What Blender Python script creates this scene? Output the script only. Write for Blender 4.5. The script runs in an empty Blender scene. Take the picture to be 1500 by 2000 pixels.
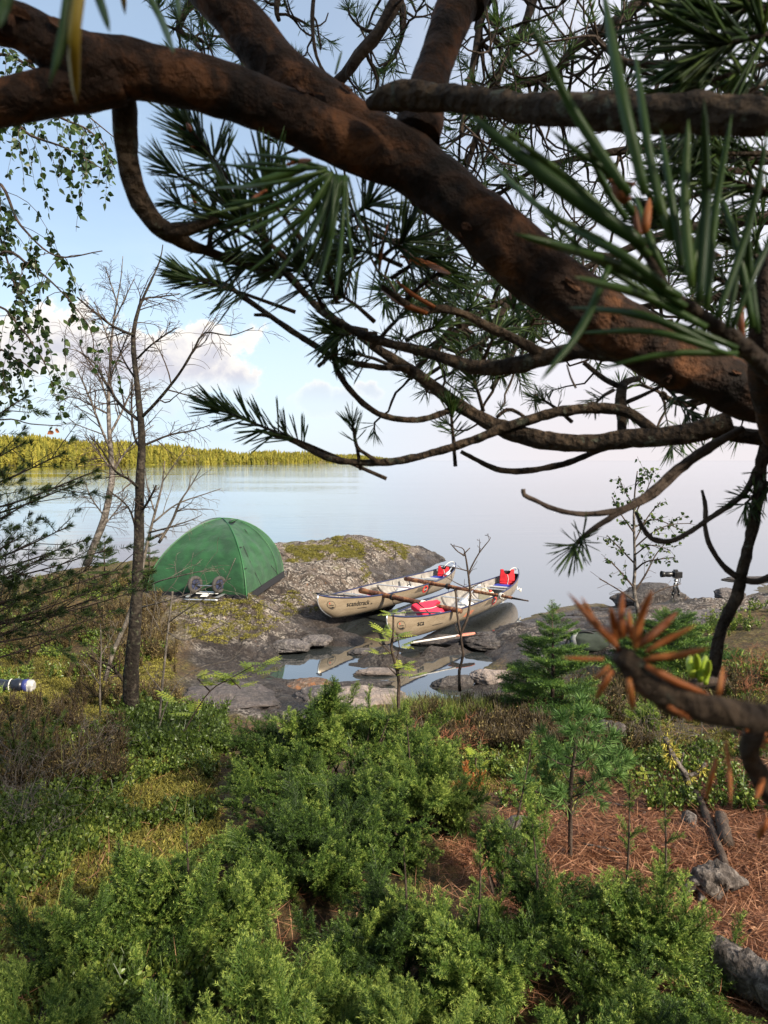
import bpy, math, random
import numpy as np
from mathutils import Vector, Matrix

SC = bpy.context.scene
COL = SC.collection
RNG = np.random.default_rng(7)
random.seed(7)

# ------------------------------------------------------------------ camera
FPX = 1400.0            # focal length in photo pixels (photo is 1500 x 2000)
HOR = 899.0             # horizon row
EYE = 2.9               # eye height above the lake
PITCH = math.atan((1000.0 - HOR) / FPX)
cam_d = bpy.data.cameras.new("camera")
cam = bpy.data.objects.new("camera", cam_d)
COL.objects.link(cam)
cam.location = (0, 0, EYE)
cam.rotation_euler = (math.pi / 2 - PITCH, 0, 0)
cam_d.sensor_fit = 'VERTICAL'
cam_d.sensor_height = 24.0
cam_d.lens = 24.0 * FPX / 2000.0
cam_d.clip_start = 0.02
cam_d.clip_end = 20000
cam_d.dof.use_dof = True
cam_d.dof.focus_distance = 9.0
cam_d.dof.aperture_fstop = cam_d.lens / 1.7
SC.camera = cam

# ------------------------------------------------------------------ world, sun, exposure
SUN_AZ = math.atan2(0.62, -0.55)      # from +Y towards +X : behind right
SUN_EL = math.radians(34)
SKY_STR = 0.068
CLOUD_STR = 0.405

SC.view_settings.view_transform = 'Standard'
SC.view_settings.look = 'None'
SC.view_settings.gamma = 1
SC.view_settings.exposure = 1.45
SC.render.engine = 'CYCLES'
SC.cycles.use_denoising = True
SC.cycles.max_bounces = 6
SC.cycles.diffuse_bounces = 3
SC.cycles.glossy_bounces = 3
SC.cycles.transmission_bounces = 3
SC.cycles.transparent_max_bounces = 6
SC.cycles.sample_clamp_indirect = 6.0
SC.cycles.caustics_reflective = False
SC.cycles.caustics_refractive = False


class NT:
    """small helper for node graphs"""
    def __init__(s, nt):
        s.nt = nt
        nt.nodes.clear()

    def n(s, typ, **kw):
        nd = s.nt.nodes.new(typ)
        for k, v in kw.items():
            if k.startswith('i_'):
                key = k[2:]
                nd.inputs[int(key) if key.isdigit() else key.replace('_', ' ')].default_value = v
            else:
                setattr(nd, k, v)
        return nd

    def l(s, a, b):
        s.nt.links.new(a, b)

    def val(s, x, sock):
        if isinstance(x, (int, float, tuple)):
            sock.default_value = x
        else:
            s.l(x, sock)

    def math(s, op, a, b=0.0, c=None, clamp=False):
        nd = s.n('ShaderNodeMath', operation=op, use_clamp=clamp)
        s.val(a, nd.inputs[0])
        s.val(b, nd.inputs[1])
        if c is not None:
            s.val(c, nd.inputs[2])
        return nd.outputs[0]

    def mr(s, x, a, b, c=0.0, d=1.0, smooth=True):
        nd = s.n('ShaderNodeMapRange', interpolation_type='SMOOTHSTEP' if smooth else 'LINEAR')
        s.val(x, nd.inputs['Value'])
        for k, v in zip(('From Min', 'From Max', 'To Min', 'To Max'), (a, b, c, d)):
            nd.inputs[k].default_value = v
        return nd.outputs[0]

    def mix(s, f, a, b):
        nd = s.n('ShaderNodeMix', data_type='RGBA')
        s.val(f, nd.inputs['Factor'])
        for v, k in ((a, 6), (b, 7)):
            if isinstance(v, tuple):
                nd.inputs[k].default_value = (*v[:3], 1)
            else:
                s.l(v, nd.inputs[k])
        return nd.outputs[2]

    def ramp(s, x, stops):
        nd = s.n('ShaderNodeValToRGB')
        el = nd.color_ramp.elements
        while len(el) < len(stops):
            el.new(0.5)
        for e, (p, c) in zip(el, stops):
            e.position = p
            e.color = (*c[:3], 1)
        s.l(x, nd.inputs[0])
        return nd.outputs[0]

    def noise(s, vec, scale, detail=4, rough=0.55, dist=0.0, out=0):
        nd = s.n('ShaderNodeTexNoise')
        nd.inputs['Scale'].default_value = scale
        nd.inputs['Detail'].default_value = detail
        nd.inputs['Roughness'].default_value = rough
        nd.inputs['Distortion'].default_value = dist
        if vec is not None:
            s.l(vec, nd.inputs['Vector'])
        return nd.outputs[out]

    def vor(s, vec, scale, feature='F1', out='Distance'):
        nd = s.n('ShaderNodeTexVoronoi', feature=feature)
        nd.inputs['Scale'].default_value = scale
        if vec is not None:
            s.l(vec, nd.inputs['Vector'])
        return nd.outputs[out]

    def scale(s, vec, sx, sy, sz):
        nd = s.n('ShaderNodeVectorMath', operation='MULTIPLY')
        s.l(vec, nd.inputs[0])
        nd.inputs[1].default_value = (sx, sy, sz)
        return nd.outputs[0]


def pix_dir(px, py):
    c, s_ = math.cos(PITCH), math.sin(PITCH)
    a = (px - 750.0) / FPX
    b = -(py - 1000.0) / FPX
    return np.array([a, c + b * s_, -s_ + b * c])


world = bpy.data.worlds.new("World")
SC.world = world
world.use_nodes = True


def build_world():
    g = NT(world.node_tree)
    out = g.n('ShaderNodeOutputWorld')
    sky = g.n('ShaderNodeTexSky', sky_type='NISHITA', sun_disc=False, sun_elevation=SUN_EL,
              sun_rotation=SUN_AZ, air_density=1.0, dust_density=0.6, ozone_density=1.2)
    bg1 = g.n('ShaderNodeBackground')
    bg1.inputs['Strength'].default_value = SKY_STR
    g.l(sky.outputs[0], bg1.inputs['Color'])
    co = g.n('ShaderNodeTexCoord').outputs['Generated']
    sep = g.n('ShaderNodeSeparateXYZ')
    g.l(co, sep.inputs[0])
    X, Y, Z = sep.outputs
    # thin bright veil, thicker to the right and towards the horizon
    az = g.math('ARCTAN2', X, Y)
    n_big = g.noise(g.scale(co, 1.0, 1.0, 2.2), 1.6, 4, 0.5)
    right = g.mr(g.math('ADD', az, g.math('MULTIPLY', g.math('SUBTRACT', n_big, 0.5), 0.55)), -0.10, 0.42)
    low = g.mr(Z, 0.0, 0.34, 1.0, 0.0)
    vl = g.math('ADD', g.math('MULTIPLY', right, 0.56), g.math('MULTIPLY', low, 0.50))
    wisps = g.mr(g.noise(g.scale(co, 1.0, 1.0, 3.0), 3.2, 5, 0.55), 0.45, 0.75, 0.0, 0.22)
    veil = g.math('ADD', g.math('ADD', vl, wisps), 0.36, clamp=True)
    # overhead and behind stays open sky with some cloud
    # cumulus on the left over the far shore
    blobs = [(60, 690, .060), (150, 672, .070), (235, 690, .060), (335, 672, .040), (398, 650, .028), (300, 715, .070),
             (-60, 700, .08), (400, 700, .06), (620, 783, .030), (670, 785, .028), (470, 740, .035), (190, 735, .06),
             (-250, 690, .09), (720, 765, .02)]
    bias = None
    for (px, py, r) in blobs:
        d = pix_dir(px, py)
        d = d / np.linalg.norm(d)
        v = g.n('ShaderNodeVectorMath', operation='SUBTRACT')
        g.l(co, v.inputs[0])
        v.inputs[1].default_value = tuple(d)
        v2 = g.n('ShaderNodeVectorMath', operation='MULTIPLY')
        g.l(v.outputs[0], v2.inputs[0])
        v2.inputs[1].default_value = (0.8 / r, 0.8 / r, 1.25 / r)
        ln = g.n('ShaderNodeVectorMath', operation='LENGTH')
        g.l(v2.outputs[0], ln.inputs[0])
        b = g.math('SUBTRACT', 1.0, ln.outputs['Value'])
        bias = b if bias is None else g.math('MAXIMUM', bias, b)
    cn = g.noise(co, 16.0, 7, 0.62, 0.3)
    cn2 = g.noise(co, 55.0, 4, 0.6)
    nn = g.math('ADD', g.math('MULTIPLY', g.math('SUBTRACT', cn, 0.5), 2.6), g.math('MULTIPLY', g.math('SUBTRACT', cn2, 0.5), 0.7))
    dens = g.math('ADD', g.math('MAXIMUM', bias, -0.9), nn)
    cum = g.mr(dens, 0.0, 0.30)
    fade = g.mr(Z, 0.055, 0.12)           # cloud bases dissolve downward
    cum = g.math('MULTIPLY', cum, g.math('MAXIMUM', fade, 0.25))
    shade = g.mr(g.math('ADD', dens, g.math('MULTIPLY', g.math('SUBTRACT', 0.12, Z), 5.0)), 0.05, 0.95)
    ccol = g.mix(shade, (1.0, 0.955, 0.90), (0.66, 0.66, 0.74))
    # fog-bank tint: pinkish low on the right
    vcol = g.mix(g.mr(Z, 0.0, 0.22), (0.83, 0.775, 0.80), (0.855, 0.87, 0.955))
    vcol = g.mix(g.mr(az, -0.30, 0.30), (0.70, 0.86, 1.0), vcol)
    col = g.mix(cum, vcol, ccol)
    msk = g.math('MAXIMUM', veil, cum)
    bg2 = g.n('ShaderNodeBackground')
    bg2.inputs['Strength'].default_value = CLOUD_STR
    g.l(col, bg2.inputs['Color'])
    ms = g.n('ShaderNodeMixShader')
    g.l(msk, ms.inputs[0])
    g.l(bg1.outputs[0], ms.inputs[1])
    g.l(bg2.outputs[0], ms.inputs[2])
    g.l(ms.outputs[0], out.inputs['Surface'])


build_world()
world.cycles.sampling_method = 'MANUAL'
world.cycles.sample_map_resolution = 1024

sun_d = bpy.data.lights.new("sun", 'SUN')
sun_d.energy = 3.4
sun_d.angle = math.radians(6.0)
sun_d.color = (1.0, 0.90, 0.74)
sun = bpy.data.objects.new("sun", sun_d)
COL.objects.link(sun)
_sd = Vector((math.sin(SUN_AZ) * math.cos(SUN_EL), math.cos(SUN_AZ) * math.cos(SUN_EL), math.sin(SUN_EL)))
sun.rotation_euler = _sd.to_track_quat('Z', 'Y').to_euler()
sun.location = (8, -8, 12)


# ------------------------------------------------------------------ placing helpers
def PY(px, py, y):
    """point on the sight line of photo pixel (px, py) at world distance y"""
    d = pix_dir(px, py)
    return np.array([0, 0, EYE]) + d * (y / d[1])


def PZ(px, py, z):
    d = pix_dir(px, py)
    return np.array([0, 0, EYE]) + d * ((z - EYE) / d[2])


def sm(x, a, b):
    t = np.clip((np.asarray(x, float) - a) / (b - a), 0, 1)
    return t * t * (3 - 2 * t)


def _h(ix, iy, iz, seed):
    n = (ix * 374761393 + iy * 668265263 + iz * 2147483647 + seed * 1274126177) & 0xffffffff
    n = ((n ^ (n >> 13)) * 1274126177) & 0xffffffff
    n = n ^ (n >> 16)
    return (n & 0xffff) / 65535.0


def vnoise(p, seed=0):
    """value noise, p (N,3) -> (N,) in 0..1"""
    p = np.asarray(p, float)
    i = np.floor(p).astype(np.int64)
    f = p - i
    f = f * f * f * (f * (f * 6 - 15) + 10)
    r = 0
    for dx in (0, 1):
        for dy in (0, 1):
            for dz in (0, 1):
                w = (f[:, 0] if dx else 1 - f[:, 0]) * (f[:, 1] if dy else 1 - f[:, 1]) * (f[:, 2] if dz else 1 - f[:, 2])
                r = r + w * _h(i[:, 0] + dx, i[:, 1] + dy, i[:, 2] + dz, seed)
    return r


def fbm(p, oct=4, seed=0, gain=0.5):
    a, s, t = 1.0, 0.0, 0.0
    p = np.asarray(p, float)
    for o in range(oct):
        s = s + a * vnoise(p * (2 ** o) + o * 17.3, seed + o)
        t += a
        a *= gain
    return s / t - 0.5


def nrm(v):
    v = np.asarray(v, float)
    return v / np.maximum(np.linalg.norm(v, axis=-1, keepdims=True), 1e-9)


def rdir(n, rng=RNG):
    return nrm(rng.normal(size=(n, 3)))


# ------------------------------------------------------------------ mesh building
class MB:
    def __init__(s):
        s.v, s.f3, s.f4, s.t, s.n = [], [], [], [], 0

    def add(s, v, tris=None, quads=None, tint=0.5):
        v = np.asarray(v, np.float32).reshape(-1, 3)
        s.v.append(v)
        s.t.append(np.broadcast_to(np.asarray(tint, np.float32), (len(v),)).copy())
        if tris is not None and len(tris):
            s.f3.append(np.asarray(tris, np.int64) + s.n)
        if quads is not None and len(quads):
            s.f4.append(np.asarray(quads, np.int64) + s.n)
        s.n += len(v)
        return s

    def arrays(s):
        v = np.concatenate(s.v) if s.v else np.zeros((0, 3), np.float32)
        t = np.concatenate(s.t) if s.t else np.zeros(0, np.float32)
        f3 = np.concatenate(s.f3) if s.f3 else np.zeros((0, 3), np.int64)
        f4 = np.concatenate(s.f4) if s.f4 else np.zeros((0, 4), np.int64)
        return v, f3, f4, t

    def mesh(s, name, smooth=False, off=None):
        v, f3, f4, t = s.arrays()
        if off is not None:
            v = v - np.asarray(off, np.float32)
        me = bpy.data.meshes.new(name)
        me.vertices.add(len(v))
        me.vertices.foreach_set('co', v.astype(np.float32).ravel())
        nl = len(f3) * 3 + len(f4) * 4
        me.loops.add(nl)
        me.loops.foreach_set('vertex_index', np.concatenate([f3.ravel(), f4.ravel()]).astype(np.int32))
        npoly = len(f3) + len(f4)
        me.polygons.add(npoly)
        st = np.concatenate([np.arange(len(f3)) * 3, len(f3) * 3 + np.arange(len(f4)) * 4]).astype(np.int32)
        me.polygons.foreach_set('loop_start', st)
        me.polygons.foreach_set('use_smooth', np.full(npoly, smooth, bool))
        at = me.attributes.new('tint', 'FLOAT', 'POINT')
        at.data.foreach_set('value', t)
        me.update(calc_edges=True)
        return me

    def build(s, name, mat, parent=None, smooth=False, loc=None, local=False):
        """one mesh object; world coordinates unless local; parents carry translation only then"""
        off = None
        if not local:
            if parent is not None:
                off = WLOC[parent.name]
            elif loc is not None:
                off = loc
        me = s.mesh(name, smooth, off)
        for m in (mat if isinstance(mat, (list, tuple)) else [mat]):
            me.materials.append(m)
        o = bpy.data.objects.new(name, me)
        COL.objects.link(o)
        if parent is not None:
            o.parent = parent
            WLOC[o.name] = WLOC.get(parent.name, np.zeros(3))
        else:
            o.location = tuple(loc) if loc is not None else (0, 0, 0)
            WLOC[o.name] = np.array(loc if loc is not None else (0, 0, 0), float)
        return o


WLOC = {}


def tag(o, label=None, cat=None, group=None, kind=None):
    if label: o['label'] = label
    if cat: o['category'] = cat
    if group: o['group'] = group
    if kind: o['kind'] = kind
    return o


def thing(name, loc, label, cat, group=None, rot=None):
    o = bpy.data.objects.new(name, None)
    o.empty_display_size = 0.1
    COL.objects.link(o)
    o.location = tuple(float(c) for c in loc)
    if rot is not None:
        o.rotation_euler = rot
    WLOC[o.name] = np.array(loc, float)
    return tag(o, label, cat, group)


def catmull(pts, step):
    """resample control rows (any number of columns) with a Catmull-Rom spline"""
    P = np.asarray(pts, float)
    if len(P) < 3:
        L = np.linalg.norm(P[1, :3] - P[0, :3])
        k = max(2, int(L / step) + 1)
        t = np.linspace(0, 1, k)[:, None]
        return P[0] * (1 - t) + P[1] * t
    Q = np.vstack([2 * P[0] - P[1], P, 2 * P[-1] - P[-2]])
    out = []
    for i in range(1, len(Q) - 2):
        L = np.linalg.norm(Q[i + 1, :3] - Q[i, :3])
        k = max(2, int(L / step))
        t = np.linspace(0, 1, k, endpoint=False)[:, None]
        a, b, c, d = Q[i - 1], Q[i], Q[i + 1], Q[i + 2]
        out.append(0.5 * (2 * b + (c - a) * t + (2 * a - 5 * b + 4 * c - d) * t ** 2 + (3 * b - a - 3 * c + d) * t ** 3))
    out.append(P[-1:])
    return np.vstack(out)


def tube(mb, pts, rad, n=6, tint=0.5, cap=True, bump=0.0, bscale=30.0, seed=0):
    P = np.asarray(pts, float)
    k = len(P)
    R = np.broadcast_to(np.asarray(rad, float), (k,))
    T = np.gradient(P, axis=0)
    T = nrm(T)
    u = np.cross(T[0], [0.3, 0.2, 0.93])
    if np.linalg.norm(u) < 0.1:
        u = np.cross(T[0], [1, 0, 0])
    u = u / np.linalg.norm(u)
    U = np.empty((k, 3))
    for i in range(k):
        u = u - T[i] * (u @ T[i])
        u = u / max(np.linalg.norm(u), 1e-9)
        U[i] = u
    V = np.cross(T, U)
    a = np.arange(n) * 2 * math.pi / n
    ring = U[:, None, :] * np.cos(a)[None, :, None] + V[:, None, :] * np.sin(a)[None, :, None]
    rr = np.repeat(R[:, None], n, 1)
    if bump:
        q = (P[:, None, :] + ring * R[:, None, None]).reshape(-1, 3)
        rr = rr * (1 + bump * 2 * fbm(q * bscale, 3, seed).reshape(k, n))
    v = (P[:, None, :] + ring * rr[:, :, None]).reshape(-1, 3)
    i = np.arange(k - 1)[:, None] * n
    j = np.arange(n)[None, :]
    j2 = (j + 1) % n
    quads = np.stack([i + j, i + j2, i + n + j2, i + n + j], -1).reshape(-1, 4)
    tris = None
    if cap:
        v = np.vstack([v, P[:1], P[-1:]])
        c0, c1 = k * n, k * n + 1
        jj = np.arange(n)
        t0 = np.stack([np.full(n, c0), (jj + 1) % n, jj], -1)
        t1 = np.stack([np.full(n, c1), (k - 1) * n + jj, (k - 1) * n + (jj + 1) % n], -1)
        tris = np.vstack([t0, t1])
    mb.add(v, tris, quads, tint)


def needles(mb, base, d, length, width, tint=0.5, bend=0.12, prism=False, rng=RNG):
    """flat two-segment needles (or three-sided ones for close-ups)"""
    base = np.asarray(base, float)
    N = len(base)
    if N == 0:
        return
    d = nrm(d)
    length = np.broadcast_to(np.asarray(length, float), (N,))[:, None]
    width = np.broadcast_to(np.asarray(width, float), (N,))[:, None]
    s = nrm(np.cross(d, rdir(N, rng)))
    b2 = np.cross(d, s)
    tint = np.broadcast_to(np.asarray(tint, float), (N,))
    off = b2 * (bend * rng.normal(size=(N, 1)))
    m = base + (d * 0.5 + off * 0.35) * length
    tip = base + (d + off) * length
    if not prism:
        v = np.stack([base - s * width * .35, base + s * width * .35, m + s * width * .5, m - s * width * .5, tip], 1)
        i = np.arange(N)[:, None] * 5
        mb.add(v.reshape(-1, 3), i + np.array([3, 2, 4]), i + np.array([0, 1, 2, 3]), np.repeat(tint, 5))
    else:
        rows = []
        for c, w in ((base, .40), (base * .7 + m * .3 + 0, .5), (m, .5), (m * .35 + tip * .65 - off * length * .06, .42)):
            for a in (0, 2.094, 4.189):
                rows.append(c + (s * math.cos(a) + b2 * math.sin(a) * .6) * width * w)
        rows.append(tip)
        v = np.stack(rows, 1)
        q = []
        for r in range(3):
            for a in range(3):
                q.append([r * 3 + a, r * 3 + (a + 1) % 3, r * 3 + 3 + (a + 1) % 3, r * 3 + 3 + a])
        t = [[9 + a, 9 + (a + 1) % 3, 12] for a in range(3)]
        i = np.arange(N)[:, None, None] * 13
        mb.add(v.reshape(-1, 3), (i + np.array(t)[None]).reshape(-1, 3), (i + np.array(q)[None]).reshape(-1, 4), np.repeat(tint, 13))


def frames(axis, up=None, roll=None, rng=RNG):
    """rotation matrices whose X is axis; (N,3) -> (N,3,3) columns x,y,z"""
    x = nrm(axis)
    N = len(x)
    up = np.broadcast_to(np.array([0, 0, 1.0]) if up is None else up, (N, 3))
    y = np.cross(up, x)
    bad = np.linalg.norm(y, axis=1) < 1e-3
    y[bad] = [0, 1, 0]
    y = nrm(y)
    z = np.cross(x, y)
    if roll is not None:
        c, s_ = np.cos(roll)[:, None], np.sin(roll)[:, None]
        y, z = y * c + z * s_, z * c - y * s_
    return np.stack([x, y, z], -1)


def stamp(mb, tpl, pos, rot, scl, tint=0.0):
    """copy a template (v,f3,f4,t) to N places inside one mesh"""
    v, f3, f4, t = tpl
    N = len(pos)
    if N == 0:
        return
    scl = np.broadcast_to(np.asarray(scl, float), (N,))
    V = np.einsum('nij,vj->nvi', rot * scl[:, None, None], v.astype(float)) + np.asarray(pos)[:, None, :]
    k = len(v)
    i = np.arange(N)[:, None, None] * k
    T = (t[None, :] + np.broadcast_to(np.asarray(tint, float), (N,))[:, None])
    mb.add(V.reshape(-1, 3), (i + f3[None]).reshape(-1, 3) if len(f3) else None,
           (i + f4[None]).reshape(-1, 4) if len(f4) else None, T.ravel())


def box(mb, c, s, R=None, tint=0.5):
    c = np.asarray(c, float)
    s = np.asarray(s, float) / 2
    v = np.array([[x, y, z] for x in (-1, 1) for y in (-1, 1) for z in (-1, 1)], float) * s
    if R is not None:
        v = v @ np.asarray(R).T
    q = [[0, 1, 3, 2], [4, 6, 7, 5], [0, 4, 5, 1], [2, 3, 7, 6], [0, 2, 6, 4], [1, 5, 7, 3]]
    mb.add(v + c, None, q, tint)


def bevel(o, w=0.004, seg=2):
    m = o.modifiers.new('bevel', 'BEVEL')
    m.width = w
    m.segments = seg
    m.limit_method = 'ANGLE'
    return o


def clone(o, loc, rotz=0.0, scale=1.0, parent=None):
    c = o.copy()
    COL.objects.link(c)
    if parent is None:
        c.location = tuple(loc)
        c.rotation_euler = (0, 0, rotz)
        c.scale = (scale,) * 3
        WLOC[c.name] = np.array(loc, float)
    else:
        c.parent = parent
    for ch in list(o.children):
        clone(ch, None, parent=c)
    return c


# ------------------------------------------------------------------ materials
def mat(name):
    m = bpy.data.materials.new(name)
    m.use_nodes = True
    g = NT(m.node_tree)
    out = g.n('ShaderNodeOutputMaterial')
    return m, g, out


def principled(g, col, rough=0.6, spec=0.5, metal=0.0):
    p = g.n('ShaderNodeBsdfPrincipled')
    if isinstance(col, tuple):
        p.inputs['Base Color'].default_value = (*col[:3], 1)
    else:
        g.l(col, p.inputs['Base Color'])
    g.val(rough, p.inputs['Roughness'])
    p.inputs['Specular IOR Level'].default_value = spec
    p.inputs['Metallic'].default_value = metal
    return p


def bump(g, p, h, strength=0.5, dist=0.01):
    b = g.n('ShaderNodeBump')
    b.inputs['Strength'].default_value = strength
    b.inputs['Distance'].default_value = dist
    g.l(h, b.inputs['Height'])
    g.l(b.outputs[0], p.inputs['Normal'])


def pos_of(g):
    return g.n('ShaderNodeNewGeometry').outputs['Position']


def obj_of(g):
    return g.n('ShaderNodeTexCoord').outputs['Object']


def attr(g, name):
    return g.n('ShaderNodeAttribute', attribute_name=name).outputs['Fac']


def leaf_mat(name, dark, mid, light, trans=0.3, rough=0.5, spec=0.4, tcol=None):
    m, g, out = mat(name)
    t = attr(g, 'tint')
    col = g.ramp(t, [(0.0, dark), (0.5, mid), (1.0, light)])
    p = principled(g, col, rough, spec)
    if trans > 0:
        tr = g.n('ShaderNodeBsdfTranslucent')
        if tcol:
            g.l(g.mix(0.5, col, tcol), tr.inputs['Color'])
        else:
            g.l(col, tr.inputs['Color'])
        ms = g.n('ShaderNodeMixShader')
        ms.inputs[0].default_value = trans
        g.l(p.outputs[0], ms.inputs[1])
        g.l(tr.outputs[0], ms.inputs[2])
        g.l(ms.outputs[0], out.inputs[0])
    else:
        g.l(p.outputs[0], out.inputs[0])
    return m


def plain(name, col, rough=0.5, spec=0.5, metal=0.0, var=0.15, vscale=30.0, bmp=0.0, bscale=200.0):
    """a coat with slight wear so that no surface is perfectly even"""
    m, g, out = mat(name)
    v = obj_of(g)
    n = g.noise(v, vscale, 4, 0.6)
    lo = tuple(c * (1 - var) for c in col)
    hi = tuple(min(1, c * (1 + var)) for c in col)
    p = principled(g, g.mix(g.mr(n, 0.3, 0.7), lo, hi), g.mr(n, 0.2, 0.8, rough * 0.85, min(1, rough * 1.15)), spec, metal)
    if bmp:
        bump(g, p, g.noise(v, bscale, 3), bmp, 0.004)
    g.l(p.outputs[0], out.inputs[0])
    return m


def bark_mat(name, dark, mid, light, vs=60.0, strength=0.8, patch=8.0, lichen=None):
    m, g, out = mat(name)
    v = obj_of(g)
    n1 = g.noise(v, patch, 5, 0.6, 0.6)
    n2 = g.noise(v, vs, 4, 0.65)
    cr = g.vor(v, vs * 0.7)
    col = g.ramp(n1, [(0.32, dark), (0.5, mid), (0.68, light)])
    col = g.mix(g.mr(n2, 0.45, 0.75, 0.0, 0.75), col, dark)
    if lichen:
        col = g.mix(g.mr(g.noise(v, patch * 1.7, 4, 0.6), 0.58, 0.66, 0, 0.8), col, lichen)
    p = principled(g, col, 0.85, 0.25)
    h = g.math('ADD', g.math('MULTIPLY', n2, 0.7), g.math('MULTIPLY', cr, 0.6))
    bump(g, p, h, strength, 0.012)
    g.l(p.outputs[0], out.inputs[0])
    return m


M = {}
M['pine_bark'] = bark_mat('pine_bark', (0.008, 0.005, 0.004), (0.034, 0.017, 0.010), (0.16, 0.066, 0.028), 70, 1.0, 24)
M['pine_twig'] = bark_mat('pine_twig', (0.018, 0.012, 0.008), (0.060, 0.040, 0.026), (0.14, 0.095, 0.06), 160, 1.0, 40, (0.12, 0.125, 0.09))
M['needle'] = leaf_mat('needle', (0.022, 0.048, 0.012), (0.060, 0.120, 0.026), (0.17, 0.24, 0.055), 0.36, 0.40, 0.40)
M['needle_dead'] = leaf_mat('needle_dead', (0.16, 0.045, 0.012), (0.42, 0.13, 0.035), (0.60, 0.24, 0.07), 0.25, 0.5)
M['birch_bark'] = bark_mat('birch_bark', (0.007, 0.005, 0.004), (0.021, 0.016, 0.012), (0.065, 0.052, 0.038), 50, 0.9, 14, (0.08, 0.085, 0.05))
M['pale_birch_bark'] = bark_mat('pale_birch_bark', (0.022, 0.018, 0.015), (0.105, 0.090, 0.076), (0.30, 0.26, 0.23), 40, 0.5, 12)
M['twig'] = bark_mat('twig', (0.030, 0.020, 0.015), (0.060, 0.042, 0.032), (0.11, 0.08, 0.06), 120, 0.5, 20)
M['grey_twig'] = bark_mat('grey_twig', (0.05, 0.042, 0.034), (0.11, 0.092, 0.075), (0.21, 0.18, 0.15), 120, 0.5, 20)
M['birch_leaf'] = leaf_mat('birch_leaf', (0.020, 0.040, 0.010), (0.045, 0.085, 0.018), (0.11, 0.15, 0.03), 0.35, 0.4)
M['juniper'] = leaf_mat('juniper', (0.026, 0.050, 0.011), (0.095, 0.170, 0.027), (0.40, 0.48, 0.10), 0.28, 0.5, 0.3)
M['spruce'] = leaf_mat('spruce', (0.022, 0.052, 0.014), (0.085, 0.165, 0.030), (0.24, 0.34, 0.06), 0.25, 0.5, 0.3)
M['young_pine'] = leaf_mat('young_pine', (0.045, 0.095, 0.026), (0.095, 0.19, 0.046), (0.22, 0.34, 0.10), 0.28, 0.5, 0.3)
M['left_pine'] = leaf_mat('left_pine', (0.020, 0.036, 0.010), (0.055, 0.090, 0.022), (0.14, 0.18, 0.04), 0.2, 0.5, 0.3)
M['rowan'] = leaf_mat('rowan', (0.14, 0.20, 0.02), (0.28, 0.36, 0.035), (0.50, 0.50, 0.07), 0.4, 0.4)
M['shrub'] = leaf_mat('shrub', (0.040, 0.065, 0.012), (0.115, 0.175, 0.028), (0.32, 0.36, 0.065), 0.25, 0.4, 0.4)
M['heather'] = leaf_mat('heather', (0.05, 0.035, 0.018), (0.13, 0.09, 0.035), (0.24, 0.19, 0.06), 0.2, 0.6)
M['grass'] = leaf_mat('grass', (0.07, 0.10, 0.02), (0.17, 0.22, 0.04), (0.42, 0.38, 0.12), 0.3, 0.5)
M['litter'] = leaf_mat('litter', (0.05, 0.020, 0.010), (0.185, 0.068, 0.029), (0.42, 0.22, 0.12), 0.1, 0.6)
M['moss_tuft'] = leaf_mat('moss_tuft', (0.055, 0.050, 0.012), (0.17, 0.155, 0.028), (0.38, 0.33, 0.06), 0.2, 0.7)
# ------------------------------------------------------------------ terrain
# control rows: photo pixel (px, py), height z -> a surveyed spot;  world rows (x, y, z) below
SURVEY = [
    (255, 1410, .50), (560, 1425, .30), (450, 1350, .28), (400, 1400, .38), (545, 1325, .03), (640, 1375, .12), (700, 1365, .10),
    (770, 1400, .16), (860, 1405, .22), (1000, 1400, .27), (1200, 1400, .38), (1400, 1400, .62), (1115, 1710, 1.02), (1100, 1500, .66),
    (100, 1450, .55), (0, 1345, .42), (100, 1250, .46), (200, 1200, .56), (150, 1110, .36), (0, 1150, .14), (250, 1100, .5),
    (290, 1155, .74), (390, 1160, .75), (480, 1165, .75), (552, 1118, .84), (340, 1105, .84), (450, 1230, .40), (350, 1260, .40), (400, 1290, .24),
    (500, 1235, .31), (560, 1200, .34), (530, 1275, .08), (590, 1262, .04), (620, 1228, .17), (660, 1240, .13), (690, 1234, .08),
    (560, 1064, .88), (620, 1061, .85), (700, 1063, .76), (760, 1068, .60), (820, 1070, .33), (863, 1087, -.03), (840, 1112, -.05), (800, 1128, -.08),
    (640, 1102, .80), (640, 1140, .64), (700, 1130, .44), (740, 1140, .05), (700, 1165, .05),
    (600, 1310, -.12), (640, 1300, -.12), (690, 1285, -.10), (660, 1315, -.1), (820, 1350, -.10), (790, 1330, -.1), (900, 1305, -.10), (930, 1290, -.08), (860, 1310, -.1),
    (640, 1305, -.24), (580, 1305, -.24), (680, 1300, -.20), (560, 1320, -.16), (780, 1310, -.24), (762, 1345, -.20), (810, 1290, -.22), (860, 1284, -.20), (920, 1285, -.18), (800, 1360, -.16), (722, 1243, -.20), (692, 1250, -.12), (740, 1290, -.14),
    (700, 1342, .03), (590, 1350, .07),
    (760, 1266, .14), (840, 1262, .12), (900, 1250, .14), (960, 1245, .12), (1000, 1232, .06), (1010, 1208, -.08), (950, 1270, .06), (1000, 1290, .15), (870, 1275, .03),
    (1060, 1225, .10), (1160, 1200, .10), (1250, 1180, .15), (1050, 1195, -.1), (1150, 1165, -.12), (1250, 1150, -.12), (1400, 1172, .24), (1500, 1158, .28), (1430, 1140, -.1), (1500, 1130, -.15),
    (1400, 1250, .48), (1500, 1250, .62), (1100, 1280, .25), (1250, 1290, .36), (1480, 1500, .95), (1300, 1500, .80),
    (720, 1215, -.15), (800, 1230, -.12),
]
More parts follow.
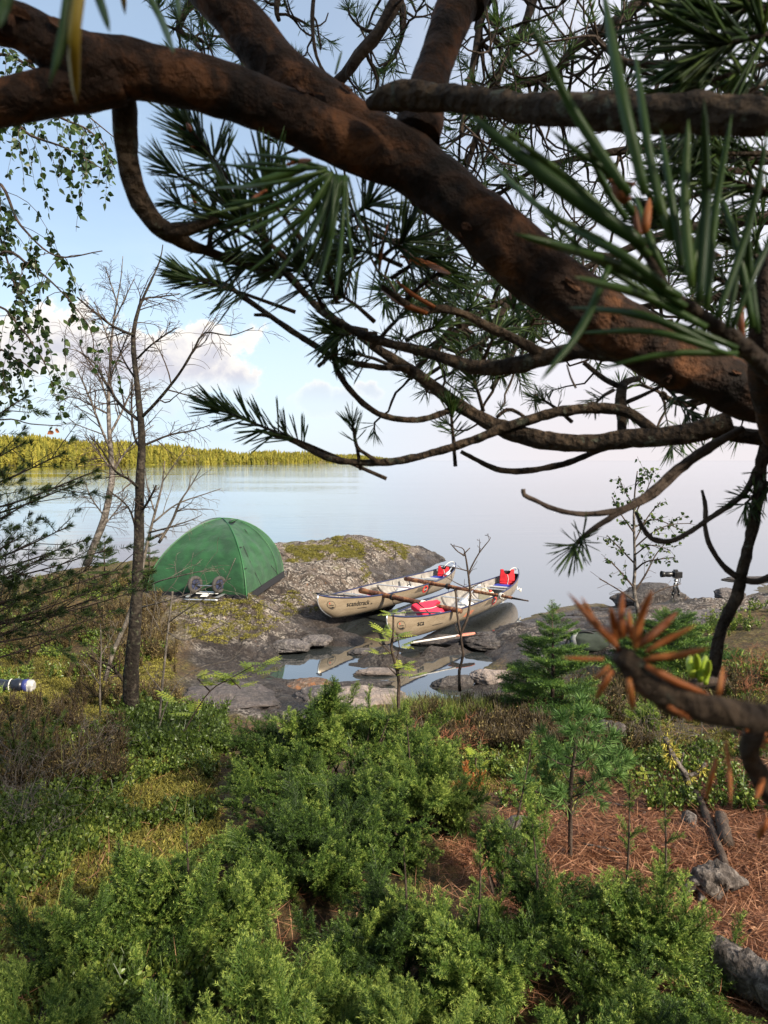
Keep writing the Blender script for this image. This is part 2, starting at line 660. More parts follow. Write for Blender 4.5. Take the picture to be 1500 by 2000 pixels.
WORLD = [(-2, 0, 1.45), (0, 0, 1.42), (2, 0, 1.5), (-3, 2, 1.22), (0, 2, 1.17), (2, 2, 1.22), (0, -3, 1.75), (-6, -3, 1.8), (6, -3, 1.9), (-5, 4, .95), (4, 4, 1.0),
         (0, 3.6, .92), (-1.2, 5, .72), (-2.6, 22, -.6), (0, 24, -.8), (-6, 20.5, -.5), (-9.5, 17, -.5), (-11, 13, -.2), (-12, 8, .5), (-8, 9, .5), (-8, 5, .95), (-5, 19, .1),
         (2.2, 14, -.6), (3, 19, -.9), (6, 15, -.6), (0, 30, -1.6), (8, 21, -1.2), (-10, 26, -1.6), (14, 28, -1.6), (.35, 13, -.3), (1.4, 16, -.5), (10, 12, .1), (12, 8, .8), (14, 17, -.6), (8, 5, 1.15), (4, 22, -1.2), (-14, 20, -1.2)]
_c = np.array([PZ(*r) for r in SURVEY] + [np.array(r, float) for r in WORLD])


def _tps(C, vals, lam=2e-3):
    n = len(C)
    d = np.linalg.norm(C[:, None] - C[None], axis=2)
    K = np.where(d > 0, d * d * np.log(np.maximum(d, 1e-9)), 0) + lam * np.eye(n)
    Pm = np.hstack([np.ones((n, 1)), C])
    A = np.block([[K, Pm], [Pm.T, np.zeros((3, 3))]])
    return np.linalg.solve(A, np.concatenate([vals, np.zeros(3)]))


_xy = _c[:, :2]
_w = _tps(_xy, _c[:, 2])


def base_z(x, y):
    x = np.atleast_1d(np.asarray(x, float))
    y = np.atleast_1d(np.asarray(y, float))
    out = np.empty(len(x))
    for a in range(0, len(x), 60000):
        q = np.stack([x[a:a + 60000], y[a:a + 60000]], 1)
        d = np.linalg.norm(q[:, None] - _xy[None], axis=2)
        K = np.where(d > 0, d * d * np.log(np.maximum(d, 1e-9)), 0)
        out[a:a + 60000] = K @ _w[:-3] + _w[-3] + q @ _w[-2:]
    far = np.clip(1.5 - .16 * y, -2.0, 2.5)
    ex = np.maximum(np.maximum(np.abs(x) - 10.5, 0), np.maximum(y - 26, 0))
    ex = np.maximum(ex, np.maximum(-2 - y, 0))
    k = sm(ex, 0, 3.5)
    return out * (1 - k) + far * k


# where bare rock shows: ellipses (x, y, rx, ry, angle)
def _pz(px, py, z):
    return PZ(px, py, z)[:2]


_R = [(-2.0, 15.5, 2.6, 5.2, 0.0), (-1.5, 19.5, 4.5, 3.6, 0), (-2.3, 11.9, 1.35, 1.75, 0), (-1.75, 9.6, 0.85, 0.95, 0), (-1.5, 8.3, .72, 1.3, .35), (-.55, 9.0, .55, .45, 0),
      (0.2, 9.7, 1.2, .55, 0), (1.5, 10.8, 1.6, .8, .1), (.9, 9.0, .7, .8, 0), (3.9, 12.0, 2.6, 1.2, 0.2), (6.5, 13, 3, 1.5, 0.2), (2.6, 9.9, 1.0, .8, 0), (-1.1, 11.6, 1.0, 1.4, 0)]


def rock_mask(x, y):
    m = np.zeros(len(x))
    nz = fbm(np.stack([x * .9, y * .9, 0 * x], 1), 4, 5) * 1.1
    for (cx, cy, rx, ry, a) in _R:
        c, s_ = math.cos(a), math.sin(a)
        u = ((x - cx) * c + (y - cy) * s_) / rx
        v = (-(x - cx) * s_ + (y - cy) * c) / ry
        m = np.maximum(m, sm(1.15 - np.sqrt(u * u + v * v) + nz * .6, 0.0, 0.28))
    return m


def litter_mask(x, y):
    nz = fbm(np.stack([x * 1.3, y * 1.3, 0 * x + 4], 1), 4, 9) * 1.4
    u = (x - 1.85) / 1.4
    v = (y - 3.3) / 1.9
    m = sm(1.2 - np.sqrt(u * u + v * v) + nz, 0, .4)
    u = (x - 1.25) / .8
    v = (y - 4.6) / 1.1
    return np.maximum(m, .8 * sm(1.0 - np.sqrt(u * u + v * v) + nz, 0, .5))


def ground_z(x, y, full=False):
    x = np.atleast_1d(np.asarray(x, float))
    y = np.atleast_1d(np.asarray(y, float))
    z = base_z(x, y)
    r = rock_mask(x, y)
    near = (1 - sm(np.hypot(x, y - 8), 24, 30))
    p = np.stack([x, y, z * 0], 1)
    # soil: hummocks
    soil = fbm(p * 1.7, 4, 2) * .16 + fbm(p * 7, 3, 3) * .05
    # rock: blocks broken by joints
    q = p.copy()
    q[:, 0] += .5 * p[:, 1]
    blocks = fbm(q * np.array([.55, .9, 1]), 2, 11)
    n1 = fbm(q * np.array([1.1, 1.7, 1]), 5, 21, .52)
    rid = 1 - np.abs(fbm(q * np.array([1.2, .8, 1]) + 7, 3, 31)) * 6
    crack = np.clip(rid, 0, 1) ** 3
    ter = n1 * .26
    st = .055
    ter2 = (np.floor(ter / st) + sm(ter / st - np.floor(ter / st), .55, 1.0)) * st
    rock = blocks * .08 + ter2 * .95 + ter * .2 - crack * .08 + fbm(p * 6, 4, 41) * .075
    low = sm(z, -.25, .12) * .65 + .35          # calmer near and under the water
    z = z + near * (soil * (1 - r) * low + rock * r * low * (0.55 + 0.45 * sm(y, 9, 12)))
    if full:
        return z, r, near
    return z


_fx, _fy = np.arange(-13, 13.01, .06), np.arange(-6, 27.01, .06)
_FX, _FY = np.meshgrid(_fx, _fy)
_FZ = ground_z(_FX.ravel(), _FY.ravel()).reshape(_FX.shape)


def gfast(x, y):
    u = np.clip((np.asarray(x, float) - _fx[0]) / .06, 0, len(_fx) - 1.001)
    v = np.clip((np.asarray(y, float) - _fy[0]) / .06, 0, len(_fy) - 1.001)
    i, j = v.astype(int), u.astype(int)
    a, b = v - i, u - j
    return (_FZ[i, j] * (1 - a) * (1 - b) + _FZ[i + 1, j] * a * (1 - b) + _FZ[i, j + 1] * (1 - a) * b + _FZ[i + 1, j + 1] * a * b)


def gz(x, y):
    return float(gfast([x], [y])[0])


def G(px, py, y0=1.2, y1=30.0):
    """where the sight line of a photo pixel meets the ground"""
    ys = np.linspace(y0, y1, 900)
    d = pix_dir(px, py)
    P = np.array([0, 0, EYE])[None] + d[None] * (ys / d[1])[:, None]
    g_ = gfast(P[:, 0], P[:, 1])
    k = np.nonzero(P[:, 2] < np.maximum(g_, -.2))[0]
    if len(k) == 0:
        return PZ(px, py, 0)
    p = P[k[0]].copy()
    p[2] = max(g_[k[0]], -.2)
    return p


def build_ground():
    def axis(a, b, st, far):
        core = np.arange(a, b + 1e-6, st)
        out, s, x = [], st, b
        while x < far:
            s *= 1.35
            x += s
            out.append(x)
        lo, s, x = [], st, a
        while x > -far:
            s *= 1.35
            x -= s
            lo.append(x)
        return np.array(lo[::-1] + list(core) + out)
    xs = axis(-9.5, 9.5, .045, 6000)
    ys = axis(1.0, 24.0, .045, 6000)
    X, Y = np.meshgrid(xs, ys)
    x, y = X.ravel(), Y.ravel()
    z, r, near = ground_z(x, y, True)
    lit = litter_mask(x, y) * (1 - r)
    nx, ny = len(xs), len(ys)
    i = np.arange(ny - 1)[:, None] * nx
    j = np.arange(nx - 1)[None]
    q = np.stack([i + j, i + j + 1, i + nx + j + 1, i + nx + j], -1).reshape(-1, 4)
    mb = MB()
    mb.add(np.stack([x, y, z], 1), None, q, 0.5)
    o = mb.build('ground', M['ground'], smooth=True)
    for nm, a in (('rock', r), ('litter', lit)):
        at = o.data.attributes.new(nm, 'FLOAT', 'POINT')
        at.data.foreach_set('value', a.astype(np.float32))
    tag(o, 'rocky lake shore with moss, soil and brown needle litter', 'ground', kind='structure')
    return o


def rock_color(g, v, z):
    """grey-pink granite: dark and pale blotches, lichen flecks, joints"""
    n1 = g.noise(v, .9, 6, 0.66, 0.5)
    n2 = g.noise(v, 4.2, 6, 0.68, 0.4)
    n3 = g.noise(v, 24.0, 5, 0.72)
    c = g.ramp(n1, [(0.34, (.030, .022, .017)), (0.46, (.085, .060, .045)), (0.54, (.205, .158, .125)), (0.61, (.110, .087, .075)), (0.70, (.32, .27, .23))])
    c = g.mix(g.mr(n2, 0.465, 0.57, 0, .88), c, (.034, .026, .023))
    c = g.mix(g.mr(g.math('ADD', g.math('MULTIPLY', n3, .62), g.math('MULTIPLY', n2, .38)), 0.50, 0.57, 0, .85), c, (.48, .42, .36))
    c = g.mix(g.mr(g.noise(v, 60.0, 3, .7), .55, .68, 0, .75), c, (.055, .045, .040))
    c = g.mix(g.mr(g.noise(v, 11.0, 4, .6), 0.67, 0.71, 0, .75), c, (.34, .15, .05))
    warp = g.n('ShaderNodeVectorMath', operation='ADD')
    nz = g.n('ShaderNodeTexNoise')
    nz.inputs['Scale'].default_value = 2.0
    nz.inputs['Detail'].default_value = 4
    g.l(v, nz.inputs['Vector'])
    sc = g.n('ShaderNodeVectorMath', operation='SCALE')
    g.l(nz.outputs['Color'], sc.inputs[0])
    sc.inputs['Scale'].default_value = .55
    g.l(v, warp.inputs[0])
    g.l(sc.outputs[0], warp.inputs[1])
    e = g.vor(g.scale(warp.outputs[0], 1, .6, 1.6), 1.5, 'DISTANCE_TO_EDGE')
    crack = g.mr(e, .0, .035, 1, 0)
    c = g.mix(g.math('MULTIPLY', crack, .85), c, (.016, .012, .010))
    return c, n1, n2, n3


def make_ground_mat():
    m, g, out = mat('ground')
    v = pos_of(g)
    sep = g.n('ShaderNodeSeparateXYZ')
    g.l(v, sep.inputs[0])
    Z = sep.outputs[2]
    nor = g.n('ShaderNodeSeparateXYZ')
    g.l(g.n('ShaderNodeNewGeometry').outputs['Normal'], nor.inputs[0])
    c, n1, n2, n3 = rock_color(g, v, Z)
    # wet, dark rock close above the water
    wet = g.mr(g.math('ADD', Z, g.math('MULTIPLY', g.math('SUBTRACT', g.math('ADD', g.math('MULTIPLY', n1, .6), g.math('MULTIPLY', n2, .4)), .5), 1.5)), .18, .50, 1, 0)
    c = g.mix(g.math('MULTIPLY', wet, .80), c, (.026, .020, .018))
    # moss cushions: ochre to yellow-green, in patches on the flat tops
    mo = g.noise(v, .75, 5, .62, .5)
    mossm = g.math('MULTIPLY', g.mr(mo, .56, .63), g.math('MULTIPLY', g.mr(nor.outputs[2], .75, .95), g.mr(Z, .25, .45)))
    mossm = g.math('MULTIPLY', mossm, g.mr(n2, .36, .52))
    mcol = g.ramp(n3, [(.3, (.035, .030, .008)), (.5, (.10, .095, .018)), (.7, (.22, .20, .035))])
    c = g.mix(g.math('MULTIPLY', mossm, .92), c, mcol)
    # soil and moss floor
    s1 = g.noise(v, 2.2, 6, .65, .4)
    s2 = g.noise(v, 26.0, 5, .7)
    soil = g.ramp(s2, [(.28, (.020, .014, .008)), (.45, (.075, .055, .020)), (.58, (.15, .12, .030)), (.75, (.27, .21, .055))])
    soil = g.mix(g.mr(s1, .42, .62, 0, .75), soil, g.ramp(s2, [(.3, (.025, .018, .010)), (.5, (.11, .06, .028)), (.7, (.24, .14, .07))]))
    lt = g.ramp(g.noise(g.scale(v, 1, 1, 1), 75.0, 5, .75), [(.30, (.035, .012, .007)), (.48, (.15, .052, .024)), (.62, (.28, .115, .055)), (.8, (.45, .26, .15))])
    soil = g.mix(attr(g, 'litter'), soil, lt)
    c = g.mix(attr(g, 'rock'), soil, c)
    # lake bed
    bed = g.mr(Z, -.05, .02, 1, 0)
    c = g.mix(g.math('MULTIPLY', bed, .8), c, (.030, .022, .012))
    p = principled(g, c, g.mr(wet, 0, 1, .92, .45), .4)
    h = g.math('ADD', g.math('MULTIPLY', g.noise(v, 7, 9, .72), 1.3), g.math('MULTIPLY', n3, .45))
    bump(g, p, h, 1.0, .10)
    g.l(p.outputs[0], out.inputs[0])
    return m


M['ground'] = make_ground_mat()
build_ground()


# ------------------------------------------------------------------ water
def make_water():
    m, g, out = mat('lake_water')
    v = pos_of(g)
    sep = g.n('ShaderNodeSeparateXYZ')
    g.l(v, sep.inputs[0])
    far = g.mr(sep.outputs[1], 14, 45)
    w1 = g.noise(g.scale(v, .35, 1.3, 1), .9, 3, .5, .4)
    w2 = g.noise(g.scale(v, .5, 1.6, 1), 4.5, 3, .55, .3)
    patch = g.mr(g.noise(g.scale(v, .02, .05, 1), 1.0, 3, .5), .4, .65)
    h = g.math('ADD', g.math('MULTIPLY', w1, 1.0), g.math('MULTIPLY', w2, .16))
    h = g.math('MULTIPLY', h, g.math('ADD', .05, g.math('MULTIPLY', far, g.math('ADD', .20, g.math('MULTIPLY', patch, .65)))))
    b = g.n('ShaderNodeBump')
    b.inputs['Strength'].default_value = .35
    b.inputs['Distance'].default_value = .10
    g.l(h, b.inputs['Height'])
    fr = g.n('ShaderNodeFresnel')
    fr.inputs['IOR'].default_value = 1.6
    g.l(b.outputs[0], fr.inputs['Normal'])
    gl = g.n('ShaderNodeBsdfGlossy')
    gl.inputs['Roughness'].default_value = .02
    gl.inputs['Color'].default_value = (.96, .98, 1, 1)
    g.l(b.outputs[0], gl.inputs['Normal'])
    deep = g.n('ShaderNodeBsdfDiffuse')
    deep.inputs['Color'].default_value = (.075, .085, .085, 1)
    tr = g.n('ShaderNodeBsdfTransparent')
    tr.inputs['Color'].default_value = (.62, .55, .42, 1)
    body = g.n('ShaderNodeMixShader')
    body.inputs[0].default_value = .45
    g.l(tr.outputs[0], body.inputs[1])
    g.l(deep.outputs[0], body.inputs[2])
    ms = g.n('ShaderNodeMixShader')
    g.l(g.math('POWER', fr.outputs[0], .62), ms.inputs[0])
    g.l(body.outputs[0], ms.inputs[1])
    g.l(gl.outputs[0], ms.inputs[2])
    g.l(ms.outputs[0], out.inputs[0])
    return m


M['water'] = make_water()
_mb = MB()
_ys = np.concatenate([np.linspace(7.5, 40, 40), np.geomspace(42, 9000, 40)])
_xs = np.concatenate([-np.geomspace(9000, 20, 24), np.linspace(-16, 16, 30), np.geomspace(20, 9000, 24)])
_X, _Y = np.meshgrid(_xs, _ys)
_i = np.arange(len(_ys) - 1)[:, None] * len(_xs)
_j = np.arange(len(_xs) - 1)[None]
_mb.add(np.stack([_X.ravel(), _Y.ravel(), 0 * _X.ravel()], 1), None,
        np.stack([_i + _j, _i + _j + 1, _i + len(_xs) + _j + 1, _i + len(_xs) + _j], -1).reshape(-1, 4))
tag(_mb.build('water', M['water']), 'calm lake mirroring the pale sky', 'water', kind='structure')


# ------------------------------------------------------------------ far shore
def far_shore():
    px = np.array([-1400, -700, -300, 0, 100, 200, 300, 400, 470, 540, 600, 650, 690, 735., 770, 800])
    dsh = np.array([250, 290, 320, 360, 380, 420, 460, 520, 600, 640, 720, 900, 1200, 1600., 1900, 2200])
    ycr = np.array([835, 845, 850, 852, 856, 862, 869, 877, 884, 882, 881, 884, 887, 891., 895.5, 898.6])
    tree_h = 6.0
    P = np.linspace(px[0], px[-1], 300)
    D = np.interp(P, px, dsh)
    Yc = np.interp(P, px, ycr) + 1.5 * np.sin(P * .07) * (P < 700)
    rows = []
    prof = np.linspace(0, 1, 14)
    for t in prof:
        d = D * (1 + .75 * t)
        top = (HOR - Yc) / FPX * D * 1.75 + EYE - tree_h
        top = np.maximum(top, .5)
        z = -.3 + (top + .3) * np.sin(t * math.pi / 2) ** 1.1
        z = z + (t > 0) * fbm(np.stack([P * .02, d * .01, 0 * P], 1), 3, 77) * 3 * t
        rows.append(np.stack([(P - 750) / FPX * d, d, z], 1))
    rows.append(rows[-1] * np.array([1.4, 1.4, 1]) - np.array([0, 0, 6]))
    v = np.concatenate(rows)
    n = len(P)
    i = np.arange(len(rows) - 1)[:, None] * n
    j = np.arange(n - 1)[None]
    q = np.stack([i + j, i + j + 1, i + n + j + 1, i + n + j], -1).reshape(-1, 4)
    mb = MB()
    mb.add(v, None, q)
    m, g, out = mat('hill_floor')
    p = principled(g, g.ramp(g.noise(pos_of(g), .05, 4), [(.3, (.05, .045, .012)), (.7, (.20, .15, .05))]), .9, .2)
    g.l(p.outputs[0], out.inputs[0])
    tag(mb.build('hills', m, smooth=True), 'low wooded hills on the far shore', 'hill', kind='structure')
    # the wood itself: one far mass of conifers and birches
    tp = MB()
    rg = np.random.default_rng(3)
    for k in range(6):                                   # ragged tiers
        z0, r = k / 6 * .86 + .06, .20 * (1 - k / 6) ** .8 + .025
        a = np.arange(7) * 2 * math.pi / 7 + rg.random() * 2
        rr = r * (.65 + .7 * rg.random(7))
        ring = np.stack([np.cos(a) * rr, np.sin(a) * rr, z0 - .05 * rg.random(7)], 1)
        tp.add(np.vstack([ring, [[0, 0, z0 + .26]]]), [[i_, (i_ + 1) % 7, 7] for i_ in range(7)], None, .55)
    t1 = tp.arrays()
    tp = MB()
    for k in range(26):
        d = rdir(1, rg)[0]
        c = np.array([0, 0, .58]) + d * np.array([.17, .17, .36]) * rg.random() ** .3
        s = .09
        w = rdir(3, rg) * s
        tp.add(c + np.vstack([w, [-(w[0] + w[1]) * .7]]), [[0, 1, 2], [0, 2, 3], [1, 3, 2]], None, .55 + .25 * rg.random())
    t2 = tp.arrays()
    tp = MB()
    tube(tp, [[0, 0, 0], [0, 0, .7]], [.018, .008], 4, .95)
    v_, a_, b_, c_ = t2
    tp.add(v_, a_, None, c_)
    t2 = tp.arrays()
    mb = MB()
    N = 11000
    u = rg.random(N)
    Pq = P[0] + (P[-1] - P[0]) * u ** .8
    t = rg.random(N) ** 1.1
    t[:900] *= .06
    d0 = np.interp(Pq, P, D)
    d = d0 * (1 + .75 * t)
    top = np.maximum((HOR - np.interp(Pq, P, Yc)) / FPX * d0 * 1.75 + EYE - tree_h, .5)
    z = -.3 + (top + .3) * np.sin(t * math.pi / 2) ** 1.1
    pos = np.stack([(Pq - 750) / FPX * d, d, z - .5 + .4 * (t < .06)], 1)
    h = tree_h * (.55 + .8 * rg.random(N)) * (1 + .9 * fbm(np.stack([Pq * .03, t * 3, 0 * t], 1), 3, 70))
    ang = rg.random(N) * 6.28
    rot = np.zeros((N, 3, 3))
    rot[:, 0, 0] = np.cos(ang) * 1.1
    rot[:, 1, 0] = np.sin(ang) * 1.1
    rot[:, 0, 1] = -np.sin(ang) * 1.1
    rot[:, 1, 1] = np.cos(ang) * 1.1
    rot[:, 2, 2] = 1
    k = rg.random(N) < .6
    tn = rg.random(N) * .6 - .35
    stamp(mb, t1, pos[k], rot[k], h[k], tn[k])
    stamp(mb, t2, pos[~k], rot[~k], h[~k] * .9, tn[~k])
    o = mb.build('forest', M['forest'])
    tag(o, 'sunlit mixed forest along the far shore of the lake', 'forest', kind='stuff')


M['forest'] = leaf_mat('forest', (.045, .050, .012), (.145, .135, .020), (.31, .255, .045), 0.0, .8, .1)
far_shore()
# ------------------------------------------------------------------ loose rocks on the shore
def make_rock_mat(name, tintc, amount, wet=0.0, red=0.0):
    m, g, out = mat(name)
    v = pos_of(g)
    c, n1, n2, n3 = rock_color(g, v, None)
    c = g.mix(amount, c, tintc)
    c = g.mix(g.mr(n2, .47, .58, 0, .5), c, (.05, .042, .040))
    if red:
        c = g.mix(g.mr(g.noise(v, 9, 5, .65), .5, .62, 0, red), c, (.33, .13, .045))
    sep = g.n('ShaderNodeSeparateXYZ')
    g.l(v, sep.inputs[0])
    w = g.mr(g.math('ADD', sep.outputs[2], g.math('MULTIPLY', g.math('SUBTRACT', n2, .5), .12)), .0, .08, 1, 0)
    c = g.mix(g.math('MULTIPLY', w, .8), c, (.02, .016, .014))
    p = principled(g, c, .8, .4)
    bump(g, p, g.math('ADD', g.noise(v, 14, 7, .7), g.math('MULTIPLY', n3, .5)), 1.0, .07)
    g.l(p.outputs[0], out.inputs[0])
    return m


M['rock_grey'] = make_rock_mat('rock_grey', (.16, .15, .16), .45)
M['rock_dark'] = make_rock_mat('rock_dark', (.055, .050, .052), .65)
M['rock_pale'] = make_rock_mat('rock_pale', (.42, .34, .30), .65)
M['rock_slab'] = make_rock_mat('rock_slab', (.105, .092, .095), .72)
M['rock_rust'] = make_rock_mat('rock_rust', (.24, .15, .10), .5, 0, .8)


def rock(name, px, py, wpx, asp, hgt, m, label, seed, rot=0.0, z=None, sink=.48, group=None, y=None):
    p = G(px, py) if z is None else PZ(px, py, z)
    if y is not None:
        p = PY(px, py, y)
    w = wpx / FPX * p[1] / 2
    import bmesh
    bm = bmesh.new()
    bmesh.ops.create_icosphere(bm, subdivisions=5, radius=1)
    v = np.array([q.co[:] for q in bm.verts])
    f = np.array([[q.index for q in t.verts] for t in bm.faces])
    bm.free()
    # blocky: push towards a few cutting planes
    rg = np.random.default_rng(seed)
    r = np.ones(len(v)) * 1.25
    for k in range(11):
        d = rdir(1, rg)[0]
        h = .72 + .3 * rg.random()
        dt = v @ d
        r = np.where(dt > .05, np.minimum(r, h / np.maximum(dt, .05)), r)
    v = v * np.minimum(r, 1.2)[:, None]
    v = v * (1 + .30 * fbm(v * 1.4, 3, seed)[:, None] + .24 * fbm(v * np.array([2.4, 2.4, 10]), 5, seed + 5, .6)[:, None])
    v = v * np.array([w, w * asp, hgt])
    c, s_ = math.cos(rot), math.sin(rot)
    v = v @ np.array([[c, s_, 0], [-s_, c, 0], [0, 0, 1]])
    v[:, 2] += hgt * (1 - 2 * sink) * .5
    mb = MB()
    mb.add(v + p, f)
    return tag(mb.build(name, M[m], smooth=True, loc=p), label, 'rock', group)


g_r = 'rocks along the waterline'
rock('rock', 430, 1362, 225, .62, .12, 'rock_slab', 'smooth dark grey slab sloping to the left end of the left pool', 31, -.25, .24, group=g_r)
rock('rock', 726, 1274, 80, .6, .06, 'rock_grey', 'flat grey slab wedged in the water under the near canoe bow', 3, .2, 0.0, group=g_r)
rock('rock', 702, 1302, 56, .6, .04, 'rock_dark', 'small dark rock in the pool beside the far canoe reflection', 4, .1, -.02, group=g_r)
rock('rock', 733, 1316, 80, .5, .06, 'rock_pale', 'tan flat stone between the two pools', 5, .15, 0, group=g_r)
rock('rock', 690, 1342, 150, .35, .07, 'rock_dark', 'long dark ledge at the lower edge of the left pool', 6, .18, .0, group=g_r)
rock('rock', 592, 1346, 110, .6, .10, 'rock_rust', 'rust stained rock at the lower left corner of the left pool', 7, .3, .03, group=g_r)
rock('rock', 636, 1368, 110, .7, .13, 'rock_grey', 'smooth grey rock between the rusty rock and the pinkish slab', 8, -.3, .06, group=g_r)
rock('rock', 705, 1374, 165, .7, .13, 'rock_pale', 'broad pinkish pale slab above the juniper top', 9, .2, .06, group=g_r)
rock('rock', 792, 1390, 55, .7, .08, 'rock_grey', 'small grey stone in the grass at the foot of the rowan sapling', 10, 0, .13, group=g_r)
rock('rock', 882, 1338, 90, .7, .13, 'rock_dark', 'dark rounded boulder right of the near canoe reflection', 11, .4, 0, group=g_r)
rock('rock', 960, 1328, 75, .7, .12, 'rock_pale', 'pale cracked stone behind the bare sapling foot', 12, -.2, .05, group=g_r)
rock('rock', 885, 1254, 150, .5, .11, 'rock_dark', 'dark wet ledge under the red tipped paddle', 13, .12, .02, group=g_r)
rock('rock', 985, 1252, 150, .6, .12, 'rock_dark', 'dark layered rock right of the paddle blade', 14, .1, .08, group=g_r)
rock('rock', 1052, 1232, 110, .6, .12, 'rock_grey', 'grey rock at the lake edge left of the little spruce', 15, .1, .08, group=g_r)
rock('rock', 1150, 1208, 110, .6, .15, 'rock_dark', 'dark rock at the lake edge behind the little spruce', 16, .3, .06, group=g_r)
rock('rock', 1285, 1180, 165, .7, .33, 'rock_dark', 'big dark boulder beside the camera tripod', 17, .0, .06, group=g_r)
rock('rock', 1425, 1163, 60, .8, .16, 'rock_grey', 'knobby grey rock on the shore behind the hanging branch', 18, .5, .30, group=g_r)
rock('rock', 1430, 1190, 190, .6, .15, 'rock_pale', 'pale flat rock on the right shore', 19, -.2, .22, group=g_r)
rock('rock', 1465, 1132, 90, .5, .07, 'rock_dark', 'low dark rock just off the right shore in the lake', 20, 0, .0, group=g_r)
rock('rock', 1008, 1630, 95, .7, .06, 'rock_pale', 'whitish stone lying in the brown needle litter', 21, .2)
rock('rock', 1190, 1448, 80, .8, .13, 'rock_dark', 'dark stone behind the little pine with bright needles', 22, .2)
rock('rock', 1380, 1210, 150, .6, .14, 'rock_grey', 'grey rock at the foot of the right hand spruce', 24, .4)
rock('rock', 622, 1250, 60, .9, .07, 'rock_grey', 'mossy grey rock below the bow of the far canoe', 25, .4, .10, group=g_r)
rock('rock', 575, 1262, 80, .7, .09, 'rock_grey', 'cracked grey rock at the headland foot by the left pool', 26, .1, .08, group=g_r)


# ------------------------------------------------------------------ tent
M['tent'] = None


def make_tent_mat():
    m, g, out = mat('tent_fabric')
    v = obj_of(g)
    n = g.noise(g.scale(v, 3, 3, 5), 1.3, 4, .55, .3)
    p = principled(g, g.mix(g.mr(n, .35, .65), (.013, .058, .020), (.021, .090, .030)), .55, .3)
    p.inputs['Sheen Weight'].default_value = .15
    bump(g, p, g.math('ADD', n, g.math('MULTIPLY', g.noise(v, 400, 2), .04)), .5, .04)
    tr = g.n('ShaderNodeBsdfTranslucent')
    tr.inputs['Color'].default_value = (.04, .19, .05, 1)
    ms = g.n('ShaderNodeMixShader')
    ms.inputs[0].default_value = .12
    g.l(p.outputs[0], ms.inputs[1])
    g.l(tr.outputs[0], ms.inputs[2])
    g.l(ms.outputs[0], out.inputs[0])
    return m


M['tent'] = make_tent_mat()
M['black_web'] = plain('black_webbing', (.014, .014, .016), .6, .3, var=.3, bmp=.3)
M['tent_seam'] = plain('tent_seam', (.03, .12, .04), .5, .4)
M['steel'] = plain('steel', (.62, .63, .65), .32, .5, 1.0)
M['alu'] = plain('aluminium', (.70, .71, .72), .38, .5, .85, bmp=.15)
M['white_plastic'] = plain('white_plastic', (.72, .71, .68), .45, .5, var=.08)
M['black_plastic'] = plain('black_plastic', (.012, .012, .013), .38, .5)
M['rubber'] = plain('rubber', (.055, .050, .046), .8, .3, var=.3, bmp=.4)
M['blue_plastic'] = plain('blue_plastic', (.026, .032, .070), .45, .5)


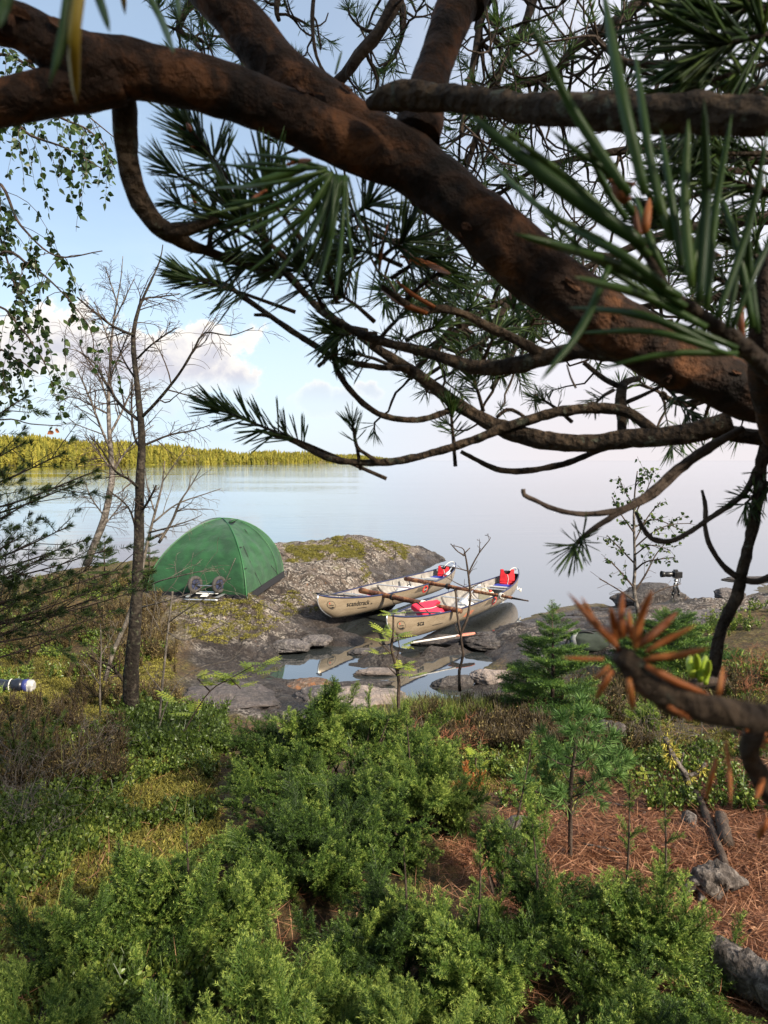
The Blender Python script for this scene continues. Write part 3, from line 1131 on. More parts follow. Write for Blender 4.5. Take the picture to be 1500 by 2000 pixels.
def build_tent():
    A, B, C, D = PZ(288, 1157, .72), PZ(481, 1167, .74), PZ(553, 1119, .84), PZ(352, 1100, .86)
    apex = PY(434, 1012, 12.75)
    base = (A + B + C + D) / 4
    base[2] = gz(base[0], base[1])
    t = thing('tent', base, 'green dome tent pitched on the rocky headland', 'tent')
    cor = [A, B, C, D]
    strt = [.22, .10, .0, .10]        # how straight each edge runs up
    K, T = 34, 26

    def edge(i, ph):
        c = cor[i]
        h = 1 - np.cos(ph)
        s = np.sin(ph)
        zz = s * (1 - strt[i]) + (1 - (1 - h) ** 1.25) * strt[i]
        p = c[None] * (1 - h)[:, None] + apex[None] * h[:, None]
        p[:, 2] = c[2] + (apex[2] - c[2]) * zz
        return p
    ph = np.linspace(0, math.pi / 2, K)
    mb = MB()
    for i in range(4):
        e0, e1 = edge(i, ph), edge((i + 1) % 4, ph)
        tt = np.linspace(0, 1, T)
        P = e0[:, None] * (1 - tt)[None, :, None] + e1[:, None] * tt[None, :, None]
        nrm_ = nrm(np.cross(e1[8] - e0[8], e0[14] - e0[2]))
        mid = P[8, T // 2] - np.array([*apex[:2], base[2] + .3])
        if nrm_ @ mid < 0:
            nrm_ = -nrm_
        bow = (tt * (1 - tt))[None, :] * np.sin(np.minimum(ph * 1.3, math.pi))[:, None]
        q = P.reshape(-1, 3)
        wr = fbm(q * np.array([2.2, 2.2, 8]), 4, 50 + i).reshape(K, T) * .095
        fan = .014 * np.sin((tt[None, :] * 9 + ph[:, None] * 3) * 3.2) * np.cos(ph)[:, None] ** 2
        en = np.sin(tt * math.pi)[None] ** .5 * np.sin(np.minimum(ph * 2.2, math.pi / 2))[:, None]
        P = P + nrm_[None, None] * ((-.05 if i in (0, 1) else .02) * bow * 1.6 + (wr + fan) * en)[..., None]
        ii = np.arange(K - 1)[:, None] * T
        jj = np.arange(T - 1)[None]
        mb.add(P.reshape(-1, 3), None, np.stack([ii + jj, ii + jj + 1, ii + T + jj + 1, ii + T + jj], -1).reshape(-1, 4))
    fly = mb.build('rain_fly', M['tent'], t, smooth=True)
    so = fly.modifiers.new('thickness', 'SOLIDIFY')
    so.thickness = .004
    mb = MB()
    for i in range(4):
        tube(mb, edge(i, ph), .011, 6)
    mb.build('seam', M['tent_seam'], t, smooth=True)
    mb = MB()
    for i in range(4):
        a, b = cor[i], cor[(i + 1) % 4]
        n = 14
        pts = np.array([a * (1 - k) + b * k for k in np.linspace(0, 1, n)])
        pts[:, 2] -= .012
        top, bot = pts + [0, 0, .045], pts - [0, 0, .055]
        o_ = nrm((a + b) / 2 - base) * np.array([1, 1, 0]) * .018
        v = np.concatenate([top + o_, bot + o_ * 2.2, bot - o_, top - o_])
        q = []
        for k in range(n - 1):
            for r in range(4):
                r2 = (r + 1) % 4
                q.append([r * n + k, r * n + k + 1, r2 * n + k + 1, r2 * n + k])
        mb.add(v, None, q)
    mb.build('groundsheet_edge', M['black_web'], t)
    # vent hood near the top; a black block stands in for its shaded opening
    R_ = edge(1, ph)
    a = R_[26]
    mb = MB()
    w = nrm(C - B)
    up = np.array([0, 0, 1.0])
    f = nrm(np.cross(w, up))
    if f @ (B - base) < 0:
        f = -f
    hood = []
    for k in np.linspace(0, math.pi, 10):
        for d in (0, 1):
            hood.append(a + w * (.06 + .17 * (1 - math.cos(k)) / 2 * 1.2) + up * (.035 + .055 * math.sin(k)) + f * (.10 * math.sin(k) * d - .03 * (1 - d)))
    mb.add(hood, None, [[2 * k, 2 * k + 1, 2 * k + 3, 2 * k + 2] for k in range(9)])
    h_ = mb.build('vent_hood', M['tent'], t, smooth=True)
    so = h_.modifiers.new('thickness', 'SOLIDIFY')
    so.thickness = .006
    mb = MB()
    box(mb, a + w * .16 + up * .035 + f * .0, (.13, .05, .03), np.stack([w, f, up], 1))
    mb.build('vent_opening', M['black_web'], t)

    def guy(p, q):
        m_ = MB()
        s = np.linspace(0, 1, 8)[:, None]
        pp = p * (1 - s) + q * s
        pp[:, 2] -= .02 * np.sin(s[:, 0] * math.pi)
        tube(m_, pp, .0055, 5)
        m_.build('guyline', M['black_web'], t)
    face = lambda u, k: edge(1, ph)[k] * (1 - u) + edge(2, ph)[k] * u + f * .02
    sm_ = MB()
    tube(sm_, np.array([face(.80, k) for k in range(1, 27)]), .008, 5)
    sm_.build('seam', M['tent_seam'], t, smooth=True)
    guy(face(.50, 22), face(.72, 2) + f * .05)
    guy(face(.12, 16), face(.28, 1) + f * .06)
    guy(B + [0, 0, .03], PZ(545, 1196, .55))
    guy(C + [0, 0, .03], PZ(572, 1114, .84))
    for c in (B, C, A):
        m_ = MB()
        o_ = nrm(c - base) * .05
        tube(m_, [c + o_ + [0, 0, .03], c + o_ * 1.2 + [0, 0, -.09]], .008, 6)
        m_.build('peg', M['steel'], t)
    # toggles where the fly meets the pole
    for k in (9, 16):
        m_ = MB()
        tube(m_, [edge(1, ph)[k] + f * .01, edge(1, ph)[k] + f * .03 + w * .05], .009, 5)
        m_.build('toggle', M['black_web'], t)


build_tent()


def build_cart():
    """folding canoe cart lying upside down: frame on the rock, wheels up"""
    c = PZ(399, 1172, .70)
    c[2] = gz(c[0], c[1]) + .03
    t = thing('canoe_cart', c, 'small aluminium canoe cart lying wheels up in front of the tent', 'cart')
    R = Matrix.Rotation(-.07, 3, 'Z')
    R = np.array(R)

    def W(x, y, z):
        return c + R @ np.array([x, y, z])
    for pts in ([W(-.27, -.16, .0), W(.27, -.17, .0)], [W(-.29, .20, .06), W(.27, .20, .05)]):
        mb = MB()
        tube(mb, catmull(pts, .05), .013, 8)
        mb.build('frame_bar', M['alu'], t, smooth=True)
    for x, y, s in ((-.25, .02, (.05, .30, .016)), (.0, .05, (.11, .24, .012)), (.26, .02, (.05, .32, .016))):
        mb = MB()
        box(mb, W(x, y, .035), s, R @ np.array(Matrix.Rotation(.10 * (1 if x <= 0 else -1), 3, 'Z')))
        bevel(mb.build('slat', M['white_plastic'] if x == 0 else M['alu'], t))
    mb = MB()
    box(mb, W(.02, .09, .055), (.36, .045, .012), R)
    bevel(mb.build('cross_brace', M['white_plastic'], t))
    mb = MB()
    tube(mb, [W(-.20, .13, .17), W(.23, .13, .17)], .009, 8)
    mb.build('axle', M['steel'], t)
    for x in (-.185, .205):
        cc = W(x, .12, .19)
        ax = R @ np.array([.82, -.57, 0])
        e1 = R @ np.array([.57, .82, 0])
        e2 = np.array([0, 0, 1.0])
        mb = MB()
        r, th = .108, .032
        n, k = 30, 10
        a = np.arange(n) * 2 * math.pi / n
        b = np.arange(k) * 2 * math.pi / k
        v = []
        for aa in a:
            rad = e1 * math.cos(aa) + e2 * math.sin(aa)
            for bb in b:
                v.append(cc + rad * (r + th * math.cos(bb)) + ax * th * math.sin(bb) * .9)
        q = [[i * k + j, i * k + (j + 1) % k, ((i + 1) % n) * k + (j + 1) % k, ((i + 1) % n) * k + j] for i in range(n) for j in range(k)]
        mb.add(v, None, q)
        wh = mb.build('wheel', M['rubber'], t, smooth=True)
        mb = MB()
        tube(mb, [cc - ax * .022, cc + ax * .022], .082, 24)
        mb.build('rim', M['blue_plastic'], wh)
        mb = MB()
        tube(mb, [cc - ax * .034, cc + ax * .034], .026, 12)
        for i in range(5):
            aa = i * 2 * math.pi / 5 + .3
            d = e1 * math.cos(aa) + e2 * math.sin(aa)
            tube(mb, [cc + d * .02 - ax * .026, cc + d * .080 - ax * .024], .008, 5)
            tube(mb, [cc + d * .02 + ax * .026, cc + d * .080 + ax * .024], .008, 5)
        mb.build('hub', M['black_plastic'], wh)
    mb = MB()
    tube(mb, catmull([W(.30, .10, .03), W(.38, .04, .02), W(.45, .07, .02), W(.52, -.02, .01), W(.60, .0, .0)], .03), .010, 6)
    mb.build('strap', M['black_web'], t)


build_cart()


# ------------------------------------------------------------------ canoes
def make_hull_mat():
    m, g, out = mat('canoe_paint')
    v = obj_of(g)
    n = g.noise(g.scale(v, 1, 1, 4), 4, 5, .65)
    n2 = g.noise(g.scale(v, .6, 1, 8), 14, 5, .7)
    sep = g.n('ShaderNodeSeparateXYZ')
    g.l(v, sep.inputs[0])
    c = g.mix(g.mr(n, .3, .7), (.255, .195, .130), (.33, .26, .18))
    c = g.mix(g.mr(n2, .60, .72, 0, .45), c, (.18, .14, .10))
    low = g.mr(g.math('ADD', sep.outputs[2], g.math('MULTIPLY', n, .10)), .10, .20, 1, 0)
    c = g.mix(g.math('MULTIPLY', low, .35), c, (.22, .17, .12))
    p = principled(g, c, g.mr(n2, .3, .7, .22, .42), .5, .25)
    bump(g, p, n2, .06, .01)
    g.l(p.outputs[0], out.inputs[0])
    return m


M['hull'] = make_hull_mat()
M['hull_in'] = plain('canoe_inside', (.36, .335, .30), .42, .5, .35, var=.22, vscale=7)
M['gunwale'] = plain('blue_gunwale', (.013, .019, .065), .4, .5, var=.2)
M['seat_blue'] = plain('blue_seat_foam', (.028, .045, .30), .7, .3, var=.25, bmp=.3)
M['decal_black'] = plain('black_decal', (.012, .012, .013), .4, .5)
M['decal_red'] = plain('red_decal', (.52, .035, .022), .4, .5)
M['decal_white'] = plain('white_decal', (.68, .64, .55), .4, .5)
M['decal_yellow'] = plain('yellow_decal', (.72, .55, .16), .4, .5)
M['rope_white'] = plain('white_rope', (.62, .60, .55), .8, .2, bmp=.5)
M['red_stain'] = plain('worn_red_paint', (.42, .16, .09), .45, .4, var=.3)


class Canoe:
    def __init__(s, bow, stern, label, name_text):
        s.L = L = float(np.linalg.norm(stern - bow))
        ang = math.atan2(stern[1] - bow[1], stern[0] - bow[0])
        pit = -math.asin((stern[2] - bow[2]) / L)
        s.hb = .47
        Rm = Matrix.Rotation(ang, 3, 'Z') @ Matrix.Rotation(pit, 3, 'Y')
        s.R = np.array(Rm)
        s.o = (bow + stern) / 2 - s.R @ np.array([0, 0, s.hb])
        s.t = thing('canoe', s.o, label, 'canoe', 'canoes at the water edge', Rm.to_euler())
        s.build(name_text)

    def W(s, x, y, z):
        return s.o + s.R @ np.array([x, y, z], float)

    def sheer(s, u):
        a = np.abs(u)
        return .315 + .135 * a ** 3.4 + .035 * a ** 14

    def keel(s, u):
        a = np.abs(u)
        return .055 * a ** 5

    def beam(s, u):
        a = np.minimum(np.abs(u), 1)
        return .455 * np.maximum(1 - a ** 2.15, 0) ** .80

    def hull_pt(s, u, v, inset=0.0):
        """u -1..1 bow to stern, v 0 keel .. 1 gunwale, positive y side; arrays"""
        u = np.asarray(u, float)
        v = np.asarray(v, float)
        ph = v * math.pi / 2
        ex = .62
        yy = np.sin(ph) ** ex
        zz = 1 - np.cos(ph) ** (ex + .12)
        b = s.beam(u)
        flare = .93 + .07 * zz
        y = b * yy * flare - inset
        z0, z1 = s.keel(u) + inset, s.sheer(u)
        a = np.abs(u)
        e = (.30 * (1 - zz) ** 2.1 - .03 * np.sin(zz * math.pi)) * a ** 6 * .50
        x = u * s.L / 2 * (1 - e)
        z = z0 + (z1 - z0) * zz + 0.0
        return np.stack([x, np.maximum(y, 0.0), z], -1)

    def grid(s, inset, nu=150, nv=34):
        uu = np.sin(np.linspace(-1, 1, nu) * math.pi / 2)
        vv = np.linspace(0, 1, nv)
        U, V = np.meshgrid(uu, vv, indexing='ij')
        P = s.hull_pt(U, V, 0)
        if inset:
            P[..., 1] = np.maximum(P[..., 1] - inset, 0)
            P[..., 2] = np.minimum(P[..., 2] + inset * (1 - V), s.sheer(U))
        Q = P[:, ::-1].copy()
        Q[..., 1] *= -1
        F = np.concatenate([Q, P[:, 1:]], 1)
        n = F.shape[1]
        i = np.arange(nu - 1)[:, None] * n
        j = np.arange(n - 1)[None]
        q = np.stack([i + j, i + j + 1, i + n + j + 1, i + n + j], -1).reshape(-1, 4)
        return F.reshape(-1, 3), q

    def child(s, name, mb, m, smooth=False, parent=None):
        return mb.build(name, m, parent or s.t, smooth, local=True)

    def build(s, name_text):
        mb = MB()
        v, q = s.grid(0)
        mb.add(v, None, q[:, ::-1])
        s.child('hull', mb, M['hull'], True)
        mb = MB()
        v, q = s.grid(.009)
        mb.add(v, None, q)
        s.child('inside_lining', mb, M['hull_in'], True)
        u = np.sin(np.linspace(-1, 1, 80) * math.pi / 2)
        for sg in (1, -1):
            p = s.hull_pt(u, np.ones(80))
            p[:, 1] *= sg
            p[:, 2] += .004
            mb = MB()
            tube(mb, p, .0135, 8)
            s.child('gunwale', mb, M['gunwale'], True)
        for sg in (-1, 1):                                     # stem bands and end decks
            vv = np.linspace(0, 1, 24)
            p = s.hull_pt(np.full(24, sg * 1.0), vv)
            mb = MB()
            tube(mb, p, .012, 8)
            s.child('stem_band', mb, M['alu'], True)
            mb = MB()
            ud = np.linspace(.90, .995, 8) * sg
            pl = s.hull_pt(ud, np.ones(8))
            pr = pl * np.array([1, -1, 1])
            up = np.array([0, 0, .008])
            mb.add(np.concatenate([pl + up, pr + up]), None, [[k, k + 1, 9 + k, 8 + k] for k in range(7)])
            d_ = s.child('end_deck', mb, M['alu'], False)
            so = d_.modifiers.new('thickness', 'SOLIDIFY')
            so.thickness = .006
        for u_, nm in ((-.52, 'thwart'), (-.02, 'thwart'), (.42, 'thwart')):
            b = float(s.beam(u_)) - .01
            z = float(s.sheer(u_)) - .022
            mb = MB()
            box(mb, (u_ * s.L / 2, 0, z), (.045, 2 * b, .022))
            bevel(s.child(nm, mb, M['alu']))
        for u_ in (-.66, .70):                                 # seats: bench, bars and blue foam
            b = float(s.beam(u_)) - .02
            z = float(s.sheer(u_)) - .13
            mb = MB()
            box(mb, (u_ * s.L / 2, 0, z), (.30, 2 * b * .84, .02))
            st = bevel(s.child('seat', mb, M['alu']))
            mb = MB()
            box(mb, (u_ * s.L / 2, 0, z + .022), (.24, 2 * b * .72, .024))
            bevel(mb.build('seat_pad', M['seat_blue'], st, local=True), .008)
            for dx in (-.16, .16):
                mb = MB()
                bb = float(s.beam(u_ + dx * 2 / s.L)) - .015
                box(mb, (u_ * s.L / 2 + dx, 0, z + .012), (.03, 2 * bb * .84, .03))
                bevel(mb.build('seat_bar', M['white_plastic'], st, local=True), .005)
        # ribs inside
        for u_ in np.linspace(-.60, .60, 7):
            vv = np.linspace(0, .96, 12)
            p = s.hull_pt(np.full(12, u_), vv)
            p[:, 1] = np.maximum(p[:, 1] - .022, 0)
            p[:, 2] += .018
            p = np.vstack([p[::-1] * np.array([1, -1, 1]), p[1:]])
            mb = MB()
            tube(mb, p, .008, 5)
            s.child('rib', mb, M['hull_in'], True)
        # carrying loops
        for sg in (-1, 1):
            e = s.hull_pt(sg * .995, 1.0)
            mb = MB()
            tube(mb, catmull([e + [0, .0, .01], e + [-sg * .10, .02, .05 if sg > 0 else .03], e + [-sg * .26, .05, .02 if sg > 0 else .03], e + [-sg * .42, .06, -.05]], .03), .007, 6)
            s.child('carrying_loop', mb, M['black_web'] if sg < 0 else M['rope_white'], True)
        # lettering on the side that faces the camera (local -y)
        s.letters(name_text, -.795, .60, .088, M['decal_black'], 'hull_lettering')
        if len(name_text) > 5:
            s.letters('.se', -.795 + .214, .585, .040, M['decal_black'], 'hull_lettering')
            s.strip(-.695, -.605, .45, .010, M['decal_black'], 'small_print')
        else:
            s.strip(-.66, -.56, .50, .010, M['decal_black'], 'small_print')
        s.logo(-.915, .66)
        s.badge(.13, .73)
        # pinstripes left and right of the badge
        for k in range(5):
            s.strip(.005 - .012 * k, .10, .90 - .055 * k, .009, M['decal_black'], 'pinstripe')
            s.strip(.165, .30 - .018 * k, .90 - .055 * k, .009, M['decal_black'], 'pinstripe')
        # yellow strip by the stern tip
        s.strip(.965, .985, .80, .055, M['decal_yellow'], 'yellow_marker')

    def surf(s, u, z, off=.004):
        """point on the -y side at length u (-1..1) and height fraction z (0 keel .. 1 gunwale)"""
        u = np.asarray(u, float)
        z = np.clip(np.asarray(z, float), 0, .999)
        ph = np.arccos((1 - z) ** (1 / .74))
        v = ph / (math.pi / 2)
        p = s.hull_pt(u, v)
        e = 1e-3
        du = s.hull_pt(u + e, v) - s.hull_pt(u - e, v)
        dv = s.hull_pt(u, np.minimum(v + e, 1)) - s.hull_pt(u, v - e)
        n = nrm(np.cross(dv, du))
        n = n * np.sign(n[..., 1:2] + 1e-9)
        p = p + n * off
        return p * np.array([1, -1, 1])

    def flat(s, pts2, u0, z0):
        """map metres (x along, y up) to the hull side around (u0, z0)"""
        pts2 = np.asarray(pts2, float)
        u = u0 + pts2[:, 0] / (s.L / 2)
        h = s.sheer(u) - s.keel(u)
        return u, z0 + pts2[:, 1] / h

    def letters(s, txt, u0, z0, size, m, nm, off=.007, parent=None):
        cu = bpy.data.curves.new('lettering', 'FONT')
        cu.body = txt
        cu.size = size * 1.35
        cu.offset = size * .018
        cu.space_character = 1.06
        ob = bpy.data.objects.new('lettering', cu)
        COL.objects.link(ob)
        dg = bpy.context.evaluated_depsgraph_get()
        me = bpy.data.meshes.new_from_object(ob.evaluated_get(dg))
        bpy.data.objects.remove(ob)
        bpy.data.curves.remove(cu)
        v = np.array([q.co[:] for q in me.vertices])
        polys = [list(p.vertices) for p in me.polygons]
        u, z = s.flat(v[:, :2], u0, z0)
        P = s.surf(u, z, off)
        mb = MB()
        t3 = [p for p in polys if len(p) == 3]
        t4 = [p for p in polys if len(p) == 4]
        mb.add(P, t3, t4)
        bpy.data.meshes.remove(me)
        return s.child(nm, mb, m, parent=parent)

    def strip(s, ua, ub, z, w, m, nm):
        n = 16
        u = np.linspace(ua, ub, n)
        h = s.sheer(u) - s.keel(u)
        P = np.concatenate([s.surf(u, z + w / 2 / h), s.surf(u, z - w / 2 / h)])
        mb = MB()
        mb.add(P, None, [[k, n + k, n + k + 1, k + 1] for k in range(n - 1)])
        return s.child(nm, mb, m)

    def poly(s, pts, u0, z0, m, nm, off, parent=None):
        pts = np.asarray(pts, float)
        c = pts.mean(0)
        rings = [c[None] * (1 - k) + pts * k for k in (.33, .66, 1.0)]
        n = len(pts)
        P2 = np.vstack([[c]] + rings)
        u, z = s.flat(P2, u0, z0)
        P = s.surf(u, z, off)
        tr = [[0, 1 + k, 1 + (k + 1) % n] for k in range(n)]
        q = [[1 + r * n + k, 1 + (r + 1) * n + k, 1 + (r + 1) * n + (k + 1) % n, 1 + r * n + (k + 1) % n] for r in range(2) for k in range(n)]
        mb = MB()
        mb.add(P, tr, q)
        return s.child(nm, mb, m, parent=parent)

    def logo(s, u0, z0):
        a = np.linspace(0, 2 * math.pi, 40, endpoint=False)
        C = np.stack([np.cos(a) * .082, np.sin(a) * .075], 1)
        r = s.poly(C, u0, z0, M['decal_black'], 'round_logo', .004)
        s.poly(C * .90, u0, z0, M['hull'], 'logo_ground', .0055, r)
        w = [(x, -.036 + .008 * math.sin(x * 60)) for x in np.linspace(-.052, .052, 14)]
        arc = [(math.cos(t) * .066, math.sin(t) * .061) for t in np.linspace(-.62, -math.pi + .62, 14)]
        s.poly(w + arc, u0, z0, M['decal_black'], 'logo_wave', .007, r)
        s.poly([(-.040, .018), (-.022, .016), (-.020, .034), (-.030, .052), (-.036, .036)], u0, z0, M['decal_red'], 'logo_flame', .007, r)
        s.letters('Linder', u0 - .050 / (s.L / 2), z0 - .012 / .4, .027, M['decal_black'], 'logo_lettering', .0075, r)

    def badge(s, u0, z0):
        pts = []
        for k in range(24):
            a = k * 2 * math.pi / 24
            r = 1.0 if k % 2 == 0 else .84
            pts.append((math.cos(a) * .135 * r, math.sin(a) * .080 * r))
        r_ = s.poly(pts, u0, z0, M['decal_red'], 'red_badge', .005)
        s.poly([(-.075, .0), (-.03, .03), (-.02, .062), (.015, .045), (.05, .05), (.075, .01), (.055, -.03), (.02, -.055), (-.03, -.04)], u0, z0, M['decal_black'], 'badge_figure', .0065, r_)
        s.letters('Linder', u0 - .075 / (s.L / 2), z0 - .018 / .3, .040, M['decal_white'], 'badge_lettering', .008, r_)


bowF, sternF = PZ(621, 1164, .655), PZ(889, 1101, .53)
bowN, sternN = PZ(756, 1203, .585), PZ(1011, 1113, .53)
canF = Canoe(bowF, sternF, 'tan canoe nearer the tent, its bow lettered scandtrack', 'scandtrack')
canN = Canoe(bowN, sternN, 'tan canoe farther from the tent, its worn lettering reading only sca', 'sca')
# worn paint patches on the near canoe
canN.poly([(-.20, -.03), (-.08, .035), (.10, .05), (.20, .03), (.10, -.03), (-.05, -.05)], -.26, .58, M['red_stain'], 'worn_patch', .003)


def make_log_mat():
    m, g, out = mat('peeling_log')
    v = obj_of(g)
    n = g.noise(v, 7, 4, .6, .5)
    n2 = g.noise(g.scale(v, 1, 1, 1), 45, 4, .7)
    c = g.mix(g.mr(n, .44, .54), (.30, .135, .060), (.10, .035, .022))
    c = g.mix(g.mr(n2, .5, .75, 0, .5), c, (.50, .28, .15))
    p = principled(g, c, .8, .3)
    bump(g, p, n2, .6, .01)
    g.l(p.outputs[0], out.inputs[0])
    return m


M['log'] = make_log_mat()
M['cut_wood'] = plain('cut_wood', (.50, .33, .19), .8, .2, vscale=90)


def log_pole(a, b, r0, r1, label):
    t = thing('log_pole', (a + b) / 2, label, 'pole', 'log poles lashing the canoes together')
    mb = MB()
    s = np.linspace(0, 1, 24)[:, None]
    p = a * (1 - s) + b * s
    p = p + .012 * np.stack([fbm(s * np.array([[3, 0, 0]]) + k * 9, 2, 60 + k) for k in range(3)], 1)
    rr = np.linspace(r0, r1, 24)
    tube(mb, p, rr, 12, bump=.25, bscale=12, seed=3)
    mb.build('bark', M['log'], t, smooth=True)
    d = nrm(p[0] - p[1])
    mb = MB()
    tube(mb, [p[0] + d * .002, p[0] + d * .012], r0 * .92, 12)
    mb.build('cut_end', M['cut_wood'], t)
    return t, p


# poles rest on the gunwales of both canoes
def pole_pts(pxa, pya, pxb, pyb, uF, uN, lift=.05):
    f1 = canF.W(*(canF.hull_pt(uF, 1.0) * np.array([1, -1, 1]))) + [0, 0, lift]
    n1 = canN.W(*(canN.hull_pt(uN, 1.0))) + [0, 0, lift]
    return f1, n1


def line_at(px, f1, n1):
    """extend the line f1-n1 to photo column px"""
    d = n1 - f1
    a = (px - 750) / FPX
    # depth along view
    c, s_ = math.cos(PITCH), math.sin(PITCH)
    dep = lambda p: p[1] * c - (p[2] - EYE) * s_
    t = (a * dep(f1) - f1[0]) / (d[0] - a * dep(d + [0, 0, EYE]))
    return f1 + d * t


_f, _n = pole_pts(0, 0, 0, 0, -.30, -.42)
_a, _b = PZ(706, 1157, .50), PZ(900, 1195, .47)
t1, p1 = log_pole(PZ(704, 1153, .47), PZ(901, 1194, .455), .052, .040, 'thicker log pole across the bow halves of both canoes')
t2, p2 = log_pole(PZ(792, 1130, .44), PZ(1000, 1168, .435), .045, .026, 'thinner log pole across the stern halves of both canoes, tapering to a stick')
mb = MB()
tube(mb, [p2[-1], p2[-1] + (p2[-1] - p2[0]) * .13], [.020, .012], 8)
mb.build('bare_tip', M['twig'], t2, smooth=True)
for pp, k in ((p1, 8), (p1, 15), (p2, 10), (p2, 21)):
    mb = MB()
    d = nrm(pp[k + 1] - pp[k])
    for q in range(4):
        a = np.linspace(0, 2 * math.pi, 14)
        e1 = nrm(np.cross(d, [0, 0, 1]))
        e2 = np.cross(e1, d)
        c = pp[k] + d * (.014 * q - .02)
        tube(mb, c + (e1[None] * np.cos(a)[:, None] + e2[None] * np.sin(a)[:, None]) * .052, .007, 5)
    tube(mb, catmull([pp[k] + [0, 0, -.05], pp[k] + [.02, .0, -.12], pp[k] + [.05, 0, -.10]], .02), .006, 5)
    mb.build('lashing', M['rope_white'] if k in (15, 21) else M['black_web'], t1 if pp is p1 else t2, smooth=True)

M['vest_red'] = plain('red_vest_fabric', (.50, .012, .020), .6, .35, var=.18, vscale=12, bmp=.4, bscale=60)
M['vest_pink'] = plain('faded_red_vest_fabric', (.62, .022, .055), .6, .35, var=.16, vscale=10, bmp=.4, bscale=60)
M['vest_dark'] = plain('dark_vest_lining', (.016, .014, .016), .7, .3)


def vest(c, R, w, h, th, m, label, extra=True):
    """life vest panel: two shoulder straps round a neck hole, padded front; R columns = right, normal, up"""
    t = thing('life_vest', c, label, 'life vest', 'life vests in the canoes')
    half = [(0, -.5), (.46, -.5), (.50, -.42), (.50, .10), (.46, .30), (.47, .48), (.40, .50), (.25, .49), (.22, .32), (.13, .20), (0, .17)]
    out = np.array(half[:-1] + [half[-1]] + [(-x, y) for x, y in half[::-1][1:-1]])
    n = len(out)
    mb = MB()
    ctr = np.array([0, -.12])

    def lay(s, d):
        q = ctr + (out - ctr) * s
        bulge = .25 * th * (1 - (q[:, 0] / .5) ** 2)
        return c + (q[:, 0] * w)[:, None] * R[:, 0] + (q[:, 1] * h)[:, None] * R[:, 2] + (d + bulge * np.sign(d + 1e-9) * (abs(d) > .3 * th))[:, None] * R[:, 1]
    L = [lay(.93, -th / 2), lay(1.0, -th / 3), lay(1.0, th / 3), lay(.93, th / 2)]
    v = np.concatenate(L)
    q = [[r * n + k, r * n + (k + 1) % n, (r + 1) * n + (k + 1) % n, (r + 1) * n + k] for r in range(3) for k in range(n)]
    mb.add(v, None, q)
    # faces front/back: strips between mirrored outline points
    m2 = MB()
    for base, flip in ((0, 1), (3 * n, -1)):
        tri = []
        hn = len(half)
        for k in range(1, hn - 1):
            a, b = k, k + 1
            am, bm_ = (n - k) % n, (n - k - 1) % n
            if b == hn - 1:
                tri += [[a, b, am]]
            elif k < 4:
                pass
        tri = []
        body = [1, 2, 3, 4, 8, 9, 10]
        fan = [0, 1, 2, 3, 4, 8, 9, 10]
        mir = lambda k: (n - k) % n
        for i_ in range(1, len(fan) - 1):
            tri.append([fan[0], fan[i_], fan[i_ + 1]])
            tri.append([fan[0], mir(fan[i_ + 1]), mir(fan[i_])])
        for quad in ([4, 5, 7, 8], [5, 6, 7, 7]):
            tri.append([quad[0], quad[1], quad[2]])
            tri.append([mir(quad[0]), mir(quad[2]), mir(quad[1])])
            if quad[2] != quad[3]:
                tri.append([quad[0], quad[2], quad[3]])
                tri.append([mir(quad[0]), mir(quad[3]), mir(quad[2])])
        mb.add(v[base:base + n], tri, None)
    bevel(mb.build('front_panel', M[m], t), .006)
    mb = MB()
    box(mb, c - R[:, 1] * th * .75 + R[:, 2] * h * (.02), (w * .86, th * .5, h * .82), R)
    bevel(mb.build('back_panel', M['vest_dark'], t), .012)
    for zz in ((-.22, -.36) if extra else (-.30,)):
        mb = MB()
        box(mb, c + R[:, 2] * h * zz, (w * 1.02, th * 1.62, .022), R)
        bevel(mb.build('strap', M['vest_dark' if not extra else m], t), .004)
    mb = MB()
    tube(mb, catmull([c + R[:, 1] * th * .8 + R[:, 2] * h * .15, c + R[:, 1] * th * .86 - R[:, 2] * h * .1 + R[:, 0] * .02, c + R[:, 1] * th * .9 - R[:, 2] * h * .5], .03), .005, 5)
    mb.build('cord', M['rope_white'], t)
    return t


def upright(can, u, y, z, w, h, label, m='vest_red', lean=.25, yaw=0.0):
    # stands on the seat, faces the bow
    ex, ey, ez = can.R[:, 0], can.R[:, 1], can.R[:, 2]
    nrm_ = nrm(-ex + ey * -.45 + ez * lean)
    rt = nrm(np.cross(nrm_, [0, 0, 1]) * -1)
    up = np.cross(rt, nrm_)
    if up[2] < 0:
        up = -up
    R = np.stack([rt, nrm_, up], 1)
    c = can.W(u * can.L / 2, y, z) + up * h / 2
    return vest(c, R, w, h, .07, m, label)


upright(canF, .76, -.02, .235, .26, .25, 'red life vest standing in the stern of the canoe nearer the tent')
upright(canN, .76, -.02, .235, .31, .33, 'red life vest standing in the stern of the canoe farther from the tent')
# vest lying over the near canoe's bow seat
_ex, _ey = canN.R[:, 0], canN.R[:, 1]
_up = nrm(_ex * .96 - _ey * .28)
_n_ = nrm(np.array([0, 0, 1.0]) - _ey * .5 - _ex * .15)
_rt = nrm(np.cross(_up, _n_))
_up = np.cross(_n_, _rt)
vest(canN.W(-.52 * canN.L / 2, -.06, .33), np.stack([_rt, _n_, _up], 1), .40, .62, .08, 'vest_pink', 'faded red life vest lying flat over the bow seat', False)
# dark red vest deep in the far canoe
_ex, _ey = canF.R[:, 0], canF.R[:, 1]
vest(canF.W(-.30 * canF.L / 2, .10, .13), np.stack([-_ey, np.array([0, 0, 1.0]), _ex], 1), .46, .58, .09, 'vest_pink', 'red life vest lying on the floor of the canoe nearer the tent')


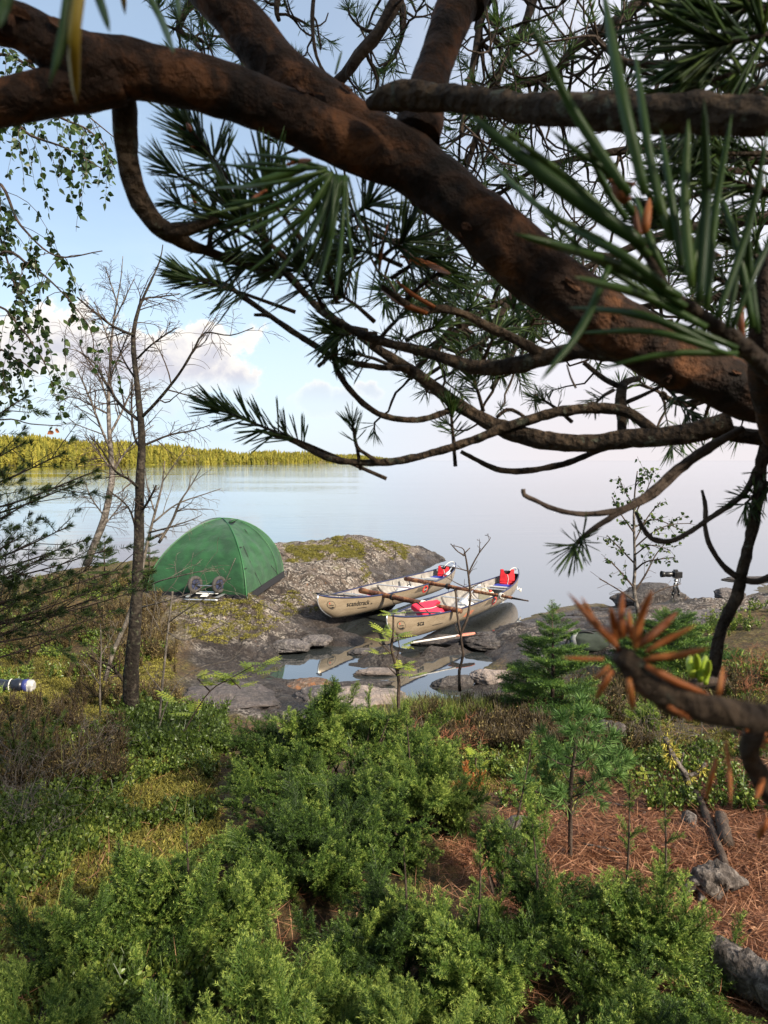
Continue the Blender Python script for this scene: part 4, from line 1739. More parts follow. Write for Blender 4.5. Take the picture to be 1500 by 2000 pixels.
def paddle(a, b, label, shaft, blade, br=.085, bl=.48, tgrip=True):
    t = thing('paddle', (a + b) / 2, label, 'paddle')
    d = nrm(b - a)
    L = np.linalg.norm(b - a)
    mb = MB()
    tube(mb, [a, a + d * (L - bl * .8)], .0145, 8)
    mb.build('shaft', M[shaft], t, smooth=True)
    s = nrm(np.cross(d, [0, 0, 1]))
    n = np.cross(s, d)
    mb = MB()
    prof = [(0, .02), (.1, .05), (.3, .085), (.6, .095), (.85, .08), (.97, .045), (1, .01)]
    up_, lo = [], []
    for k, w in prof:
        p = a + d * (L - bl + bl * k)
        up_ += [p - s * w * br / .095 + n * .003, p + n * .012, p + s * w * br / .095 + n * .003]
        lo += [p - s * w * br / .095 - n * .003, p - n * .012, p + s * w * br / .095 - n * .003]
    v = np.array(up_ + lo)
    m_ = len(up_)
    q = []
    for k in range(len(prof) - 1):
        i = k * 3
        for j in (0, 1):
            q.append([i + j, i + j + 1, i + j + 4, i + j + 3])
            q.append([m_ + i + j, m_ + i + j + 3, m_ + i + j + 4, m_ + i + j + 1])
        q.append([i, i + 3, m_ + i + 3, m_ + i])
        q.append([i + 2, m_ + i + 2, m_ + i + 5, i + 5])
    mb.add(v, None, q)
    mb.build('blade', M[blade], t, smooth=True)
    if tgrip:
        mb = MB()
        tube(mb, [a - s * .055, a + s * .055], .016, 8)
        mb.build('grip', M[shaft], t, smooth=True)
    return t


M['paddle_red'] = plain('worn_red_blade', (.56, .19, .12), .5, .4, var=.25)
M['white_shaft'] = plain('white_shaft', (.66, .62, .58), .4, .5)
_pa, _pb = PZ(800, 1256, .255), PZ(927, 1236, .24)
paddle(_pa, _pb, 'white paddle with a faded red blade lying on the dark ledge beside the canoe', 'white_shaft', 'paddle_red', .075, .38, False)
# black paddles reaching over the bows
paddle(canF.W(-.985 * canF.L / 2, .02, .50), canF.W(-.55 * canF.L / 2, -.20, .30), 'black paddle resting in the bow of the canoe nearer the tent', 'black_plastic', 'black_plastic', .06, .40)
paddle(canN.W(-.97 * canN.L / 2, .06, .50), canN.W(-.58 * canN.L / 2, -.30, .345), 'black paddle resting over the bow rail of the canoe farther from the tent', 'black_plastic', 'black_plastic', .05, .40)
paddle(canN.W(.36 * canN.L / 2, .16, .37), canN.W(-.22 * canN.L / 2, -.22, .33), 'aluminium paddle laid across the middle of the canoe farther from the tent', 'alu', 'white_plastic', .07, .42)
paddle(canF.W(.93 * canF.L / 2, -.03, .44), canF.W(.60 * canF.L / 2, -.30, .36), 'aluminium paddle leaning in the stern of the canoe nearer the tent', 'alu', 'white_plastic', .05, .35)

M['can_cream'] = plain('cream_plastic', (.62, .56, .40), .4, .5, var=.08)


def jerrycan():
    p = canN.W(.30 * canN.L / 2, -.08, .05)
    t = thing('water_canister', p, 'cream plastic water canister with a red cap in the near canoe', 'canister')
    R = canN.R
    mb = MB()
    box(mb, p + R @ np.array([0, 0, .13]), (.17, .27, .24), R)
    bevel(mb.build('body', M['can_cream'], t), .03, 3)
    mb = MB()
    tube(mb, catmull([p + R @ np.array([0, -.02, .25]), p + R @ np.array([0, .0, .30]), p + R @ np.array([0, .08, .30]), p + R @ np.array([0, .10, .25])], .02), .014, 8)
    mb.build('handle', M['can_cream'], t, smooth=True)
    mb = MB()
    tube(mb, [p + R @ np.array([0, -.085, .25]), p + R @ np.array([0, -.085, .285])], .030, 12)
    mb.build('cap', M['decal_red'], t, smooth=True)


jerrycan()

M['bag_white'] = plain('white_dry_bag', (.66, .64, .60), .5, .4, bmp=.5, bscale=25)


def dry_bag(can, u, y, z, s, label):
    p = can.W(u * can.L / 2, y, z)
    import bmesh
    bm = bmesh.new()
    bmesh.ops.create_icosphere(bm, subdivisions=4, radius=1)
    v = np.array([q.co[:] for q in bm.verts])
    f = np.array([[q.index for q in t.verts] for t in bm.faces])
    bm.free()
    v = v * (1 + .35 * fbm(v * 2, 4, 5)[:, None]) * np.array(s)
    mb = MB()
    mb.add(v @ can.R.T + p, f)
    t = thing('dry_bag', p, label, 'bag')
    mb.build('sack', M['bag_white'], t, smooth=True)
    mb = MB()
    tube(mb, catmull([p + [0, 0, s[2] * .9], p + [.05, -.03, s[2] * 1.3], p + [.10, 0, s[2] * .9]], .02), .009, 6)
    mb.build('strap', M['black_web'], t)


dry_bag(canF, .16, .03, .12, (.30, .20, .12), 'white crumpled dry bag on the floor of the canoe nearer the tent')
dry_bag(canN, .05, .05, .11, (.22, .17, .10), 'white crumpled dry bag on the floor of the canoe farther from the tent')

# mooring line from the near canoe's stern to the shore
mb = MB()
_c = lambda x, y, z: canN.W(.60 * canN.L / 2 + x, y - .40, z + .30)
_s = _c(0, 0, 0)
tube(mb, catmull([_s, _c(-.04, -.02, -.05), _c(.02, -.04, -.03), _c(.05, -.03, -.09), _c(.09, -.05, -.05), _c(.07, -.05, -.12)], .015), .010, 6)
tag(mb.build('rope', M['rope_white'], smooth=True, loc=_s), 'short white rope knotted at the near canoe rail', 'rope')


# ------------------------------------------------------------------ camera on tripod at the right shore
def tripod():
    b = PZ(1318, 1178, .36)
    b = PY(1318, 1176, 13.0)
    top = PY(1320, 1136, 13.0)
    t = thing('tripod', b, 'black camera tripod standing on the boulder at the lake edge', 'tripod')
    for dx, dy in ((-.17, -.06), (.13, -.09), (.02, .15)):
        mb = MB()
        foot = b + [dx * .62, dy, -.05]
        mid = (top + foot) / 2
        tube(mb, [top + [dx * .12, dy * .1, -.02], mid + [dx * .03, 0, 0]], .018, 8)
        tube(mb, [mid + [dx * .03, 0, 0], foot], .012, 8)
        tube(mb, [mid + [dx * .03, 0, .02], mid + [dx * .03, 0, -.03]], .024, 8)
        mb.build('leg', M['black_plastic'], t, smooth=True)
    mb = MB()
    tube(mb, [top + [0, 0, -.22], top + [0, 0, .02]], .020, 10)
    mb.build('centre_column', M['alu'], t, smooth=True)
    mb = MB()
    tube(mb, [top + [0, 0, 0], top + [0, 0, .03], top + [0, 0, .06]], [.03, .04, .022], 10)
    box(mb, top + [0, 0, .068], (.11, .08, .016))
    mb.build('head', M['alu'], t)
    c = top + [0.0, 0, .135]
    k = thing('camera', c, 'black camera with a long hooded lens mounted on the tripod', 'camera')
    mb = MB()
    box(mb, c, (.105, .15, .115))
    box(mb, c + [-.01, 0, .07], (.075, .06, .04))
    box(mb, c + [.03, -.06, .0], (.12, .04, .115))
    bevel(mb.build('body', M['black_plastic'], k), .012, 3)
    mb = MB()
    pts = [c + [-x, 0, 0] for x in (.04, .09, .10, .17, .18, .20)]
    tube(mb, pts, [.045, .045, .05, .05, .046, .046], 16)
    mb.build('lens', M['black_plastic'], k, smooth=True)
    mb = MB()
    tube(mb, [c + [-.195, 0, 0], c + [-.275, 0, .005]], [.048, .062], 16, cap=False)
    h = mb.build('lens_hood', M['black_plastic'], k, smooth=True)
    so = h.modifiers.new('thickness', 'SOLIDIFY')
    so.thickness = .005
    mb = MB()
    tube(mb, catmull([c + [.05, .05, .05], c + [.09, .02, -.06], c + [.06, -.02, -.16], c + [.03, .03, -.05]], .02), .006, 5)
    mb.build('strap', M['black_web'], k, smooth=True)


tripod()


def backpack():
    p = G(1150, 1270)
    t = thing('backpack', p, 'dark green backpack lying on the shore behind the little spruce', 'backpack')
    import bmesh
    bm = bmesh.new()
    bmesh.ops.create_icosphere(bm, subdivisions=4, radius=1)
    v = np.array([q.co[:] for q in bm.verts])
    f = np.array([[q.index for q in tt.verts] for tt in bm.faces])
    bm.free()
    v = np.sign(v) * np.abs(v) ** .7
    v = v * (1 + .25 * fbm(v * 2, 4, 8)[:, None]) * np.array([.26, .18, .15]) + [0, 0, .12]
    mb = MB()
    mb.add(v + p, f)
    mb.build('sack', plain('dark_green_canvas', (.035, .045, .035), .8, .3, bmp=.5, bscale=40), t, smooth=True)
    for dy in (-.1, .02):
        mb = MB()
        a = np.linspace(-.3, math.pi + .3, 14)
        tube(mb, p + np.stack([np.cos(a) * .24 + dy, 0 * a - .06 + dy * .4, .10 + np.sin(a) * .18], 1), .016, 6)
        mb.build('strap', M['black_web'], t, smooth=True)
    mb = MB()
    tube(mb, p + np.array([[-.22, -.12, .02], [-.26, -.13, .2], [-.22, -.12, .28]]), .035, 8)
    mb.build('rolled_mat', plain('grey_foam', (.20, .21, .22), .8, .3), t, smooth=True)


backpack()


def packed_bag():
    p = G(28, 1352)
    t = thing('packed_bag', p, 'black and blue packing tube with a white end lying on the moss', 'bag')
    ax = nrm(np.array([1, .08, 0]))
    c = p + [0, 0, .06]
    s = np.linspace(-.42, .10, 16)
    mb = MB()
    pts = c[None] + ax[None] * s[:, None]
    rr = .066 * (1 + .12 * np.sin(s * 30))
    tube(mb, pts, rr, 16, bump=.35, bscale=14, seed=4)
    mb.build('cover', plain('black_bag_cover', (.010, .012, .02), .35, .6), t, smooth=True)
    mb = MB()
    tube(mb, [c + ax * .10, c + ax * .15], [.069, .070], 16)
    mb.build('blue_band', plain('blue_bag_band', (.03, .04, .17), .5, .4), t, smooth=True)
    mb = MB()
    tube(mb, [c + ax * .15, c + ax * .20, c + ax * .215], [.068, .069, .045], 7, bump=.2, bscale=12)
    mb.build('white_end', plain('white_bag_end', (.40, .39, .37), .5, .4, bmp=.5, bscale=30), t)
    for d in (-.03, -.2):
        mb = MB()
        a = np.linspace(0, 2 * math.pi, 16)
        y = np.cross(ax, [0, 0, 1])
        tube(mb, c + ax * d + (y[None] * np.cos(a)[:, None] + np.array([0, 0, 1.])[None] * np.sin(a)[:, None]) * .074, .006, 5)
        mb.build('strap', M['rope_white'], t)


packed_bag()
# ------------------------------------------------------------------ the big pine the photo looks through
def PD(px, py, d):
    """point at depth d along the sight line (d measured straight ahead)"""
    return np.array([0, 0, EYE]) + pix_dir(px, py) * d


pine_base = np.array([0.62, 0.62, 0.0])
pine_base[2] = gz(.62, .62) - .05
pine = thing('pine_tree', pine_base, 'large old pine whose thick crooked limbs hang across the whole upper view', 'pine tree')


def limb_pts(ctrl, step):
    """ctrl rows (px, py, radius px, depth)"""
    rows = []
    for px, py, r, d in ctrl:
        rows.append([*PD(px, py, d), r * d / FPX])
    return catmull(rows, step)


def limb(ctrl, name='limb', m='pine_bark', n=18, bmp=.16, bs=45, seed=0, step=None, par=None, thin=None):
    rough = min(r * d / FPX for _, _, r, d in ctrl)
    k = {'pine_twig': .75, 'twig': .75}.get(m, 1.0) if thin is None else thin
    ctrl = [(a, b, r * k, d) for a, b, r, d in ctrl]
    q = limb_pts(ctrl, step or max(.006, rough * .35))
    mb = MB()
    tube(mb, q[:, :3], q[:, 3], n, bump=bmp, bscale=bs, seed=seed)
    return mb.build(name, M[m], par or pine, smooth=True), q


def shoot_needles(mb, base, tip, nl, n, a0=72, a1=22, wr=18, prism=False, start=.0, rng=RNG, droop=0.0, tip_share=.45, side=None):
    """needle pairs round a shoot from base to tip"""
    ax = tip - base
    L = np.linalg.norm(ax)
    ax = ax / max(L, 1e-9)
    k = n
    s = np.where(rng.random(k) < tip_share, 1 - .25 * rng.random(k) ** 1.5, start + (1 - start) * rng.random(k))
    rad = rdir(k, rng)
    rad = nrm(rad - ax * (rad @ ax)[:, None])
    if side is not None:
        rad = nrm(rad + np.asarray(side) * 1.0)
        rad = nrm(rad - ax * (rad @ ax)[:, None])
    ang = np.radians(a0 + (a1 - a0) * s + rng.normal(size=k) * 9)
    d = ax[None] * np.cos(ang)[:, None] + rad * np.sin(ang)[:, None]
    d[:, 2] -= droop
    d = nrm(d)
    b = base + ax[None] * (s * L)[:, None]
    ln = nl * (.72 + .4 * rng.random(k))
    tn = np.clip(.42 + .25 * rng.normal(size=k), 0, 1)
    needles(mb, b, d, ln, ln / wr, tn, .10, prism, rng)
    # the twin of each pair
    needles(mb, b, nrm(d + rng.normal(size=(k, 3)) * .07), ln * .97, ln / wr, tn, .10, prism, rng)


# main limbs ----------------------------------------------------------------
A_ = [(-700, -1500, 12, .95), (-250, -800, 26, .78), (120, -360, 40, .66), (380, -60, 50, .60), (470, 45, 50, .60), (545, 130, 50, .60), (620, 190, 50, .60), (700, 250, 54, .60), (765, 295, 62, .60), (835, 345, 66, .60), (930, 425, 63, .60),
      (1045, 525, 66, .61), (1175, 622, 66, .62), (1320, 705, 62, .64), (1470, 768, 60, .66), (1580, 800, 64, .68), (1720, 830, 70, .72)]
A_ = [(a, b, r * .88, d) for a, b, r, d in A_]
limb(A_, seed=1, n=28, bmp=.17, bs=28)
B_ = [(790, 325, 50, .60), (700, 285, 57, .59), (620, 250, 57, .58), (540, 215, 57, .57), (460, 183, 58, .56), (370, 160, 60, .55), (280, 143, 62, .54), (190, 128, 66, .53), (110, 95, 58, .52), (40, 55, 52, .51), (-60, 20, 50, .50), (-420, -160, 40, .50), (-900, -420, 26, .55), (-1300, -520, 8, .6)]
B_ = [(a, b, r * .86, d) for a, b, r, d in B_]
limb(B_, seed=2, n=28, bmp=.19, bs=28)
limb([(230, 150, 52, .535), (150, 172, 47, .53), (70, 190, 42, .525), (-10, 208, 42, .52), (-110, 225, 42, .52), (-500, 250, 32, .53), (-1000, 180, 20, .58), (-1350, 190, 7, .62)], seed=3, n=22, bs=28)
limb([(1150, -1100, 14, .95), (1060, -560, 28, .80), (925, -60, 44, .66), (902, -10, 42, .65), (880, 40, 38, .64), (860, 95, 35, .63), (842, 150, 36, .62), (828, 205, 42, .61), (812, 270, 50, .60)], seed=4, n=22, bmp=.12, bs=60)
limb([(722, 205, 14, .56), (760, 190, 26, .55), (810, 186, 30, .54), (900, 195, 28, .52), (1000, 207, 31, .49), (1100, 214, 36, .46), (1200, 215, 40, .44), (1350, 222, 42, .42), (1500, 230, 41, .40), (1650, 250, 42, .40)],
     m='pine_twig', seed=5, n=22, bmp=.40, bs=75, thin=.86)
# the hanging limb on the left and its twigs
E_ = [(a, b, r * .9, d) for a, b, r, d in [(236, 170, 30, .55), (243, 215, 27, .56), (246, 280, 25, .57), (255, 340, 24, .58), (275, 395, 23, .59), (308, 440, 21, .60), (345, 462, 18, .62), (372, 480, 14, .63), (405, 490, 10, .64), (450, 507, 9, .66), (500, 520, 8, .68), (548, 540, 7, .70)]]
limb(E_, m='pine_twig', seed=6, bmp=.24, bs=70, thin=1.0)
limb([(322, 452, 17, .60), (365, 447, 15, .60), (400, 435, 13, .60), (425, 425, 11, .60)], m='pine_twig', seed=7, bmp=.2, bs=70)
limb([(408, 490, 8, .64), (415, 420, 6, .64), (425, 330, 6, .65), (375, 265, 7, .66)], m='pine_twig', seed=7, n=8)
F_ = [(1240, 694, 24, .66), (1190, 690, 23, .68), (1130, 686, 22, .70), (1060, 700, 22, .72), (1000, 715, 22, .74), (930, 718, 19, .76), (875, 702, 15, .77), (825, 686, 13, .78), (750, 668, 12, .79), (690, 645, 11, .80), (645, 618, 10, .81), (610, 590, 9, .82), (590, 565, 8, .82), (560, 530, 7, .82)]
limb(F_, m='pine_twig', seed=8, bmp=.22, bs=90)
limb([(1065, 695, 15, .72), (1000, 660, 13, .72), (950, 637, 12, .72), (905, 613, 10, .72), (860, 603, 11, .71), (815, 605, 9, .70), (745, 560, 7, .68)], m='pine_twig', seed=9, bmp=.25, bs=100)
N_ = [(800, 720, 9, .84), (750, 718, 8, .84), (700, 711, 8, .84), (655, 700, 8, .84), (620, 678, 8, .84), (575, 650, 8, .84), (525, 615, 7, .84), (475, 580, 7, .84), (440, 556, 6, .84), (385, 542, 4, .84)]
limb(N_, m='pine_twig', seed=10, n=10, bmp=.3, bs=160)
limb([(540, 625, 5, .84), (520, 616, 5, .83), (497, 615, 4, .82)], m='pine_twig', seed=10, n=8)
G_ = [(700, 655, 9, .90), (750, 690, 13, .90), (790, 715, 15, .90), (840, 750, 16, .90), (885, 785, 17, .90), (935, 815, 19, .89), (990, 840, 22, .88), (1060, 860, 24, .86), (1150, 866, 23, .84), (1225, 857, 24, .82), (1300, 854, 26, .80), (1375, 838, 27, .78), (1428, 822, 25, .77)]
limb(G_, m='pine_twig', seed=11, bmp=.22, bs=80)
limb([(1380, 836, 24, .78), (1450, 850, 20, .80), (1520, 860, 22, .80), (1640, 880, 26, .78)], m='pine_twig', seed=12)
H_ = [(500, 838, 3, .92), (535, 850, 6, .92), (565, 857, 7, .92), (600, 875, 8, .92), (645, 896, 9, .91), (700, 903, 9, .91), (755, 903, 10, .90), (825, 890, 10, .89), (900, 868, 11, .88), (960, 845, 12, .87), (1025, 822, 13, .86), (1100, 803, 14, .85), (1175, 797, 15, .84), (1225, 805, 15, .83), (1262, 830, 14, .82), (1285, 850, 13, .81)]
limb(H_, m='pine_twig', seed=13, n=12, bmp=.3, bs=140)
limb([(900, 882, 5, .92), (950, 908, 7, .92), (990, 920, 8, .92), (1050, 917, 8, .92), (1110, 903, 8, .91), (1160, 884, 7, .91), (1215, 865, 7, .90)], m='pine_twig', seed=14, n=10, bmp=.3, bs=150)
limb([(735, 900, 6, .9), (712, 885, 5, .9), (697, 872, 5, .9), (690, 835, 4, .9)], m='pine_twig', seed=15, n=8)
limb([(888, 870, 5, .9), (884, 845, 5, .9), (881, 805, 4, .9)], m='pine_twig', seed=15, n=8)
limb([(655, 680, 6, .86), (655, 715, 7, .86), (675, 750, 8, .86), (710, 788, 8, .87), (750, 812, 8, .87), (815, 820, 8, .88), (875, 802, 8, .89), (888, 780, 8, .9)], m='pine_twig', seed=16, n=10, bmp=.3, bs=150)
limb([(970, 815, 5, .88), (990, 800, 5, .88), (1010, 805, 5, .88), (1035, 822, 5, .87)], m='pine_twig', seed=16, n=8)
limb([(1213, 855, 14, .84), (1215, 820, 13, .85), (1212, 790, 14, .86), (1215, 758, 13, .87), (1225, 745, 9, .88), (1250, 738, 7, .89)], m='pine_twig', seed=17, n=12, bmp=.3)
limb([(1210, 755, 8, .87), (1180, 740, 7, .88), (1140, 708, 6, .88)], m='pine_twig', seed=17, n=8)
limb([(1225, 785, 6, .87), (1260, 770, 5, .88), (1295, 752, 5, .88)], m='pine_twig', seed=17, n=8)
limb([(1107, 712, 2, .8), (1115, 738, 2.5, .8), (1125, 758, 3, .8)], m='pine_twig', seed=18, n=6)
# right: thin hanging twigs over the water
L_ = [(1022, 955, 5, .70), (1024, 967, 6, .70), (1045, 977, 6, .70), (1086, 995, 7, .70), (1141, 1004, 7, .70), (1207, 997, 8, .70), (1245, 978, 8, .70), (1282, 950, 9, .70), (1333, 906, 9, .70), (1390, 868, 10, .71), (1450, 838, 10, .72)]
limb(L_, m='twig', seed=19, n=10, bmp=.35, bs=170)
limb([(1118, 1072, 4, .70), (1132, 1056, 6, .70), (1155, 1036, 7, .70), (1188, 1014, 8, .70), (1225, 993, 8, .70), (1265, 975, 8, .70), (1305, 943, 8, .70), (1350, 903, 8, .71), (1420, 856, 9, .72)], m='twig', seed=20, n=10, bmp=.35, bs=170)
limb([(1242, 1000, 4, .8), (1254, 1028, 6, .8), (1273, 1052, 7, .8), (1309, 1057, 7, .8), (1350, 1037, 7, .8), (1383, 1014, 7, .8), (1423, 988, 8, .8), (1456, 960, 8, .8), (1476, 920, 8, .8), (1500, 880, 8, .8)], m='twig', seed=21, n=10, bmp=.35, bs=150)
limb([(1371, 957, 4, .8), (1378, 992, 6, .8), (1377, 1025, 6, .8), (1384, 1058, 7, .8), (1399, 1087, 7, .8), (1420, 1113, 8, .8), (1441, 1128, 8, .8)], m='twig', seed=22, n=10, bmp=.35, bs=150)
Mm = [(1500, 850, 15, .80), (1489, 900, 15, .80), (1482, 955, 14, .80), (1474, 1010, 14, .80), (1463, 1065, 14, .80), (1449, 1120, 14, .80), (1440, 1164, 14, .80), (1420, 1204, 15, .80), (1406, 1240, 15, .80), (1397, 1290, 15, .80), (1392, 1345, 13, .80)]
limb(Mm, m='pine_twig', seed=23, n=12, bmp=.35, bs=110)
limb([(1455, 1133, 8, .8), (1480, 1136, 8, .8), (1520, 1118, 8, .8)], m='twig', seed=24, n=8)
# dead limb close to the lens with rust-coloured needles, and its fork
limb([(1205, 1278, 18, .24), (1235, 1300, 28, .24), (1265, 1338, 31, .24), (1317, 1366, 34, .24), (1390, 1386, 32, .24), (1470, 1398, 30, .245), (1560, 1412, 30, .25), (1700, 1430, 30, .26)], m='pine_twig', seed=25, n=16, bmp=.30, bs=150, thin=.9)
limb([(1490, 1400, 22, .27), (1470, 1440, 26, .27), (1465, 1480, 24, .28), (1500, 1540, 30, .29), (1560, 1600, 34, .30)], m='pine_twig', seed=26, n=14, bmp=.3, bs=110)
# dark upright branch at the right edge
limb([(1500, 500, 12, .50), (1490, 600, 20, .50), (1488, 700, 26, .52), (1500, 780, 30, .56), (1520, 850, 30, .6)], seed=27, n=14)
limb([(1250, 470, 10, .30), (1300, 560, 13, .30), (1360, 610, 17, .31), (1430, 660, 22, .32), (1500, 720, 26, .36), (1600, 800, 30, .5)], m='pine_twig', seed=28, n=12, bmp=.3, bs=120)

# trunk, out of frame to the right
mb = MB()
tr = catmull([[*pine_base, .13], [.60, .66, 2.0, .11], [.58, .70, 3.0, .10], [.62, .75, 4.2, .085], [.60, .85, 5.6, .06], [.62, .9, 7.0, .02]], .06)
tube(mb, tr[:, :3], tr[:, 3], 22, bump=.14, bscale=14)
mb.build('trunk', M['pine_bark'], pine, smooth=True)

# needles on the near shoots: base px, tip px, depth, needle px, pairs
rgp = np.random.default_rng(11)
NS = [  # (bx, by, tx, ty, depth, nl, n, a0, a1)
    (440, 340, 372, 252, .66, 105, 46, 60, 25), (430, 335, 395, 275, .68, 90, 30, 70, 30), (425, 385, 330, 330, .72, 70, 36, 70, 25), (400, 425, 345, 395, .70, 62, 30, 70, 35),
    (470, 455, 420, 430, .66, 105, 40, 75, 35), (520, 470, 470, 430, .62, 120, 40, 75, 35), (560, 430, 520, 380, .60, 120, 26, 80, 40),
    (740, 500, 690, 485, .66, 115, 44, 80, 40), (760, 490, 790, 470, .68, 110, 40, 80, 40), (560, 540, 520, 505, .68, 105, 44, 80, 40), (610, 560, 585, 520, .74, 95, 46, 80, 40),
    (650, 560, 640, 530, .74, 90, 40, 80, 40), (700, 600, 665, 575, .78, 80, 40, 80, 40), (690, 640, 660, 640, .84, 75, 36, 80, 40), (800, 520, 840, 500, .72, 90, 34, 80, 40),
    (820, 560, 860, 530, .74, 85, 34, 80, 40), (760, 640, 800, 600, .8, 80, 34, 80, 40), (880, 640, 920, 600, .84, 60, 34, 80, 40), (950, 690, 965, 655, .85, 65, 36, 80, 40), (820, 650, 850, 640, .8, 70, 30, 80, 40),
    (500, 530, 470, 520, .7, 90, 30, 80, 45), (620, 470, 640, 430, .66, 100, 30, 80, 40), (690, 420, 720, 400, .7, 100, 26, 80, 40),
]


def shoot(bx, by, tx, ty, d, nl, n, a0, a1, wr, r, ts=.45, side=None):
    """one shoot: stem under the tree, needles under the stem"""
    tw = MB()
    tube(tw, [PD(bx + (bx - tx) * .9, by + (by - ty) * .9 + 6, d + .012), PD(bx, by, d), PD(tx, ty, d - .01)], [r * 1.2 * d / FPX, r * d / FPX, r * .65 * d / FPX], 7)
    st = tw.build('shoot', M['pine_twig'], pine, smooth=True)
    nb = MB()
    shoot_needles(nb, PD(bx, by, d), PD(tx, ty, d - .01), nl * d / FPX, n, a0, a1, wr, True, rng=rgp, tip_share=ts, side=side)
    nb.build('needles', M['needle'], st, smooth=True)


for bx, by, tx, ty, d, nl, n, a0, a1 in NS:
    shoot(bx, by, tx, ty, d, nl, n, a0, a1, 22, 4)

# clear tufts at the branch tips
TS = [(480, 575, 372, 543, .84, 72, 70, 62, 22, None), (600, 868, 428, 800, .92, 72, 75, 70, 18, (0, 0, .6)), (697, 872, 688, 828, .90, 46, 22, 45, 25, None), (885, 855, 880, 800, .9, 58, 30, 65, 25, None),
      (1140, 1048, 1122, 1068, .70, 66, 30, 85, 40, None), (1046, 772, 1044, 778, 1.2, 34, 22, 85, 60, None), (1180, 772, 1160, 790, .9, 44, 22, 70, 30, None), (1310, 765, 1355, 815, .86, 62, 40, 70, 25, None),
      (870, 660, 850, 700, .86, 55, 26, 75, 35, None), (935, 770, 925, 740, .9, 62, 34, 70, 30, None), (900, 690, 985, 640, .9, 50, 40, 70, 35, None), (730, 700, 690, 690, .86, 60, 30, 80, 40, None), (1480, 960, 1455, 985, .8, 55, 30, 70, 40, None),
      (1490, 920, 1500, 960, .8, 60, 24, 70, 40, None), (1090, 800, 1060, 780, .95, 40, 20, 70, 35, None), (700, 650, 660, 655, .82, 75, 26, 80, 40, None), (640, 700, 660, 690, .84, 62, 20, 85, 50, None)]
for bx, by, tx, ty, d, nl, n, a0, a1, sd in TS:
    shoot(bx, by, tx, ty, d, nl, n, a0, a1, 18, 3.4, .35, sd)


# very close needles, one by one: (bx, by, tx, ty, width px, depth, bow px)
def close_needles(rows, m, nm, tint=.45):
    mb = MB()
    for bx, by, tx, ty, w, d, bow in rows:
        a, b = PD(bx, by, d), PD(tx, ty, d * (1 + .08 * rgp.normal()))
        n_ = np.array([ty - by, -(tx - bx)], float)
        n_ /= max(np.linalg.norm(n_), 1)
        mid = PD((bx + tx) / 2 + n_[0] * bow, (by + ty) / 2 + n_[1] * bow, d)
        q = catmull([a, mid, b], .006)
        k = len(q)
        s = np.linspace(0, 1, k)
        r = w * d / FPX / 2 * np.minimum(1, 1.35 * (1 - s) ** .42) * (.75 + .25 * np.minimum(1, s * 6))
        tube(mb, q, np.maximum(r, 1e-5), 5, tint=float(np.clip(tint + .18 * rgp.normal(), 0, 1)), cap=True)
    return mb.build(nm, m, pine, smooth=True)


